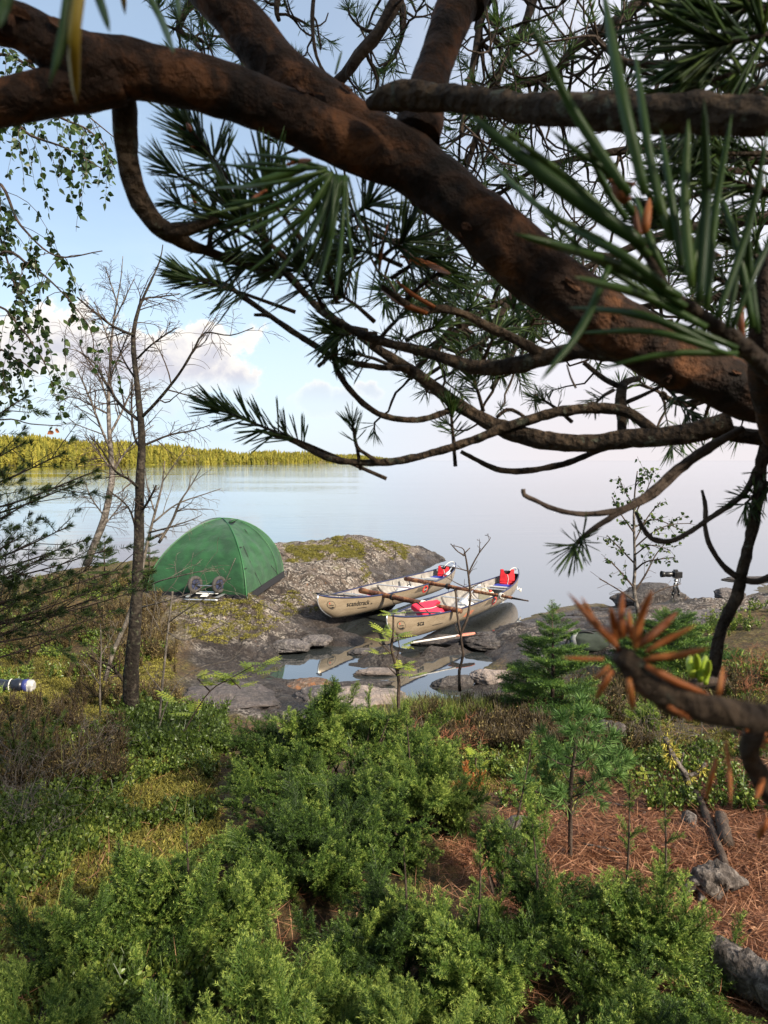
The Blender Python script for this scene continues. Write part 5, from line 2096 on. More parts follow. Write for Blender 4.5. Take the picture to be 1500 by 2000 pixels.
CN = [  # right-hand cluster
    (1260, 480, 915, 222, 40, .28, 8), (1270, 500, 965, 240, 22, .29, -10), (1180, 470, 960, 318, 16, .30, 18), (1230, 380, 1035, 40, 26, .27, 14), (1215, 370, 1095, 190, 20, .28, -8), (1200, 340, 1070, 250, 16, .29, 6),
    (1260, 380, 1178, -20, 30, .25, 6), (1250, 360, 1200, 110, 22, .27, -4), (1290, 420, 1240, 100, 22, .27, 4), (1310, 470, 1262, 240, 22, .28, 6), (1330, 520, 1290, 250, 20, .28, 0), (1350, 560, 1345, 230, 26, .27, 10), (1365, 590, 1375, 190, 26, .27, -8),
    (1380, 600, 1430, 220, 20, .30, 8), (1400, 620, 1500, 250, 20, .29, -12), (1420, 640, 1495, 330, 16, .30, 6), (1430, 640, 1530, 420, 18, .3, 5), (1330, 580, 1000, 455, 30, .29, -14), (1340, 600, 1060, 470, 24, .29, -18), (1300, 560, 1100, 440, 26, .28, -10),
    (1380, 640, 1120, 540, 24, .29, -14), (1360, 620, 1040, 400, 14, .31, 20), (1190, 520, 1055, 745, 22, .28, 16), (1400, 680, 1110, 600, 20, .29, -24), (1420, 690, 1130, 650, 18, .29, -22), (1440, 690, 1170, 720, 18, .3, -14), (1440, 680, 1200, 610, 18, .3, -10),
    (1240, 420, 1130, 270, 20, .30, -6), (1225, 430, 1150, 300, 18, .31, 4), (1280, 520, 1180, 420, 22, .30, -6), (1300, 540, 1240, 380, 20, .3, 4), (1330, 600, 1230, 530, 20, .3, -8), (1480, 650, 1460, 400, 18, .3, 6), (1470, 640, 1410, 380, 20, .3, -6), (1350, 540, 1400, 330, 18, .3, 4),
    # hanging in from the top left
    (20, -30, -10, 60, 34, .24, 0), (135, -40, 95, 170, 26, .22, 8), (170, -60, 215, 65, 24, .25, 2), (270, -40, 340, 105, 18, .30, 6), (330, -60, 350, 40, 16, .3, 4), (230, -60, 245, 30, 14, .3, 0), (0, 395, 45, 432, 8, .4, 3), (655, 145, 668, 98, 9, .5, 0),
    # fan under the fork
    (640, 328, 415, 318, 14, .40, 8), (640, 332, 400, 368, 14, .40, 10), (645, 335, 435, 440, 16, .40, 12), (648, 336, 445, 470, 16, .40, 14), (650, 338, 500, 495, 18, .40, 16), (652, 340, 585, 490, 17, .40, 10), (655, 342, 470, 545, 16, .41, 18), (658, 342, 520, 560, 15, .41, 14),
    (660, 342, 560, 575, 15, .41, 12), (664, 342, 595, 560, 16, .41, 8), (668, 342, 620, 570, 15, .41, 6), (672, 342, 655, 580, 15, .41, 4), (640, 330, 420, 405, 15, .40, 14), (640, 328, 470, 300, 12, .42, -6), (676, 342, 690, 520, 13, .42, -4), (680, 345, 730, 500, 10, .44, -6),
    (560, 325, 455, 325, 12, .42, -6), (600, 340, 395, 420, 15, .41, 16), (655, 340, 600, 600, 16, .41, 14), (610, 320, 480, 360, 30, .44, 4),
    # upper right spray
]
CN = [(a_, b_, c_, d_, w_ * (.8 if e_ < .35 else .62), e_, f_) for a_, b_, c_, d_, w_, e_, f_ in CN]
close_needles(CN, M['needle'], 'needles', .36)
for (bx, by, tx, ty, d, nl, n) in [(1530, 60, 1400, 90, .46, 190, 44), (1530, 10, 1370, 30, .50, 170, 44), (1540, 110, 1380, 160, .48, 170, 36), (1480, 170, 1350, 250, .52, 130, 30), (1500, 300, 1400, 300, .55, 120, 36), (1520, 380, 1420, 350, .56, 120, 36), (1500, 30, 1440, -10, .5, 160, 26), (1400, 330, 1330, 330, .58, 105, 34), (1360, 380, 1300, 400, .6, 95, 34), (1500, 520, 1440, 470, .6, 100, 40), (1440, 560, 1390, 540, .62, 90, 30), (1350, 470, 1290, 440, .62, 90, 36)]:
    shoot(bx, by, tx, ty, d, nl, n, 60, 22, 22, 6)
# dead and yellowing needles
close_needles([(160, -40, 150, 205, 26, .22, -10), (235, -50, 245, 28, 14, .28, 0)], leaf_mat('yellow_needle', (.30, .20, .02), (.50, .36, .04), (.6, .45, .06), .2), 'yellow_needles', .5)
close_needles([(560, 322, 610, 312, 9, .42, 2), (520, 372, 492, 388, 8, .45, 0), (830, 610, 740, 560, 12, .70, 6), (835, 612, 770, 585, 10, .70, 3), (850, 600, 770, 545, 9, .70, 4), (800, 510, 880, 535, 10, .66, 3), (740, 530, 760, 430, 7, .66, 3), (780, 500, 860, 520, 7, .67, 2),
               (390, 290, 350, 245, 9, .66, 2), (385, 270, 365, 240, 9, .66, 2), (400, 300, 372, 285, 9, .66, 0), (382, 400, 375, 375, 8, .66, 0), (1240, 360, 1185, 350, 10, .3, 2), (1250, 470, 1240, 400, 14, .3, 2), (1225, 395, 1195, 345, 26, .3, 2), (1260, 455, 1270, 385, 18, .3, 2), (1445, 600, 1450, 700, 14, .42, 0), (1470, 560, 1440, 620, 10, .42, 2)],
              M['needle_dead'], 'dead_needles', .35)
# the rust-coloured star in front
DN = [(1195, 1255, 1108, 1156, 22, .235, 0), (1190, 1250, 1134, 1164, 15, .25, 2), (1205, 1250, 1192, 1185, 24, .24, 0), (1215, 1245, 1217, 1153, 22, .235, 3), (1220, 1245, 1210, 1180, 22, .24, 0), (1232, 1248, 1228, 1188, 18, .24, 0), (1238, 1255, 1275, 1150, 24, .235, 4), (1250, 1262, 1324, 1195, 24, .23, 0), (1245, 1258, 1310, 1212, 20, .24, 0),
      (1262, 1272, 1362, 1220, 18, .235, 2), (1268, 1285, 1388, 1265, 22, .235, -3), (1255, 1290, 1350, 1275, 16, .24, 0), (1180, 1287, 1096, 1284, 15, .235, 1), (1190, 1300, 1158, 1330, 15, .24, 0), (1195, 1310, 1162, 1370, 20, .235, -2), (1228, 1325, 1236, 1392, 22, .235, 1), (1262, 1300, 1390, 1358, 24, .235, -5), (1280, 1320, 1350, 1352, 18, .24, 0),
      (1305, 1380, 1352, 1408, 20, .235, 0), (1208, 1270, 1180, 1220, 20, .24, 0), (1240, 1268, 1255, 1205, 20, .24, 0), (1402, 1360, 1414, 1298, 14, .26, 1), (1405, 1362, 1418, 1310, 10, .26, 0),
      (1480, 1465, 1440, 1425, 14, .28, 0), (1475, 1460, 1455, 1420, 14, .28, 0), (1490, 1450, 1530, 1440, 16, .28, 0), (1480, 1455, 1520, 1470, 14, .28, 0), (1475, 1445, 1500, 1430, 14, .28, 0), (1400, 1480, 1378, 1565, 16, .27, 0), (1418, 1450, 1428, 1575, 14, .27, 2), (1490, 1520, 1476, 1560, 20, .28, 0), (1500, 1600, 1480, 1640, 20, .28, 0)]
DN = [(a_, b_, c_, d_, w_ * .66, e_, f_) for a_, b_, c_, d_, w_, e_, f_ in DN]
close_needles(DN, M['needle_dead'], 'dead_needles', .62)
close_needles([(1352, 1320, 1346, 1280, 18, .5, 0), (1362, 1322, 1360, 1278, 16, .5, 0), (1372, 1322, 1378, 1280, 16, .5, 0), (1368, 1330, 1364, 1290, 16, .5, 0), (1378, 1335, 1385, 1290, 13, .5, 0)], leaf_mat('fresh_needle', (.20, .30, .02), (.36, .48, .04), (.5, .6, .08), .3), 'fresh_bud', .5)
mb = MB()
tube(mb, [PD(1355, 1335, .5), PD(1395, 1330, .62)], [.003, .004], 6)
mb.build('bud_stalk', M['twig'], pine)
# bark flakes catching light on the limbs, knobs on twigs
fl = MB()
for ctrl, n_ in ((A_, 55), (B_, 60)):
    q = limb_pts(ctrl, .01)
    for i in rgp.integers(2, len(q) - 2, n_):
        ax = nrm(q[i + 1, :3] - q[i - 1, :3])
        r = nrm(np.cross(ax, rdir(1, rgp)[0]))
        s = np.cross(ax, r)
        c = q[i, :3] + r * q[i, 3] * 1.02
        w, h = .002 + .005 * rgp.random() ** 2, .003 + .008 * rgp.random() ** 2
        k = 7
        a = np.arange(k) * 2 * math.pi / k
        rr = .6 + .5 * rgp.random(k)
        v = c + ax[None] * (np.cos(a) * h * rr)[:, None] + s[None] * (np.sin(a) * w * rr)[:, None] + r[None] * (.0035 * rgp.random(k))[:, None]
        fl.add(np.vstack([v, [c + r * .001]]), [[j, (j + 1) % k, k] for j in range(k)])
fk = fl.build('bark_flakes', bark_mat('bark_flake', (.03, .014, .008), (.085, .038, .02), (.18, .09, .05), 150, .4, 60), pine)
fk['kind'] = 'stuff'
so = fk.modifiers.new('thickness', 'SOLIDIFY')
so.thickness = .0012

# ------------------------------------------------------------------ finer boughs farther out on the same tree
def mid_bough(ctrl, seed, ntw, tl=(.10, .34), nl=.042, down=.6, mat_='twig', tuft=(1, 3), npair=20, spread=1.0):
    rg = np.random.default_rng(seed)
    q = limb_pts(ctrl, .02)
    mb = MB()
    tube(mb, q[:, :3], q[:, 3], 8, bump=.25, bscale=60, seed=seed)
    nb = MB()
    for k in range(ntw):
        i = rg.integers(1, len(q))
        p = q[i, :3]
        d = rg.normal(size=3) * spread
        d[2] -= down
        d = nrm(d)
        L = tl[0] + (tl[1] - tl[0]) * rg.random()
        pts = [p]
        dd = d.copy()
        nst = 7
        for s in range(nst):
            dd = nrm(dd + rg.normal(size=3) * .35 + np.array([0, 0, .12 * (s - 2)]))
            pts.append(pts[-1] + dd * L / nst)
        pts = np.array(pts)
        r0 = min(q[i, 3] * .6, .0040)
        tube(mb, pts, np.linspace(r0, .0016, len(pts)), 5, bump=.3, bscale=200, seed=k)
        nt = rg.integers(tuft[0], tuft[1] + 1)
        for t_ in range(nt):
            if t_ == 0:
                b, e = pts[-2], pts[-1]
            else:
                j = rg.integers(2, len(pts))
                b = pts[j]
                e = b + nrm(nrm(pts[j] - pts[j - 1]) + rg.normal(size=3) * .8) * (.03 + .05 * rg.random())
                tube(mb, [b, e], [.0016, .0012], 4)
            if rg.random() < .86:
                shoot_needles(nb, b, e, nl * (.8 + .4 * rg.random()), npair, 75, 35, 22, False, rng=rg, tip_share=.5)
    o = mb.build('bough', M[mat_], pine, smooth=True)
    nb.build('needles', M['needle'], o)
    return o


mid_bough([(800, -60, 15, 1.35), (755, 40, 13, 1.35), (700, 110, 12, 1.35), (655, 165, 11, 1.35), (560, 240, 8, 1.35)], 101, 8, (.05, .16), .035, .4)
mid_bough([(1290, -30, 13, 1.7), (1200, 45, 11, 1.7), (1120, 95, 9, 1.7), (1080, 145, 8, 1.7), (1000, 170, 6, 1.7), (930, 180, 4, 1.7)], 102, 40, (.12, .42), .045, .8)
mid_bough([(1060, -60, 10, 1.9), (1020, 60, 8, 1.9), (960, 170, 7, 1.9), (920, 300, 5, 1.9), (880, 420, 4, 1.9)], 103, 34, (.12, .40), .045, .5)
mid_bough([(980, -60, 9, 1.6), (940, 40, 7, 1.6), (925, 120, 6, 1.6), (900, 260, 4, 1.6)], 104, 22, (.12, .35), .042, .6)
mid_bough([(1620, 420, 16, 1.4), (1450, 430, 12, 1.4), (1330, 450, 10, 1.4), (1240, 480, 8, 1.4), (1150, 520, 6, 1.4), (1080, 560, 4, 1.4)], 105, 44, (.10, .34), .042, .2)
mid_bough([(1620, 560, 14, 1.6), (1450, 570, 10, 1.6), (1350, 590, 8, 1.6), (1250, 600, 6, 1.6)], 106, 30, (.10, .34), .042, .1)
mid_bough([(1620, 300, 14, 1.9), (1450, 310, 11, 1.9), (1300, 290, 9, 1.9), (1180, 300, 7, 1.9), (1050, 330, 5, 1.9), (960, 390, 4, 1.9)], 107, 46, (.12, .40), .045, .3)
mid_bough([(1100, 500, 6, 1.5), (1000, 540, 5, 1.5), (900, 560, 5, 1.5), (820, 550, 4, 1.5)], 108, 14, (.08, .26), .042, .1)
mid_bough([(1080, 545, 8, 1.2), (1010, 575, 8, 1.2), (960, 640, 8, 1.2), (930, 690, 7, 1.2)], 109, 14, (.06, .20), .038, .0)
mid_bough([(1060, 560, 7, 1.25), (980, 590, 7, 1.25), (900, 640, 7, 1.25), (840, 690, 6, 1.25), (800, 740, 5, 1.25)], 110, 22, (.06, .20), .036, .1)
mid_bough([(1050, 600, 6, 1.4), (1000, 690, 5, 1.4), (960, 760, 5, 1.4)], 111, 12, (.06, .18), .035, .3)
mid_bough([(900, 420, 5, 1.1), (840, 460, 5, 1.1), (760, 470, 5, 1.1), (700, 440, 4, 1.1)], 112, 16, (.06, .22), .045, -.1)
mid_bough([(620, -60, 4, 1.5), (610, 30, 4, 1.5), (618, 110, 3.5, 1.5), (645, 160, 3, 1.5)], 113, 3, (.05, .12), .03, .3)
mid_bough([(420, -60, 8, 1.9), (370, 10, 7, 1.9), (350, 60, 6, 1.9), (395, 80, 4, 1.9)], 114, 16, (.08, .24), .045, .2, npair=26)
mid_bough([(560, -60, 8, 1.8), (540, 10, 6, 1.8), (545, 40, 4, 1.8)], 115, 5, (.06, .16), .035, .2)
mid_bough([(760, -60, 7, 1.6), (790, 30, 5, 1.6), (770, 110, 4, 1.6), (740, 140, 3, 1.6)], 116, 14, (.08, .24), .042, .3)
mid_bough([(1520, 700, 12, 1.2), (1420, 760, 9, 1.2), (1340, 790, 7, 1.2), (1290, 770, 5, 1.2)], 117, 12, (.06, .18), .042, -.1)
mid_bough([(1620, 160, 14, 1.5), (1480, 190, 11, 1.5), (1330, 130, 8, 1.5), (1220, 120, 6, 1.5), (1150, 60, 4, 1.5)], 118, 36, (.10, .34), .045, .3)
# ------------------------------------------------------------------ crown overhead and trees behind the viewpoint
def shoot_template(nl=.045, n=34, L=.10, wr=15, seed=1, a0=70, a1=25, prism=False):
    rg = np.random.default_rng(seed)
    mb = MB()
    shoot_needles(mb, np.zeros(3), np.array([L, 0, 0]), nl, n, a0, a1, wr, prism, rng=rg)
    return mb.arrays()


def crown_mass(mb, rg, centre, radii, n, tpl, sc, flat=.3):
    """shoots spread through an uneven crown volume"""
    d = rdir(n * 3, rg)
    r = rg.random(n * 3) ** .45
    p = d * r[:, None]
    keep = (fbm(p * 2.2 + centre, 3, 5) > -.06)
    p = p[keep][:n]
    d = d[keep][:n]
    pos = centre + p * np.array(radii)
    ax = nrm(d + np.array([0, 0, .35]) + rg.normal(size=d.shape) * flat)
    stamp(mb, tpl, pos, frames(ax, rng=rg), sc * (.8 + .5 * rg.random(len(pos))), rg.random(len(pos)) * .3 - .1)


_rg = np.random.default_rng(5)
_t = shoot_template(.16, 30, .30, 9, 4)
_mb = MB()
for c, r, n in (((.4, -.3, 6.3), (2.6, 1.8, 1.5), 260), ((1.9, 1.0, 5.4), (1.5, 1.5, 1.3), 110), ((1.6, -.8, 4.4), (1.3, 1.2, 1.0), 110), ((-.2, -1.4, 4.9), (1.6, .9, .9), 90)):
    crown_mass(_mb, _rg, np.array(c), r, n, _t, 1.0)
o_ = _mb.build('crown', M['needle'], pine)
mb = MB()
for k in range(12):
    a = k * 2.4
    z = 3.4 + k * .25
    tube(mb, catmull([[.6, .72, z], [.6 + math.cos(a) * .7, .6 + math.sin(a) * .7 - .2, z + .5], [.6 + math.cos(a) * 1.6 - .3, .3 + math.sin(a) * 1.3, z + .7]], .1), .022, 6)
mb.build('crown_boughs', M['pine_bark'], pine, smooth=True)


def back_spruce(x, y, h, label, seed):
    rg = np.random.default_rng(seed)
    b = np.array([x, y, gz(x, y)])
    t = thing('spruce_tree', b, label, 'spruce tree', 'spruces behind the viewpoint')
    mb = MB()
    tube(mb, [b, b + [0, 0, h * .5], b + [0, 0, h]], [.13, .08, .02], 8)
    mb.build('trunk', M['pine_bark'], t)
    mb = MB()
    n = 600
    s = rg.random(n) ** .8
    a = rg.random(n) * 6.283
    R = (1 - s) * h * .21 + .15
    rr = R * (.35 + .65 * rg.random(n) ** .5)
    pos = b + np.stack([np.cos(a) * rr, np.sin(a) * rr, .5 + s * (h - .5) - rr * .25], 1)
    ax = nrm(np.stack([np.cos(a), np.sin(a), -.25 + 0 * a], 1) + rg.normal(size=(n, 3)) * .25)
    stamp(mb, shoot_template(.14, 26, .5, 7, 9, 60, 30), pos, frames(ax), .8 + .6 * rg.random(n), rg.random(n) * .3 - .1)
    mb.build('crown', M['spruce'], t)


for k, (x, y, h, lb) in enumerate([(-.6, -4.4, 6.5, 'tallest spruce straight behind the viewpoint'), (2.5, -3.4, 6.0, 'broad spruce right behind the viewpoint')]):
    back_spruce(x, y, h, lb, 40 + k)


# ------------------------------------------------------------------ branching bare trees
def grow(mb, p, d, L, r, lvl, rg, maxl, grav=(0, 0, 0, -.06), bend=.22, kids=(5, 6, 5, 0), klen=(.45, .5, .5), kang=55, tips=None, minr=.0012):
    nst = max(4, int(5 + L * 3)) if lvl < 2 else 5
    pts = [np.array(p, float)]
    dd = nrm(np.array(d, float))
    for s in range(nst):
        dd = nrm(dd + rg.normal(size=3) * bend * (.5 if lvl == 0 else 1) + np.array([0, 0, grav[min(lvl, 3)]]))
        pts.append(pts[-1] + dd * L / nst)
    pts = np.array(pts)
    rr = np.maximum(np.linspace(r, r * .35, len(pts)), minr)
    tube(mb, pts, rr, 8 if lvl == 0 else (6 if lvl == 1 else 4), bump=.15 if lvl < 2 else 0, bscale=40, cap=lvl < 2)
    if tips is not None and lvl >= 1:
        tips.append((pts, lvl))
    if lvl < maxl:
        n = kids[lvl]
        for k in range(n):
            s = .25 + .75 * (k + rg.random()) / n
            i = min(int(s * nst), nst - 1)
            q = pts[i] + (pts[i + 1] - pts[i]) * (s * nst - i if s * nst - i < 1 else .5)
            ax = nrm(pts[i + 1] - pts[i])
            rad = rdir(1, rg)[0]
            rad = nrm(rad - ax * (rad @ ax))
            an = math.radians(kang + rg.normal() * 12)
            grow(mb, q, ax * math.cos(an) + rad * math.sin(an), L * klen[lvl] * (1.15 - .5 * s) * (.7 + .6 * rg.random()), max(rr[i] * .55, minr), lvl + 1, rg, maxl, grav, bend, kids, klen, kang, tips, minr)


def wpts(ctrl):
    return np.array([[*PY(px, py, y), r * y / FPX] for px, py, r, y in ctrl])


def trunk_tree(name, label, trunk_ctrl, limbs, bark, cat, seed, twigm=None, group=None, fine=(9, 4), finel=(.5, .45), grav=(0, .0, -.10, -.12), minr=.0018):
    q = catmull(wpts(trunk_ctrl), .12)
    q[:, 3] *= .74
    b = q[0, :3].copy()
    t = thing(name, b, label, cat, group)
    rg = np.random.default_rng(seed)
    mb = MB()
    tube(mb, q[:, :3], q[:, 3], 14, bump=.22, bscale=22, seed=seed)
    mb.build('trunk', M[bark], t, smooth=True)
    for ctrl in limbs:
        l = catmull(wpts(ctrl), .06)
        lm = MB()
        tube(lm, l[:, :3], l[:, 3] * .85, 7, bump=.2, bscale=40, seed=seed)
        lo = lm.build('limb', M[bark], t, smooth=True)
        tw = MB()
        Ltot = np.sum(np.linalg.norm(np.diff(l[:, :3], axis=0), axis=1))
        for k in range(fine[0]):
            s = .2 + .8 * (k + rg.random()) / fine[0]
            i = min(int(s * (len(l) - 1)), len(l) - 2)
            ax = nrm(l[i + 1, :3] - l[i, :3])
            rad = rdir(1, rg)[0]
            rad = nrm(rad - ax * (rad @ ax))
            an = math.radians(48 + rg.normal() * 12)
            grow(tw, l[i, :3], ax * math.cos(an) + rad * math.sin(an), Ltot * finel[0] * (1.1 - .6 * s) * (.6 + .7 * rg.random()), max(l[i, 3] * .45, minr), 1, rg, 2, grav, .11, (0, fine[1], 3), (.5, finel[1], .5), 45, None, minr)
        tw.build('twigs', M[twigm or 'twig'], lo)
    return t, q


# main dark birch in front of the tent
T1 = [(262, 1412, 24, 6.7), (258, 1380, 21, 6.7), (256, 1320, 20, 6.7), (262, 1240, 17, 6.7), (268, 1150, 14, 6.7), (271, 1050, 13, 6.7), (273, 950, 11.5, 6.7), (277, 860, 9.5, 6.7), (272, 790, 8, 6.7), (264, 720, 7, 6.7), (260, 655, 6, 6.72), (272, 600, 4, 6.75), (292, 555, 3, 6.8), (312, 510, 2, 6.85), (318, 478, 1.2, 6.9)]
L1 = [[(277, 815, 4, 6.7), (310, 780, 3.5, 6.6), (350, 730, 3, 6.5), (380, 680, 2.5, 6.4), (400, 650, 2, 6.4), (450, 655, 1.4, 6.3), (495, 640, 1, 6.3)], [(270, 820, 4, 6.7), (235, 790, 3.5, 6.8), (205, 745, 3, 6.9), (185, 710, 2, 7.0), (160, 690, 1.4, 7.0)],
      [(262, 655, 3.5, 6.7), (225, 640, 3, 6.6), (185, 610, 2.5, 6.5), (150, 580, 1.6, 6.5)], [(262, 655, 3, 6.7), (275, 590, 2.5, 6.9), (310, 580, 2, 7.1), (350, 575, 1.2, 7.2)], [(273, 955, 3.5, 6.7), (250, 935, 3.2, 6.5), (225, 920, 2.6, 6.3), (200, 880, 2, 6.2), (175, 850, 1.4, 6.1)],
      [(275, 880, 3, 6.7), (262, 850, 2.6, 6.9), (257, 800, 2.4, 7), (258, 740, 1.8, 7.1)], [(281, 870, 3, 6.7), (330, 850, 2.2, 6.9), (380, 840, 1.4, 7.0), (410, 830, 1, 7)], [(265, 1030, 2.5, 6.7), (250, 990, 2, 6.6), (215, 960, 1.4, 6.5)], [(250, 1340, 4, 6.7), (215, 1300, 3, 6.6), (185, 1290, 2, 6.5), (170, 1275, 1.4, 6.5)],
      [(276, 1000, 3, 6.7), (292, 975, 2.4, 6.6), (305, 948, 1.8, 6.5)], [(268, 745, 2.5, 6.7), (240, 700, 2, 6.8), (226, 650, 1.3, 6.9)], [(268, 700, 2.5, 6.7), (300, 670, 2, 6.6), (345, 640, 1.2, 6.5)]]
t_, q_ = trunk_tree('birch_tree', 'nearly bare dark barked birch in front of the tent left end', T1, L1, 'birch_bark', 'birch tree', 61, fine=(12, 5), finel=(.45, .5), minr=.0016)
# birch behind it, leaning trunk with pale bark
T2 = [(168, 1105, 9, 13.0), (178, 1080, 10, 13.0), (190, 1050, 9.5, 13.0), (203, 1015, 9, 13.0), (212, 975, 8.5, 13.0), (219, 930, 8, 13.0), (216, 880, 6.5, 13.0), (213, 830, 5.5, 13.0), (212, 770, 4.5, 13.0), (216, 700, 3.5, 13.0), (220, 640, 2.8, 13.0), (228, 590, 2, 13.0), (236, 545, 1.4, 13.0), (240, 500, .9, 13)]
L2 = [[(216, 880, 3, 13), (195, 830, 2.6, 12.8), (172, 770, 2, 12.6), (150, 720, 1.2, 12.5)], [(214, 850, 3, 13), (240, 800, 2.4, 13.2), (262, 750, 1.6, 13.4), (280, 700, 1, 13.5)], [(213, 790, 2.6, 13), (190, 730, 2, 13), (160, 690, 1.3, 13), (130, 680, .9, 13)], [(214, 740, 2.4, 13), (235, 690, 1.8, 12.8), (255, 640, 1.2, 12.7)],
      [(218, 680, 2, 13), (200, 630, 1.5, 13.1), (185, 590, 1, 13.2)], [(222, 630, 2, 13), (245, 580, 1.4, 13), (262, 545, .9, 13)], [(218, 930, 3, 13), (240, 890, 2.2, 13.1), (275, 850, 1.5, 13.2), (300, 830, 1, 13.3)], [(214, 810, 2.4, 13), (175, 790, 1.8, 13), (140, 775, 1.2, 12.9), (110, 790, .9, 12.9)],
      [(220, 920, 2.4, 13), (190, 880, 1.8, 13), (165, 850, 1.2, 13)], [(228, 590, 1.6, 13), (215, 550, 1.2, 13), (205, 520, .8, 13)], [(205, 1010, 2, 13), (180, 975, 1.5, 13), (165, 940, 1, 13)], [(196, 1035, 2, 13), (225, 1000, 1.5, 13), (250, 965, 1, 13)]]
trunk_tree('birch_tree', 'slender leaning birch with pale bark behind the dark birch', T2, L2, 'pale_birch_bark', 'birch tree', 62, fine=(13, 6), finel=(.6, .55), grav=(0, 0, -.14, -.25), minr=.0024)
# grey bare shrub left of the tent
T3 = [(205, 1330, 6, 7.4), (222, 1270, 5.5, 7.5), (245, 1220, 5.5, 7.6), (262, 1170, 5.2, 7.6), (277, 1110, 5, 7.7), (288, 1060, 4, 7.8), (303, 1000, 3.2, 7.8), (316, 950, 2.4, 7.8), (322, 900, 1.4, 7.8)]
L3 = [[(310, 1060, 3.6, 7.8), (335, 1020, 3, 7.8), (352, 980, 2.4, 7.7), (372, 950, 1.6, 7.7), (395, 910, 1, 7.6)], [(290, 1055, 3, 7.8), (318, 1042, 3.2, 7.8), (310, 1060, 3.4, 7.8)], [(300, 1020, 2.4, 7.8), (345, 985, 1.8, 7.9), (400, 965, 1.2, 8), (430, 955, .8, 8)], [(292, 1040, 2.4, 7.8), (330, 1030, 1.8, 7.6), (375, 1015, 1.2, 7.5), (395, 1005, .8, 7.5)],
      [(302, 1000, 2, 7.8), (290, 960, 1.6, 7.9), (283, 920, 1, 8)], [(318, 940, 1.6, 7.8), (345, 900, 1.2, 7.8), (370, 870, .8, 7.8)], [(262, 1170, 2, 7.6), (300, 1140, 1.8, 7.3), (350, 1125, 1.3, 7.1), (420, 1110, .8, 7)], [(258, 1190, 2, 7.6), (320, 1175, 1.6, 7.3), (400, 1150, 1.2, 7.1), (450, 1130, .9, 7)]]
trunk_tree('bare_shrub', 'leafless grey shrub whose twigs cross the left end of the tent', T3, L3, 'grey_twig', 'shrub', 63, 'grey_twig', fine=(7, 3), finel=(.4, .5), minr=.0017)
# bare twiggy shoots in front of the tent
for k, (ctrl, lb, limbs) in enumerate([
    ([(310, 1420, 3.4, 6.2), (318, 1330, 3, 6.2), (326, 1250, 2.8, 6.2), (333, 1190, 2.5, 6.2), (337, 1155, 2.8, 6.2)], 'thin broken grey stem standing left of the canoe cart', [[(330, 1215, 1.5, 6.2), (380, 1180, 1.3, 6), (430, 1150, 1, 5.9), (460, 1090, .8, 5.9)], [(328, 1235, 1.5, 6.2), (360, 1250, 1.2, 6.1), (420, 1230, 1, 6), (470, 1190, .8, 6)]]),
    ([(196, 1395, 3, 6.4), (195, 1330, 2.4, 6.4), (198, 1270, 2, 6.4), (196, 1220, 1.4, 6.4)], 'thin bare stem left of the dark birch foot', [[(196, 1340, 1.4, 6.4), (176, 1310, 1.1, 6.3), (160, 1290, .8, 6.3)], [(197, 1280, 1.2, 6.4), (215, 1250, 1, 6.5), (230, 1215, .8, 6.5)]]),
    ([(300, 1460, 2, 5.6), (320, 1390, 1.7, 5.7), (350, 1330, 1.5, 5.8), (400, 1300, 1.2, 5.9), (450, 1290, 1, 6), (478, 1260, .7, 6)], 'arching grey twig over the smooth grey rock slab', [[(330, 1365, 1.4, 5.7), (300, 1330, 1.1, 5.7), (280, 1300, .8, 5.7)], [(380, 1310, 1.2, 5.8), (420, 1320, 1, 5.8), (460, 1310, .8, 5.8)]]),
]):
    trunk_tree('bare_sapling', lb, ctrl, limbs, 'grey_twig', 'sapling', 70 + k, 'grey_twig', fine=(4, 2), finel=(.45, .5), minr=.0014)
# dead sapling in front of the canoes
T4 = [(898, 1350, 7, 7.6), (897, 1310, 6, 7.6), (905, 1278, 6, 7.6), (900, 1240, 5.5, 7.6), (912, 1210, 5.5, 7.6), (918, 1175, 5, 7.6), (918, 1150, 4.6, 7.6), (913, 1110, 4, 7.6), (908, 1080, 3.2, 7.6), (902, 1070, 2, 7.6), (882, 1065, 1.2, 7.6)]
L4 = [[(900, 1240, 4.5, 7.6), (893, 1200, 3.5, 7.6), (890, 1160, 3, 7.6), (888, 1150, 2.6, 7.6)], [(918, 1150, 3.5, 7.6), (915, 1125, 3, 7.6), (922, 1105, 2.6, 7.6), (936, 1080, 2.2, 7.6), (950, 1062, 1.6, 7.6), (958, 1050, 1.2, 7.6), (947, 1045, .9, 7.6)], [(908, 1085, 2.6, 7.6), (895, 1078, 2, 7.5), (880, 1062, 1.6, 7.5)], [(906, 1082, 2.2, 7.6), (918, 1070, 1.6, 7.6)],
      [(913, 1115, 2, 7.6), (885, 1108, 1.6, 7.5), (858, 1104, 1, 7.5)], [(915, 1150, 2, 7.6), (890, 1138, 1.5, 7.5), (868, 1125, 1, 7.4)], [(917, 1150, 1.6, 7.6), (935, 1140, 1.2, 7.6), (942, 1138, .9, 7.6)], [(936, 1080, 1.6, 7.6), (937, 1062, 1.1, 7.6), (936, 1052, .8, 7.6)], [(903, 1245, 2, 7.6), (925, 1242, 1.6, 7.5), (955, 1240, 1, 7.4)], [(897, 1240, 1.8, 7.6), (890, 1225, 1.4, 7.6), (888, 1215, 1, 7.6)]]
T4 = [(a, b, r * .62, y) for a, b, r, y in T4]
L4 = [[(a, b, r * .7, y) for a, b, r, y in c] for c in L4]
trunk_tree('dead_sapling', 'leafless dead sapling standing in front of the canoe farther from the tent', T4, L4, 'twig', 'sapling', 64, fine=(3, 1), finel=(.28, .4), minr=.0022)


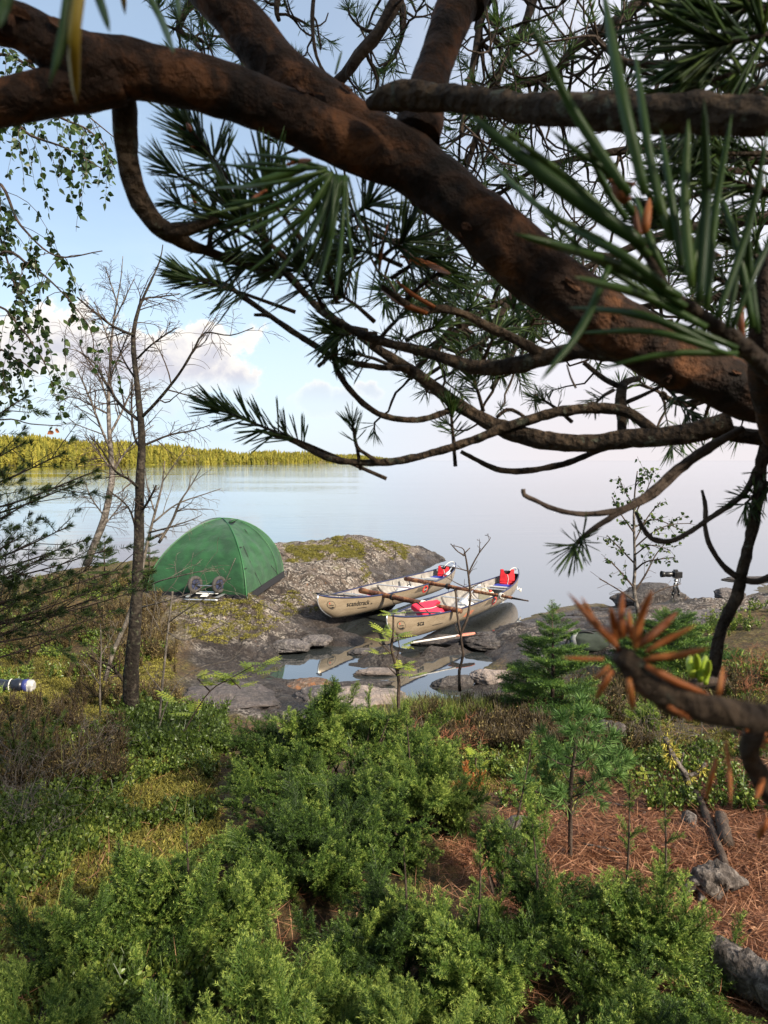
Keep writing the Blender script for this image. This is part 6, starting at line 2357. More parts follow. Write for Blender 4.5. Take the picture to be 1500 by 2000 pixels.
# ------------------------------------------------------------------ leaves
def leaf_tpl(kind='birch'):
    if kind == 'birch':
        o = [(0, 0), (.12, .30), (.40, .42), (.72, .20), (1.0, 0), (.72, -.20), (.40, -.42), (.12, -.30)]
        z = [0, .06, .08, .04, -.04, .04, .08, .06]
    elif kind == 'oval':
        o = [(0, 0), (.25, .26), (.6, .30), (.9, .13), (1, 0), (.9, -.13), (.6, -.30), (.25, -.26)]
        z = [0, .05, .06, .03, 0, .03, .06, .05]
    else:
        o = [(0, 0), (.2, .13), (.6, .15), (1, 0), (.6, -.15), (.2, -.13)]
        z = [0, .03, .03, -.05, .03, .03]
    v = np.array([(x, y, zz) for (x, y), zz in zip(o, z)] + [(.5, 0, 0)])
    n = len(o)
    f3 = np.array([[n, i, (i + 1) % n] for i in range(n)])
    return v, f3, np.zeros((0, 4), int), np.zeros(n + 1)


LEAF = leaf_tpl('birch')
OVAL = leaf_tpl('oval')
LANCE = leaf_tpl('lance')


def leaves_on(mb, pts, n, size, rg, tpl=LEAF, hang=.8, tint=.45, tv=.25):
    """leaves along a polyline, hanging"""
    k = len(pts)
    s = rg.random(n) * (k - 1)
    i = np.minimum(s.astype(int), k - 2)
    p = pts[i] + (pts[i + 1] - pts[i]) * (s - i)[:, None]
    ax = rdir(n, rg)
    ax[:, 2] -= hang
    ax = nrm(ax)
    p = p + ax * size * .25
    stamp(mb, tpl, p, frames(ax, rdir(n, rg)), size * (.6 + .6 * rg.random(n)), np.clip(tint + tv * rg.normal(size=n), 0, 1))


# weeping birch: trunk out of frame on the left, leafy twigs hang into the picture
wb = np.array([-3.6, 4.6, gz(-3.6, 4.6)])
wbt = thing('weeping_birch', wb, 'leafy weeping birch whose hanging twigs fill the upper left', 'birch tree')
mb = MB()
q = catmull([[*wb, .12], [-3.55, 4.6, 2.2, .10], [-3.45, 4.55, 4.2, .08], [-3.3, 4.5, 6.2, .05], [-3.2, 4.5, 7.6, .02]], .15)
tube(mb, q[:, :3], q[:, 3], 14, bump=.15, bscale=14)
mb.build('trunk', M['pale_birch_bark'], wbt, smooth=True)
rgb_ = np.random.default_rng(21)
WL = [[(-150, 420, 5, 4.5), (-20, 225, 4, 4.3), (60, 265, 3, 4.2), (130, 290, 2, 4.1), (200, 330, 1.2, 4.1)], [(-150, 300, 5, 4.5), (-30, 120, 4, 4.3), (60, 130, 3, 4.2), (140, 200, 2, 4.2), (225, 270, 1.2, 4.2)], [(-150, 560, 5, 4.5), (-20, 360, 4, 4.2), (40, 440, 3, 4.1), (110, 500, 2, 4), (200, 490, 1.2, 4)],
      [(-150, 640, 5, 4.5), (-10, 500, 4, 4.1), (60, 520, 3, 4), (120, 570, 2, 3.9), (175, 640, 1.3, 3.9), (185, 700, 1, 3.9)], [(-150, 700, 4, 4.5), (-20, 600, 3, 4.2), (40, 640, 2.4, 4.1), (75, 690, 1.6, 4.1), (90, 715, 1, 4.1)], [(-150, 200, 5, 4.6), (-20, 20, 4, 4.4), (60, 20, 3, 4.3), (110, 90, 2, 4.3), (120, 180, 1.2, 4.3)],
      [(-150, 800, 4, 4.5), (-20, 690, 3, 4.3), (30, 700, 2, 4.3), (75, 730, 1.2, 4.3)], [(-150, 860, 3, 4.3), (0, 820, 2, 4.2), (60, 828, 1.5, 4.1), (120, 832, 1, 4.1)], [(-150, 480, 5, 4.5), (-30, 420, 3, 4.3), (30, 560, 2.2, 4.2), (60, 640, 1.3, 4.2)], [(-100, 100, 5, 5.2), (100, 220, 3, 5.2), (180, 260, 2, 5.2), (225, 330, 1.2, 5.2)]]
for w_, ctrl in enumerate(WL):
    l = catmull(wpts(ctrl), .05)
    lm, lv = MB(), MB()
    tube(lm, l[:, :3], l[:, 3] * .8, 6, bump=.1)
    lo = lm.build('limb', M['twig'], wbt, smooth=True)
    lm = MB()
    n = 0 if w_ == 7 else 17
    for k in range(n):
        i = int((.22 + .75 * (k + rgb_.random()) / n) * (len(l) - 1))
        p = l[i, :3]
        d = nrm(rgb_.normal(size=3) * np.array([.7, .6, .25]) + np.array([.1, -.1, -.1]))
        L = .16 + .42 * rgb_.random()
        pts = [p]
        for s in range(8):
            d = nrm(d + np.array([0, 0, -.38]) + rgb_.normal(size=3) * .10)
            pts.append(pts[-1] + d * L / 8)
        pts = np.array(pts)
        tube(lm, pts, np.linspace(.0020, .0009, 9), 4, cap=False)
        leaves_on(lv, pts[1:], int(8 + 22 * L), .040, rgb_, hang=.9, tint=.30)
    if w_ == 7:
        leaves_on(lv, l[-18:, :3], 9, .042, rgb_, tint=.5)
    else:
        leaves_on(lv, l[len(l) // 3:, :3], 16, .042, rgb_, tint=.3)
        lm.build('twigs', M['twig'], lo, smooth=True)
    lv.build('leaves', M['birch_leaf'], lo)
# a few brown autumn leaves on the lowest twig
lv = MB()
p = PY(103, 837, 4.1)
leaves_on(lv, np.array([p, p + [.02, 0, -.01]]), 2, .055, rgb_, tint=.2)
lv.build('brown_leaf', M['needle_dead'], wbt)

# small leafy birch at the right waterline
T5 = [(1248, 1203, 4.5, 10.6), (1243, 1180, 4.2, 10.6), (1238, 1150, 3.6, 10.6), (1240, 1110, 3, 10.6), (1239, 1060, 2.6, 10.6), (1238, 1010, 2.2, 10.6), (1240, 960, 1.6, 10.6), (1245, 920, 1, 10.6)]
q = catmull(wpts(T5), .1)
sb = thing('birch_sapling', q[0, :3].copy(), 'small leafy birch growing at the lake edge left of the tripod', 'birch tree')
mb = MB()
tube(mb, q[:, :3], q[:, 3], 8, bump=.15, bscale=30)
mb.build('trunk', M['pale_birch_bark'], sb, smooth=True)
lm, lv = MB(), MB()
L5 = [[(1240, 1150, 2, 10.6), (1215, 1120, 1.6, 10.5), (1190, 1095, 1, 10.4), (1180, 1090, .8, 10.4)], [(1240, 1155, 2.2, 10.6), (1262, 1120, 1.8, 10.7), (1280, 1085, 1.3, 10.8), (1300, 1060, .9, 10.8)], [(1239, 1115, 2, 10.6), (1260, 1098, 1.6, 10.5), (1290, 1092, 1.2, 10.4), (1318, 1088, .8, 10.4)], [(1239, 1100, 1.8, 10.6), (1210, 1070, 1.4, 10.7), (1185, 1045, .9, 10.8)],
      [(1239, 1070, 1.8, 10.6), (1275, 1040, 1.4, 10.5), (1310, 1025, 1, 10.5), (1350, 1022, .8, 10.5)], [(1238, 1060, 1.6, 10.6), (1265, 1010, 1.3, 10.7), (1290, 980, .9, 10.7)], [(1238, 1040, 1.6, 10.6), (1210, 1000, 1.2, 10.5), (1195, 970, .8, 10.5)], [(1238, 1010, 1.5, 10.6), (1260, 965, 1.1, 10.6), (1272, 935, .8, 10.6)], [(1239, 990, 1.4, 10.6), (1218, 955, 1, 10.6), (1208, 930, .8, 10.6)], [(1241, 950, 1.2, 10.6), (1255, 930, .9, 10.5), (1262, 918, .8, 10.5)],
      [(1242, 1175, 1.8, 10.6), (1205, 1150, 1.4, 10.4), (1170, 1130, .8, 10.3)], [(1245, 1185, 1.6, 10.6), (1285, 1155, 1.3, 10.7), (1330, 1140, .8, 10.8)], [(1238, 1085, 1.6, 10.6), (1270, 1065, 1.2, 10.4), (1310, 1075, .8, 10.3)], [(1238, 1030, 1.6, 10.6), (1280, 1015, 1.2, 10.8), (1330, 1035, .8, 10.9)]]
for w_, ctrl in enumerate(L5):
    l = catmull(wpts(ctrl), .05)
    tube(lm, l[:, :3], l[:, 3], 5)
    for k in range(7):
        i = int((.2 + .78 * (k + rgb_.random()) / 7) * (len(l) - 1))
        d = nrm(nrm(l[min(i + 1, len(l) - 1), :3] - l[i - 1, :3]) + rgb_.normal(size=3) * .6)
        pts = [l[i, :3]]
        L = .10 + .2 * rgb_.random()
        for s in range(4):
            d = nrm(d + np.array([0, 0, -.08]) + rgb_.normal(size=3) * .15)
            pts.append(pts[-1] + d * L / 4)
        pts = np.array(pts)
        tube(lm, pts, .0028, 4, cap=False)
        if ctrl[-1][1] < 1046 or w_ in (0, 2, 12):
            leaves_on(lv, pts, 7 if ctrl[-1][1] < 1046 else 5, .060, rgb_, hang=.5, tint=.55)
lm.build('twigs', M['twig'], sb)
lv.build('leaves', M['birch_leaf'], sb)


# ------------------------------------------------------------------ rowans
def rowan_leaf():
    mb = MB()
    v, f3, f4, t = LANCE
    tube(mb, [[0, 0, 0], [.5, 0, .03], [1, 0, -.02]], .008, 4, tint=0)
    pos, ax = [], []
    for k in range(5):
        x = .28 + k * .155
        for s in (-1, 1):
            pos.append([x, 0, .02])
            ax.append([.45, s, -.12])
    pos.append([1, 0, -.02])
    ax.append([1, 0, -.1])
    stamp(mb, LANCE, np.array(pos), frames(np.array(ax, float)), .36)
    return mb.arrays()


ROWAN = rowan_leaf()


def rowan(label, trunk_ctrl, limbs, leafp, seed, size=.13):
    q = catmull(wpts(trunk_ctrl), .06)
    t = thing('rowan_sapling', q[0, :3].copy(), label, 'sapling')
    rg = np.random.default_rng(seed)
    mb = MB()
    tube(mb, q[:, :3], q[:, 3], 8, bump=.15, bscale=50)
    mb.build('trunk', M['twig'], t, smooth=True)
    mb = MB()
    for c in limbs:
        l = catmull(wpts(c), .05)
        tube(mb, l[:, :3], l[:, 3], 5)
    if limbs:
        mb.build('twigs', M['twig'], t, smooth=True)
    lv = MB()
    for px, py, y, n in leafp:
        p = PY(px, py, y)
        a = rg.random(n) * 6.283
        ax = nrm(np.stack([np.cos(a), np.sin(a) * .8, .05 + .45 * rg.random(n)], 1))
        stamp(lv, ROWAN, np.repeat(p[None], n, 0), frames(ax), size * (.7 + .5 * rg.random(n)), np.clip(.45 + .22 * rg.normal(size=n), 0, 1))
    lv.build('leaves', M['rowan'], t)


rowan('young rowan with fresh green leaves in front of the near canoe bow', [(782, 1415, 4, 6.9), (778, 1370, 3.8, 6.9), (779, 1330, 3.4, 6.9), (772, 1295, 3.2, 6.9), (764, 1265, 2.8, 6.9), (768, 1240, 2.4, 6.9), (768, 1200, 1.8, 6.9)],
      [[(776, 1310, 2, 6.9), (795, 1295, 1.6, 6.8), (812, 1303, 1.2, 6.8)], [(768, 1280, 2, 6.9), (748, 1262, 1.4, 6.9), (740, 1255, 1, 6.9)], [(773, 1290, 1.6, 6.9), (780, 1265, 1.2, 7), (775, 1240, 1, 7)], [(776, 1320, 1.4, 6.9), (756, 1300, 1, 6.9)]],
      [(768, 1200, 6.9, 4), (752, 1235, 6.9, 6), (776, 1242, 6.9, 6), (765, 1250, 6.9, 4), (782, 1262, 6.9, 3), (742, 1278, 6.9, 3), (786, 1300, 6.8, 4), (808, 1306, 6.8, 4), (812, 1318, 6.8, 3), (785, 1310, 6.8, 3), (745, 1255, 6.9, 3)], 81, .13)
rowan('spray of yellow green rowan leaves over the smooth grey rock slab', [(335, 1475, 1.8, 5.4), (370, 1410, 1.5, 5.4), (410, 1350, 1.3, 5.4), (450, 1325, 1, 5.4), (495, 1300, .8, 5.4)], [[(410, 1350, 1.6, 5.4), (385, 1325, 1.2, 5.4)], [(450, 1325, 1.4, 5.4), (470, 1345, 1, 5.4)]],
      [(385, 1325, 5.4, 4), (420, 1338, 5.4, 7), (450, 1325, 5.4, 7), (470, 1340, 5.4, 6), (495, 1315, 5.4, 6), (515, 1295, 5.4, 4), (345, 1370, 5.4, 5), (380, 1395, 5.4, 4)], 82, .13)
rowan('low bright green rowan seedling among the heather', [(932, 1540, 2.4, 4.6), (930, 1500, 2, 4.6), (928, 1475, 1.6, 4.6)], [], [(928, 1478, 4.6, 8), (930, 1498, 4.6, 6)], 83, .07)
rowan('tiny pale green rowan seedling beside the bright needled little pine', [(1258, 1545, 2, 4.4), (1256, 1510, 1.6, 4.4)], [], [(1256, 1508, 4.4, 7), (1262, 1525, 4.4, 4)], 84, .06)
rowan('fresh green seedling at the right edge of the juniper top', [(640, 1435, 2, 5.2), (640, 1405, 1.6, 5.2)], [], [(640, 1402, 5.2, 6)], 85, .06)


# ------------------------------------------------------------------ young conifers
def spruce_twig(seed, L=1.0, dens=1.0):
    """flat spray: axis with side twigs, short needles all round"""
    rg = np.random.default_rng(seed)
    mb = MB()
    segs = [(np.array([0, 0, 0.]), np.array([1, 0, 0.]), 1.0)]
    for k in range(7):
        x = .12 + k * .115
        for s in (-1, 1):
            l = (.55 - .45 * x) * (.75 + .4 * rg.random())
            segs.append((np.array([x, 0, 0]), nrm(np.array([.75, s * .75, -.05 + .1 * rg.normal()])), l))
    for p, d, l in segs:
        tube(mb, [p, p + d * l], [.010, .004], 3, tint=0, cap=False)
        n = int(62 * l * dens) + 4
        s = rg.random(n)
        rad = rdir(n, rg)
        rad = nrm(rad - d * (rad @ d)[:, None])
        rad[:, 2] += .25
        dd = nrm(d[None] * .75 + rad)
        needles(mb, p + d * (s * l)[:, None], dd, .085, .011, .30 + .4 * s * min(l / .6, 1) + .1 * rg.normal(size=n), .05, False, rg)
    return mb.arrays()


SPT = [spruce_twig(1), spruce_twig(2)]


def spruce(name, label, px, py, topy, y, wpx, seed, m='spruce', whorls=11, cat='spruce', rot=0):
    b = PY(px, py, y)
    top = PY(px, topy, y)
    H = top[2] - b[2]
    W = wpx / 2 * y / FPX
    rg = np.random.default_rng(seed)
    t = thing(name, b, label, cat)
    mb = MB()
    tube(mb, [b, b + [0, 0, H * .5], top], [.018 * H, .012 * H, .002], 8)
    mb.build('trunk', M['twig'], t, smooth=True)
    nb = MB()
    bm_ = MB()
    for w in range(whorls):
        s = (w + .3) / whorls
        z = H * (.06 + .92 * s)
        n = 6 if s < .85 else 4
        R = W * (1 - s) ** .85 + .03 * H
        for k in range(n):
            a = k * 2 * math.pi / n + w * 1.1 + rg.normal() * .2
            l = R * (.75 + .45 * rg.random())
            el = -.15 + .9 * s + .15 * rg.normal()
            ax = np.array([math.cos(a) * math.cos(el), math.sin(a) * math.cos(el), math.sin(el)])
            p = b + [0, 0, z]
            nl_ = max(1, int(round(l / .26)))
            stamp(nb, SPT[k % 2], p[None] + ax[None] * l * .02, frames(ax[None]), l, .12 * rg.normal())
            if l > .22:
                side = nrm(np.cross(ax, [0, 0, 1]))
                for s2 in (-1, 1):
                    a2 = nrm(ax + side * s2 * .8)
                    stamp(nb, SPT[(k + 1) % 2], p[None] + ax[None] * l * .35, frames(a2[None]), l * .55, .12 * rg.normal())
                    a2 = nrm(ax + side * s2 * .6 + np.array([0, 0, .1]))
                    stamp(nb, SPT[(k + 1) % 2], p[None] + ax[None] * l * .6, frames(a2[None]), l * .42, .12 * rg.normal())
    stamp(nb, SPT[0], top[None] - [0, 0, H * .1], frames(np.array([[0, 0.01, 1.0]])), H * .11, .2)
    for k in range(4):
        a = k * 1.57
        ax = nrm(np.array([math.cos(a), math.sin(a), .8]))
        stamp(nb, SPT[1], top[None] - [0, 0, H * .10], frames(ax[None]), H * .075, .25)
    nb.build('foliage', M[m], t)
    return t


spruce('spruce_sapling', 'bushy little spruce in front of the lake edge right of the canoes', 1078, 1425, 1172, 6.9, 250, 91)
spruce('spruce_sapling', 'wide light green spruce behind the rust coloured needles', 1300, 1330, 1185, 8.6, 290, 92, whorls=9)
spruce('spruce_sapling', 'tiny dark pine like seedling behind the dark birch trunk', 292, 1130, 1032, 12.0, 60, 93, m='left_pine', whorls=7)
spruce('spruce_sapling', 'small dark conifer between the two birch trunks', 205, 1140, 1040, 12.5, 70, 94, m='left_pine', whorls=7)

# bright young pine in the litter
PSH = shoot_template(.060, 70, .12, 20, 31, 80, 40)


def young_pine():
    b = PY(1113, 1712, 3.3)
    rg = np.random.default_rng(33)
    t = thing('pine_sapling', b, 'slender little pine with bright green needles on a bare brown stem', 'pine tree')
    y = 3.3
    q = catmull(wpts([(1113, 1712, 5, y), (1114, 1640, 4.5, y), (1114, 1570, 4.3, y), (1117, 1510, 4, y), (1124, 1460, 3.2, y), (1130, 1410, 2.2, y), (1132, 1395, 1.5, y)]), .03)
    mb = MB()
    tube(mb, q[:, :3], q[:, 3], 9, bump=.15, bscale=90)
    mb.build('trunk', M['twig'], t, smooth=True)
    tips = [(1132, 1395, 0), (1105, 1420, -.05), (1160, 1425, .05), (1075, 1450, 0), (1060, 1470, -.08), (1180, 1455, 0), (1195, 1490, .08), (1090, 1485, .1), (1150, 1480, -.1), (1045, 1545, 0), (1030, 1535, -.05), (1100, 1560, -.08), (1130, 1555, .1), (1175, 1510, .1), (1160, 1530, -.06), (1120, 1440, -.1), (1110, 1500, .12), (1075, 1520, .08), (1085, 1555, .06), (1205, 1500, -.05)]
    mb, nb = MB(), MB()
    for px, py, dy in tips:
        e = PY(px, py, y + dy)
        tz = e[2] - .06 - .25 * abs(e[0] - q[0, 0])
        i = int(np.argmin(np.abs(q[:, 2] - tz)))
        p = q[i, :3]
        tube(mb, catmull([p, (p + e) / 2 - [0, 0, .015], e], .03), .0035, 5)
        ax = nrm(e - (p + e) / 2 + np.array([0, 0, .03]))
        stamp(nb, PSH, np.array([e - ax * .05, e - ax * .10, e - ax * .04]), frames(np.array([ax, nrm(ax + rg.normal(size=3) * .3), nrm(ax + rg.normal(size=3) * .7)])), np.array([1.0, .95, .8]), .15 * rg.normal())
    mb.build('twigs', M['twig'], t)
    nb.build('needles', M['young_pine'], t)


young_pine()

# half-grown pine at the left edge
LPS = [shoot_template(.042, 70, .17, 17, 35, 62, 30), shoot_template(.042, 50, .12, 17, 36, 62, 30)]


def left_pine():
    y0 = 4.0
    b = PY(-190, 1560, y0)
    b[2] = gz(b[0], b[1])
    rg = np.random.default_rng(37)
    t = thing('pine_tree', b, 'half grown dark pine reaching in from the left edge', 'pine tree')
    top = PY(-190, 620, y0)
    mb = MB()
    tube(mb, catmull([[*b, .07], [*((b + top) / 2 + [.03, 0, 0]), .045], [*top, .012]], .1)[:, :3], np.linspace(.07, .012, len(catmull([[*b, .07], [*((b + top) / 2 + [.03, 0, 0]), .045], [*top, .012]], .1))), 12, bump=.15, bscale=20)
    mb.build('trunk', M['pine_bark'], t, smooth=True)
    lm, nb = MB(), MB()
    tips = [(45, 778, 3.8), (42, 868, 3.8), (118, 888, 3.7), (182, 922, 3.7), (70, 975, 3.8), (150, 945, 3.9), (35, 1052, 3.9), (130, 1030, 4.0), (165, 1055, 4.1), (95, 1085, 4.0), (45, 1110, 4.1), (205, 1075, 4.2), (190, 1150, 4.2), (60, 1160, 4.1), (240, 1110, 4.3), (110, 1195, 4.2), (225, 1195, 4.3), (30, 1210, 4.1), (150, 1230, 4.3), (270, 1140, 4.4), (80, 1050, 4.2), (10, 940, 3.8), (10, 1010, 3.9), (130, 1120, 4.3), (180, 1110, 4.5), (20, 1150, 4.3), (285, 1150, 4.4), (160, 1180, 4.5), (100, 1140, 4.5)]
    for px, py, yy in tips:
        lm, nb = MB(), MB()
        e = PY(px, py, yy)
        p = PY(-190, py + 75 + 40 * rg.random(), y0)
        m_ = p * .45 + e * .55 + np.array([0, 0, -.05])
        l = catmull([p, m_, e], .06)
        tube(lm, l, np.linspace(.009, .003, len(l)), 6, bump=.2, bscale=60)
        ax = nrm(l[-1] - l[-4])
        stamp(nb, LPS[0], (e - ax * .15)[None], frames(ax[None]), 1.0, .1 * rg.normal())
        for k in range(7):
            i = int(len(l) * (.35 + .6 * rg.random()))
            i = min(i, len(l) - 2)
            d = nrm(nrm(l[i + 1] - l[i]) + rg.normal(size=3) * .55 + np.array([0, 0, .15]))
            L = .08 + .16 * rg.random()
            tube(lm, [l[i], l[i] + d * L], [.003, .002], 4, cap=False)
            stamp(nb, LPS[k % 2], (l[i] + d * (L - .05))[None], frames(d[None]), .8 + .3 * rg.random(), .12 * rg.normal())
        nb.build('needles', M['left_pine'], lm.build('limb', M['twig'], t, smooth=True))


left_pine()


def low_pine(label, spots, seed, y, m='left_pine'):
    """knee-high pine seedling: a few soft brushes on short stems"""
    rg = np.random.default_rng(seed)
    bx = np.mean([s[0] for s in spots])
    by = max(s[1] for s in spots) + 60
    b = PY(bx, by, y)
    b[2] = gz(b[0], b[1]) - .02
    t = thing('pine_seedling', b, label, 'pine tree')
    lm, nb = MB(), MB()
    for px, py in spots:
        e = PY(px, py, y + .15 * rg.normal())
        l = catmull([b, (b + e) / 2 + [0, 0, -.03], e], .04)
        tube(lm, l, np.linspace(.008, .003, len(l)), 5)
        for k in range(6):
            i = max(1, int((len(l) - 1) * (1 - .13 * k)))
            d = nrm(nrm(l[i] - l[i - 1]) + rg.normal(size=3) * .3)
            stamp(nb, LPS[k % 2], (l[i] - d * .08)[None], frames(d[None]), 1.0, .15 + .1 * rg.normal())
    lm.build('stems', M['twig'], t)
    nb.build('needles', M[m], t)


low_pine('soft green pine seedling below the packing tube at the left edge', [(15, 1390), (50, 1410), (95, 1390), (110, 1415), (20, 1450), (70, 1440), (0, 1480)], 41, 4.6)
low_pine('bright grassy pine seedling on the moss left of the dark birch', [(120, 1280), (130, 1275), (110, 1290)], 42, 9.0, 'young_pine')


# ------------------------------------------------------------------ junipers
def juniper_spray(seed, L=1.0):
    """drooping spray about L long; prickly needles in threes"""
    rg = np.random.default_rng(seed)
    mb = MB()

    def line(p, d, l, droop, st):
        pts = [p]
        for s in range(st):
            d = nrm(d + np.array([0, 0, -droop]) + rg.normal(size=3) * .06)
            pts.append(pts[-1] + d * l / st)
        return np.array(pts)

    def dress(pts, n, t0):
        k = len(pts)
        s = np.sort(rg.random(n)) * (k - 1)
        i = np.minimum(s.astype(int), k - 2)
        ax = nrm(pts[i + 1] - pts[i])
        p = pts[i] + (pts[i + 1] - pts[i]) * (s - i)[:, None]
        rad = rdir(n, rg)
        rad = nrm(rad - ax * np.sum(rad * ax, 1)[:, None])
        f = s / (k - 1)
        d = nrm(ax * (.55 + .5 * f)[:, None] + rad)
        needles(mb, p, d, .078 * (.75 + .5 * rg.random(n)) * (1 - .3 * f), .0085, np.clip(t0 + .55 * f ** 2 + .12 * rg.normal(size=n), 0, 1), .06, False, rg)  # tips pale as new growth; darker bases paint the shade inside the spray

    ax = line(np.zeros(3), np.array([1, 0, .25]), 1.0, .09, 9)
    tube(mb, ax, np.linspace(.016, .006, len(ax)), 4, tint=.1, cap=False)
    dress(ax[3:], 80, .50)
    for k in range(10):
        x = .12 + .08 * k
        i = min(int(x * 9), 8)
        p = ax[i] + (ax[i + 1] - ax[i]) * (x * 9 - i)
        for s in (-1, 1):
            l = (.46 - .36 * x) * (.65 + .6 * rg.random())
            d = nrm(np.array([.8, s * (.55 + .3 * rg.random()), .25 * rg.normal() + .1]))
            q = line(p, d, l, .07, 4)
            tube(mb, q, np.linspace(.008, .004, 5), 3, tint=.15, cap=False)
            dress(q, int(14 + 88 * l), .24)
    return mb.arrays()


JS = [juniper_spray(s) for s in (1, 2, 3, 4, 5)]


def juniper(label, c, clumps, seed, dens=1.0, spray=.17, leaders=(), tint=0.0, m='juniper', hs=1.0):
    """c: ground point; clumps: (dx, dy, height of centre, rx, ry, rz, sprays)"""
    rg = np.random.default_rng(seed)
    c = np.array([c[0], c[1], gz(c[0], c[1])])
    t = thing('juniper_bush', c, label, 'juniper')
    wood, fol = MB(), MB()
    for (dx, dy, hz, rx, ry, rz, n) in clumps:
        hz, rz = hz * hs, rz * hs
        cc = c + [dx, dy, hz]
        n = int(n * dens * .58)
        K = max(4, n // 9)                              # plumes: sprays gather along a few rising axes
        pd = rdir(K * 3, rg)
        pd = pd[pd[:, 2] > -.30][:K]
        K = len(pd)
        pl = .75 + .40 * rg.random(K)
        w_ = rg.integers(0, K, n)
        r = (.25 + .75 * rg.random(n) ** .7)
        d = nrm(pd[w_] + rg.normal(size=(n, 3)) * .16)
        p = cc + d * (r * pl[w_])[:, None] * np.array([rx, ry, rz])
        ax = nrm(pd[w_] * np.array([1, 1, .7]) + np.array([0, 0, .5]) + rg.normal(size=(n, 3)) * .30)
        sc = spray * 1.32 * (.6 + .7 * rg.random(n))
        pos = p - ax * sc[:, None] * .6
        ok = pos[:, 2] > c[2] - .15
        roll = rg.normal(size=n) * .5
        w = rg.integers(0, 5, n)
        ct = .13 * rg.normal()
        for k in range(5):
            s = ok & (w == k)
            if s.any():
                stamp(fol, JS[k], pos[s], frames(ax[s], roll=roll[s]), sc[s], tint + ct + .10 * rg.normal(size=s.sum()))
        for k in range(max(3, n // 9)):                  # leading sprigs that stand out of the crown
            j = rg.integers(0, K)
            d_ = nrm(pd[j] * np.array([.6, .6, .3]) + np.array([0, 0, .85]) + rg.normal(size=3) * .15)
            b_ = cc + pd[j] * pl[j] * np.array([rx, ry, rz]) * (.75 + .3 * rg.random())
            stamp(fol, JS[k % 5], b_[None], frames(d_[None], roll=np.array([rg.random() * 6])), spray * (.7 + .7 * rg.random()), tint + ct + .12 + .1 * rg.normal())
        for k in range(0, n, 4):                         # stems towards the sprays
            a = c + [dx * .5, dy * .5, 0]
            q = catmull([a, (a * .4 + pos[k] * .6) + [0, 0, -.03], pos[k]], .08)
            tube(wood, q, np.linspace(.008, .003, len(q)), 5)
    for (dx, dy, h, lean, n) in leaders:                 # upright leading shoots
        a = c + [dx, dy, .05]
        e = a + [lean, 0, h]
        q = catmull([a, (a + e) / 2 + [.01, 0, 0], e], .03)
        tube(wood, q, np.linspace(.007, .002, len(q)), 6)
        for k in range(n):
            s = .30 + .70 * (k + rg.random()) / n
            i = min(int(s * (len(q) - 1)), len(q) - 1)
            a_ = k * 2.4
            ax = nrm(np.array([math.cos(a_), math.sin(a_), .9 + .8 * s]))
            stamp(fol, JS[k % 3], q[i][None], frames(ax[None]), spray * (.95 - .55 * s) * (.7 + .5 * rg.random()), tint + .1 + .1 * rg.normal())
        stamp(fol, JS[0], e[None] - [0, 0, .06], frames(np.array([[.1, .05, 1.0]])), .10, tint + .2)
    wood.build('stems', M['twig'], t)
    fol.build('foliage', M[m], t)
    return t


def jc(px, py, y, z=None):
    p = PY(px, py, y)
    return p


# big dark juniper in the middle
_c = PY(640, 1560, 4.3)
juniper('tall dark juniper in the middle below the rock pools', (_c[0], _c[1]), [(-.28, 0, .42, .36, .36, .34, 170), (-.05, .1, .62, .26, .28, .26, 130), (.30, .05, .46, .40, .36, .34, 170), (.02, -.25, .28, .55, .35, .30, 170), (.52, -.1, .30, .30, .3, .28, 90), (-.1, -.5, .22, .5, .3, .28, 190), (.35, -.45, .18, .35, .3, .24, 120), (-.42, -.1, .25, .25, .3, .25, 80), (-.02, .1, .80, .10, .10, .14, 34), (.34, .05, .70, .12, .12, .14, 34)], 201, 1.0, .16, [(-.02, .1, .60, .0, 9)], -.15, hs=0.66)
_c = PY(820, 1600, 3.7)
juniper('light green juniper right of the tall dark juniper', (_c[0], _c[1]), [(0, 0, .30, .32, .32, .30, 130), (.22, -.1, .18, .26, .28, .22, 80), (-.2, -.15, .22, .3, .3, .24, 100)], 202, 1.0, .15, [(-.05, .1, .55, -.02, 7)], .08, hs=0.70)
# front row
_c = PY(330, 1790, 2.55)
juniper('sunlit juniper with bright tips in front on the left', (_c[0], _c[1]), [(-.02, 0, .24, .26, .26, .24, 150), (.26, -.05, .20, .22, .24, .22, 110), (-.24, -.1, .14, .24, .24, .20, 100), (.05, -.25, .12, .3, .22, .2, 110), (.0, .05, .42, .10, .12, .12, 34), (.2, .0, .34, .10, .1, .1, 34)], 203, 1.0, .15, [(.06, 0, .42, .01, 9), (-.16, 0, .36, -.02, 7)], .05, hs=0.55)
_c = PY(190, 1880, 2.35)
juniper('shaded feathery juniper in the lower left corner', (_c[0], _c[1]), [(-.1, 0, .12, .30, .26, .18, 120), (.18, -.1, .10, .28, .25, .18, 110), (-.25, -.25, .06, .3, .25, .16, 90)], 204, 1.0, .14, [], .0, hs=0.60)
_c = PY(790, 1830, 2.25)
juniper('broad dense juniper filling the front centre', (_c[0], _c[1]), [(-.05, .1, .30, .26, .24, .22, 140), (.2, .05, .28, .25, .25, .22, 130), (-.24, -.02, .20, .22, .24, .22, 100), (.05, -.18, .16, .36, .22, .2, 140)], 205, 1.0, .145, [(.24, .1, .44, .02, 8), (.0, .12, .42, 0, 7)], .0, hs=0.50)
_c = PY(1130, 1850, 2.3)
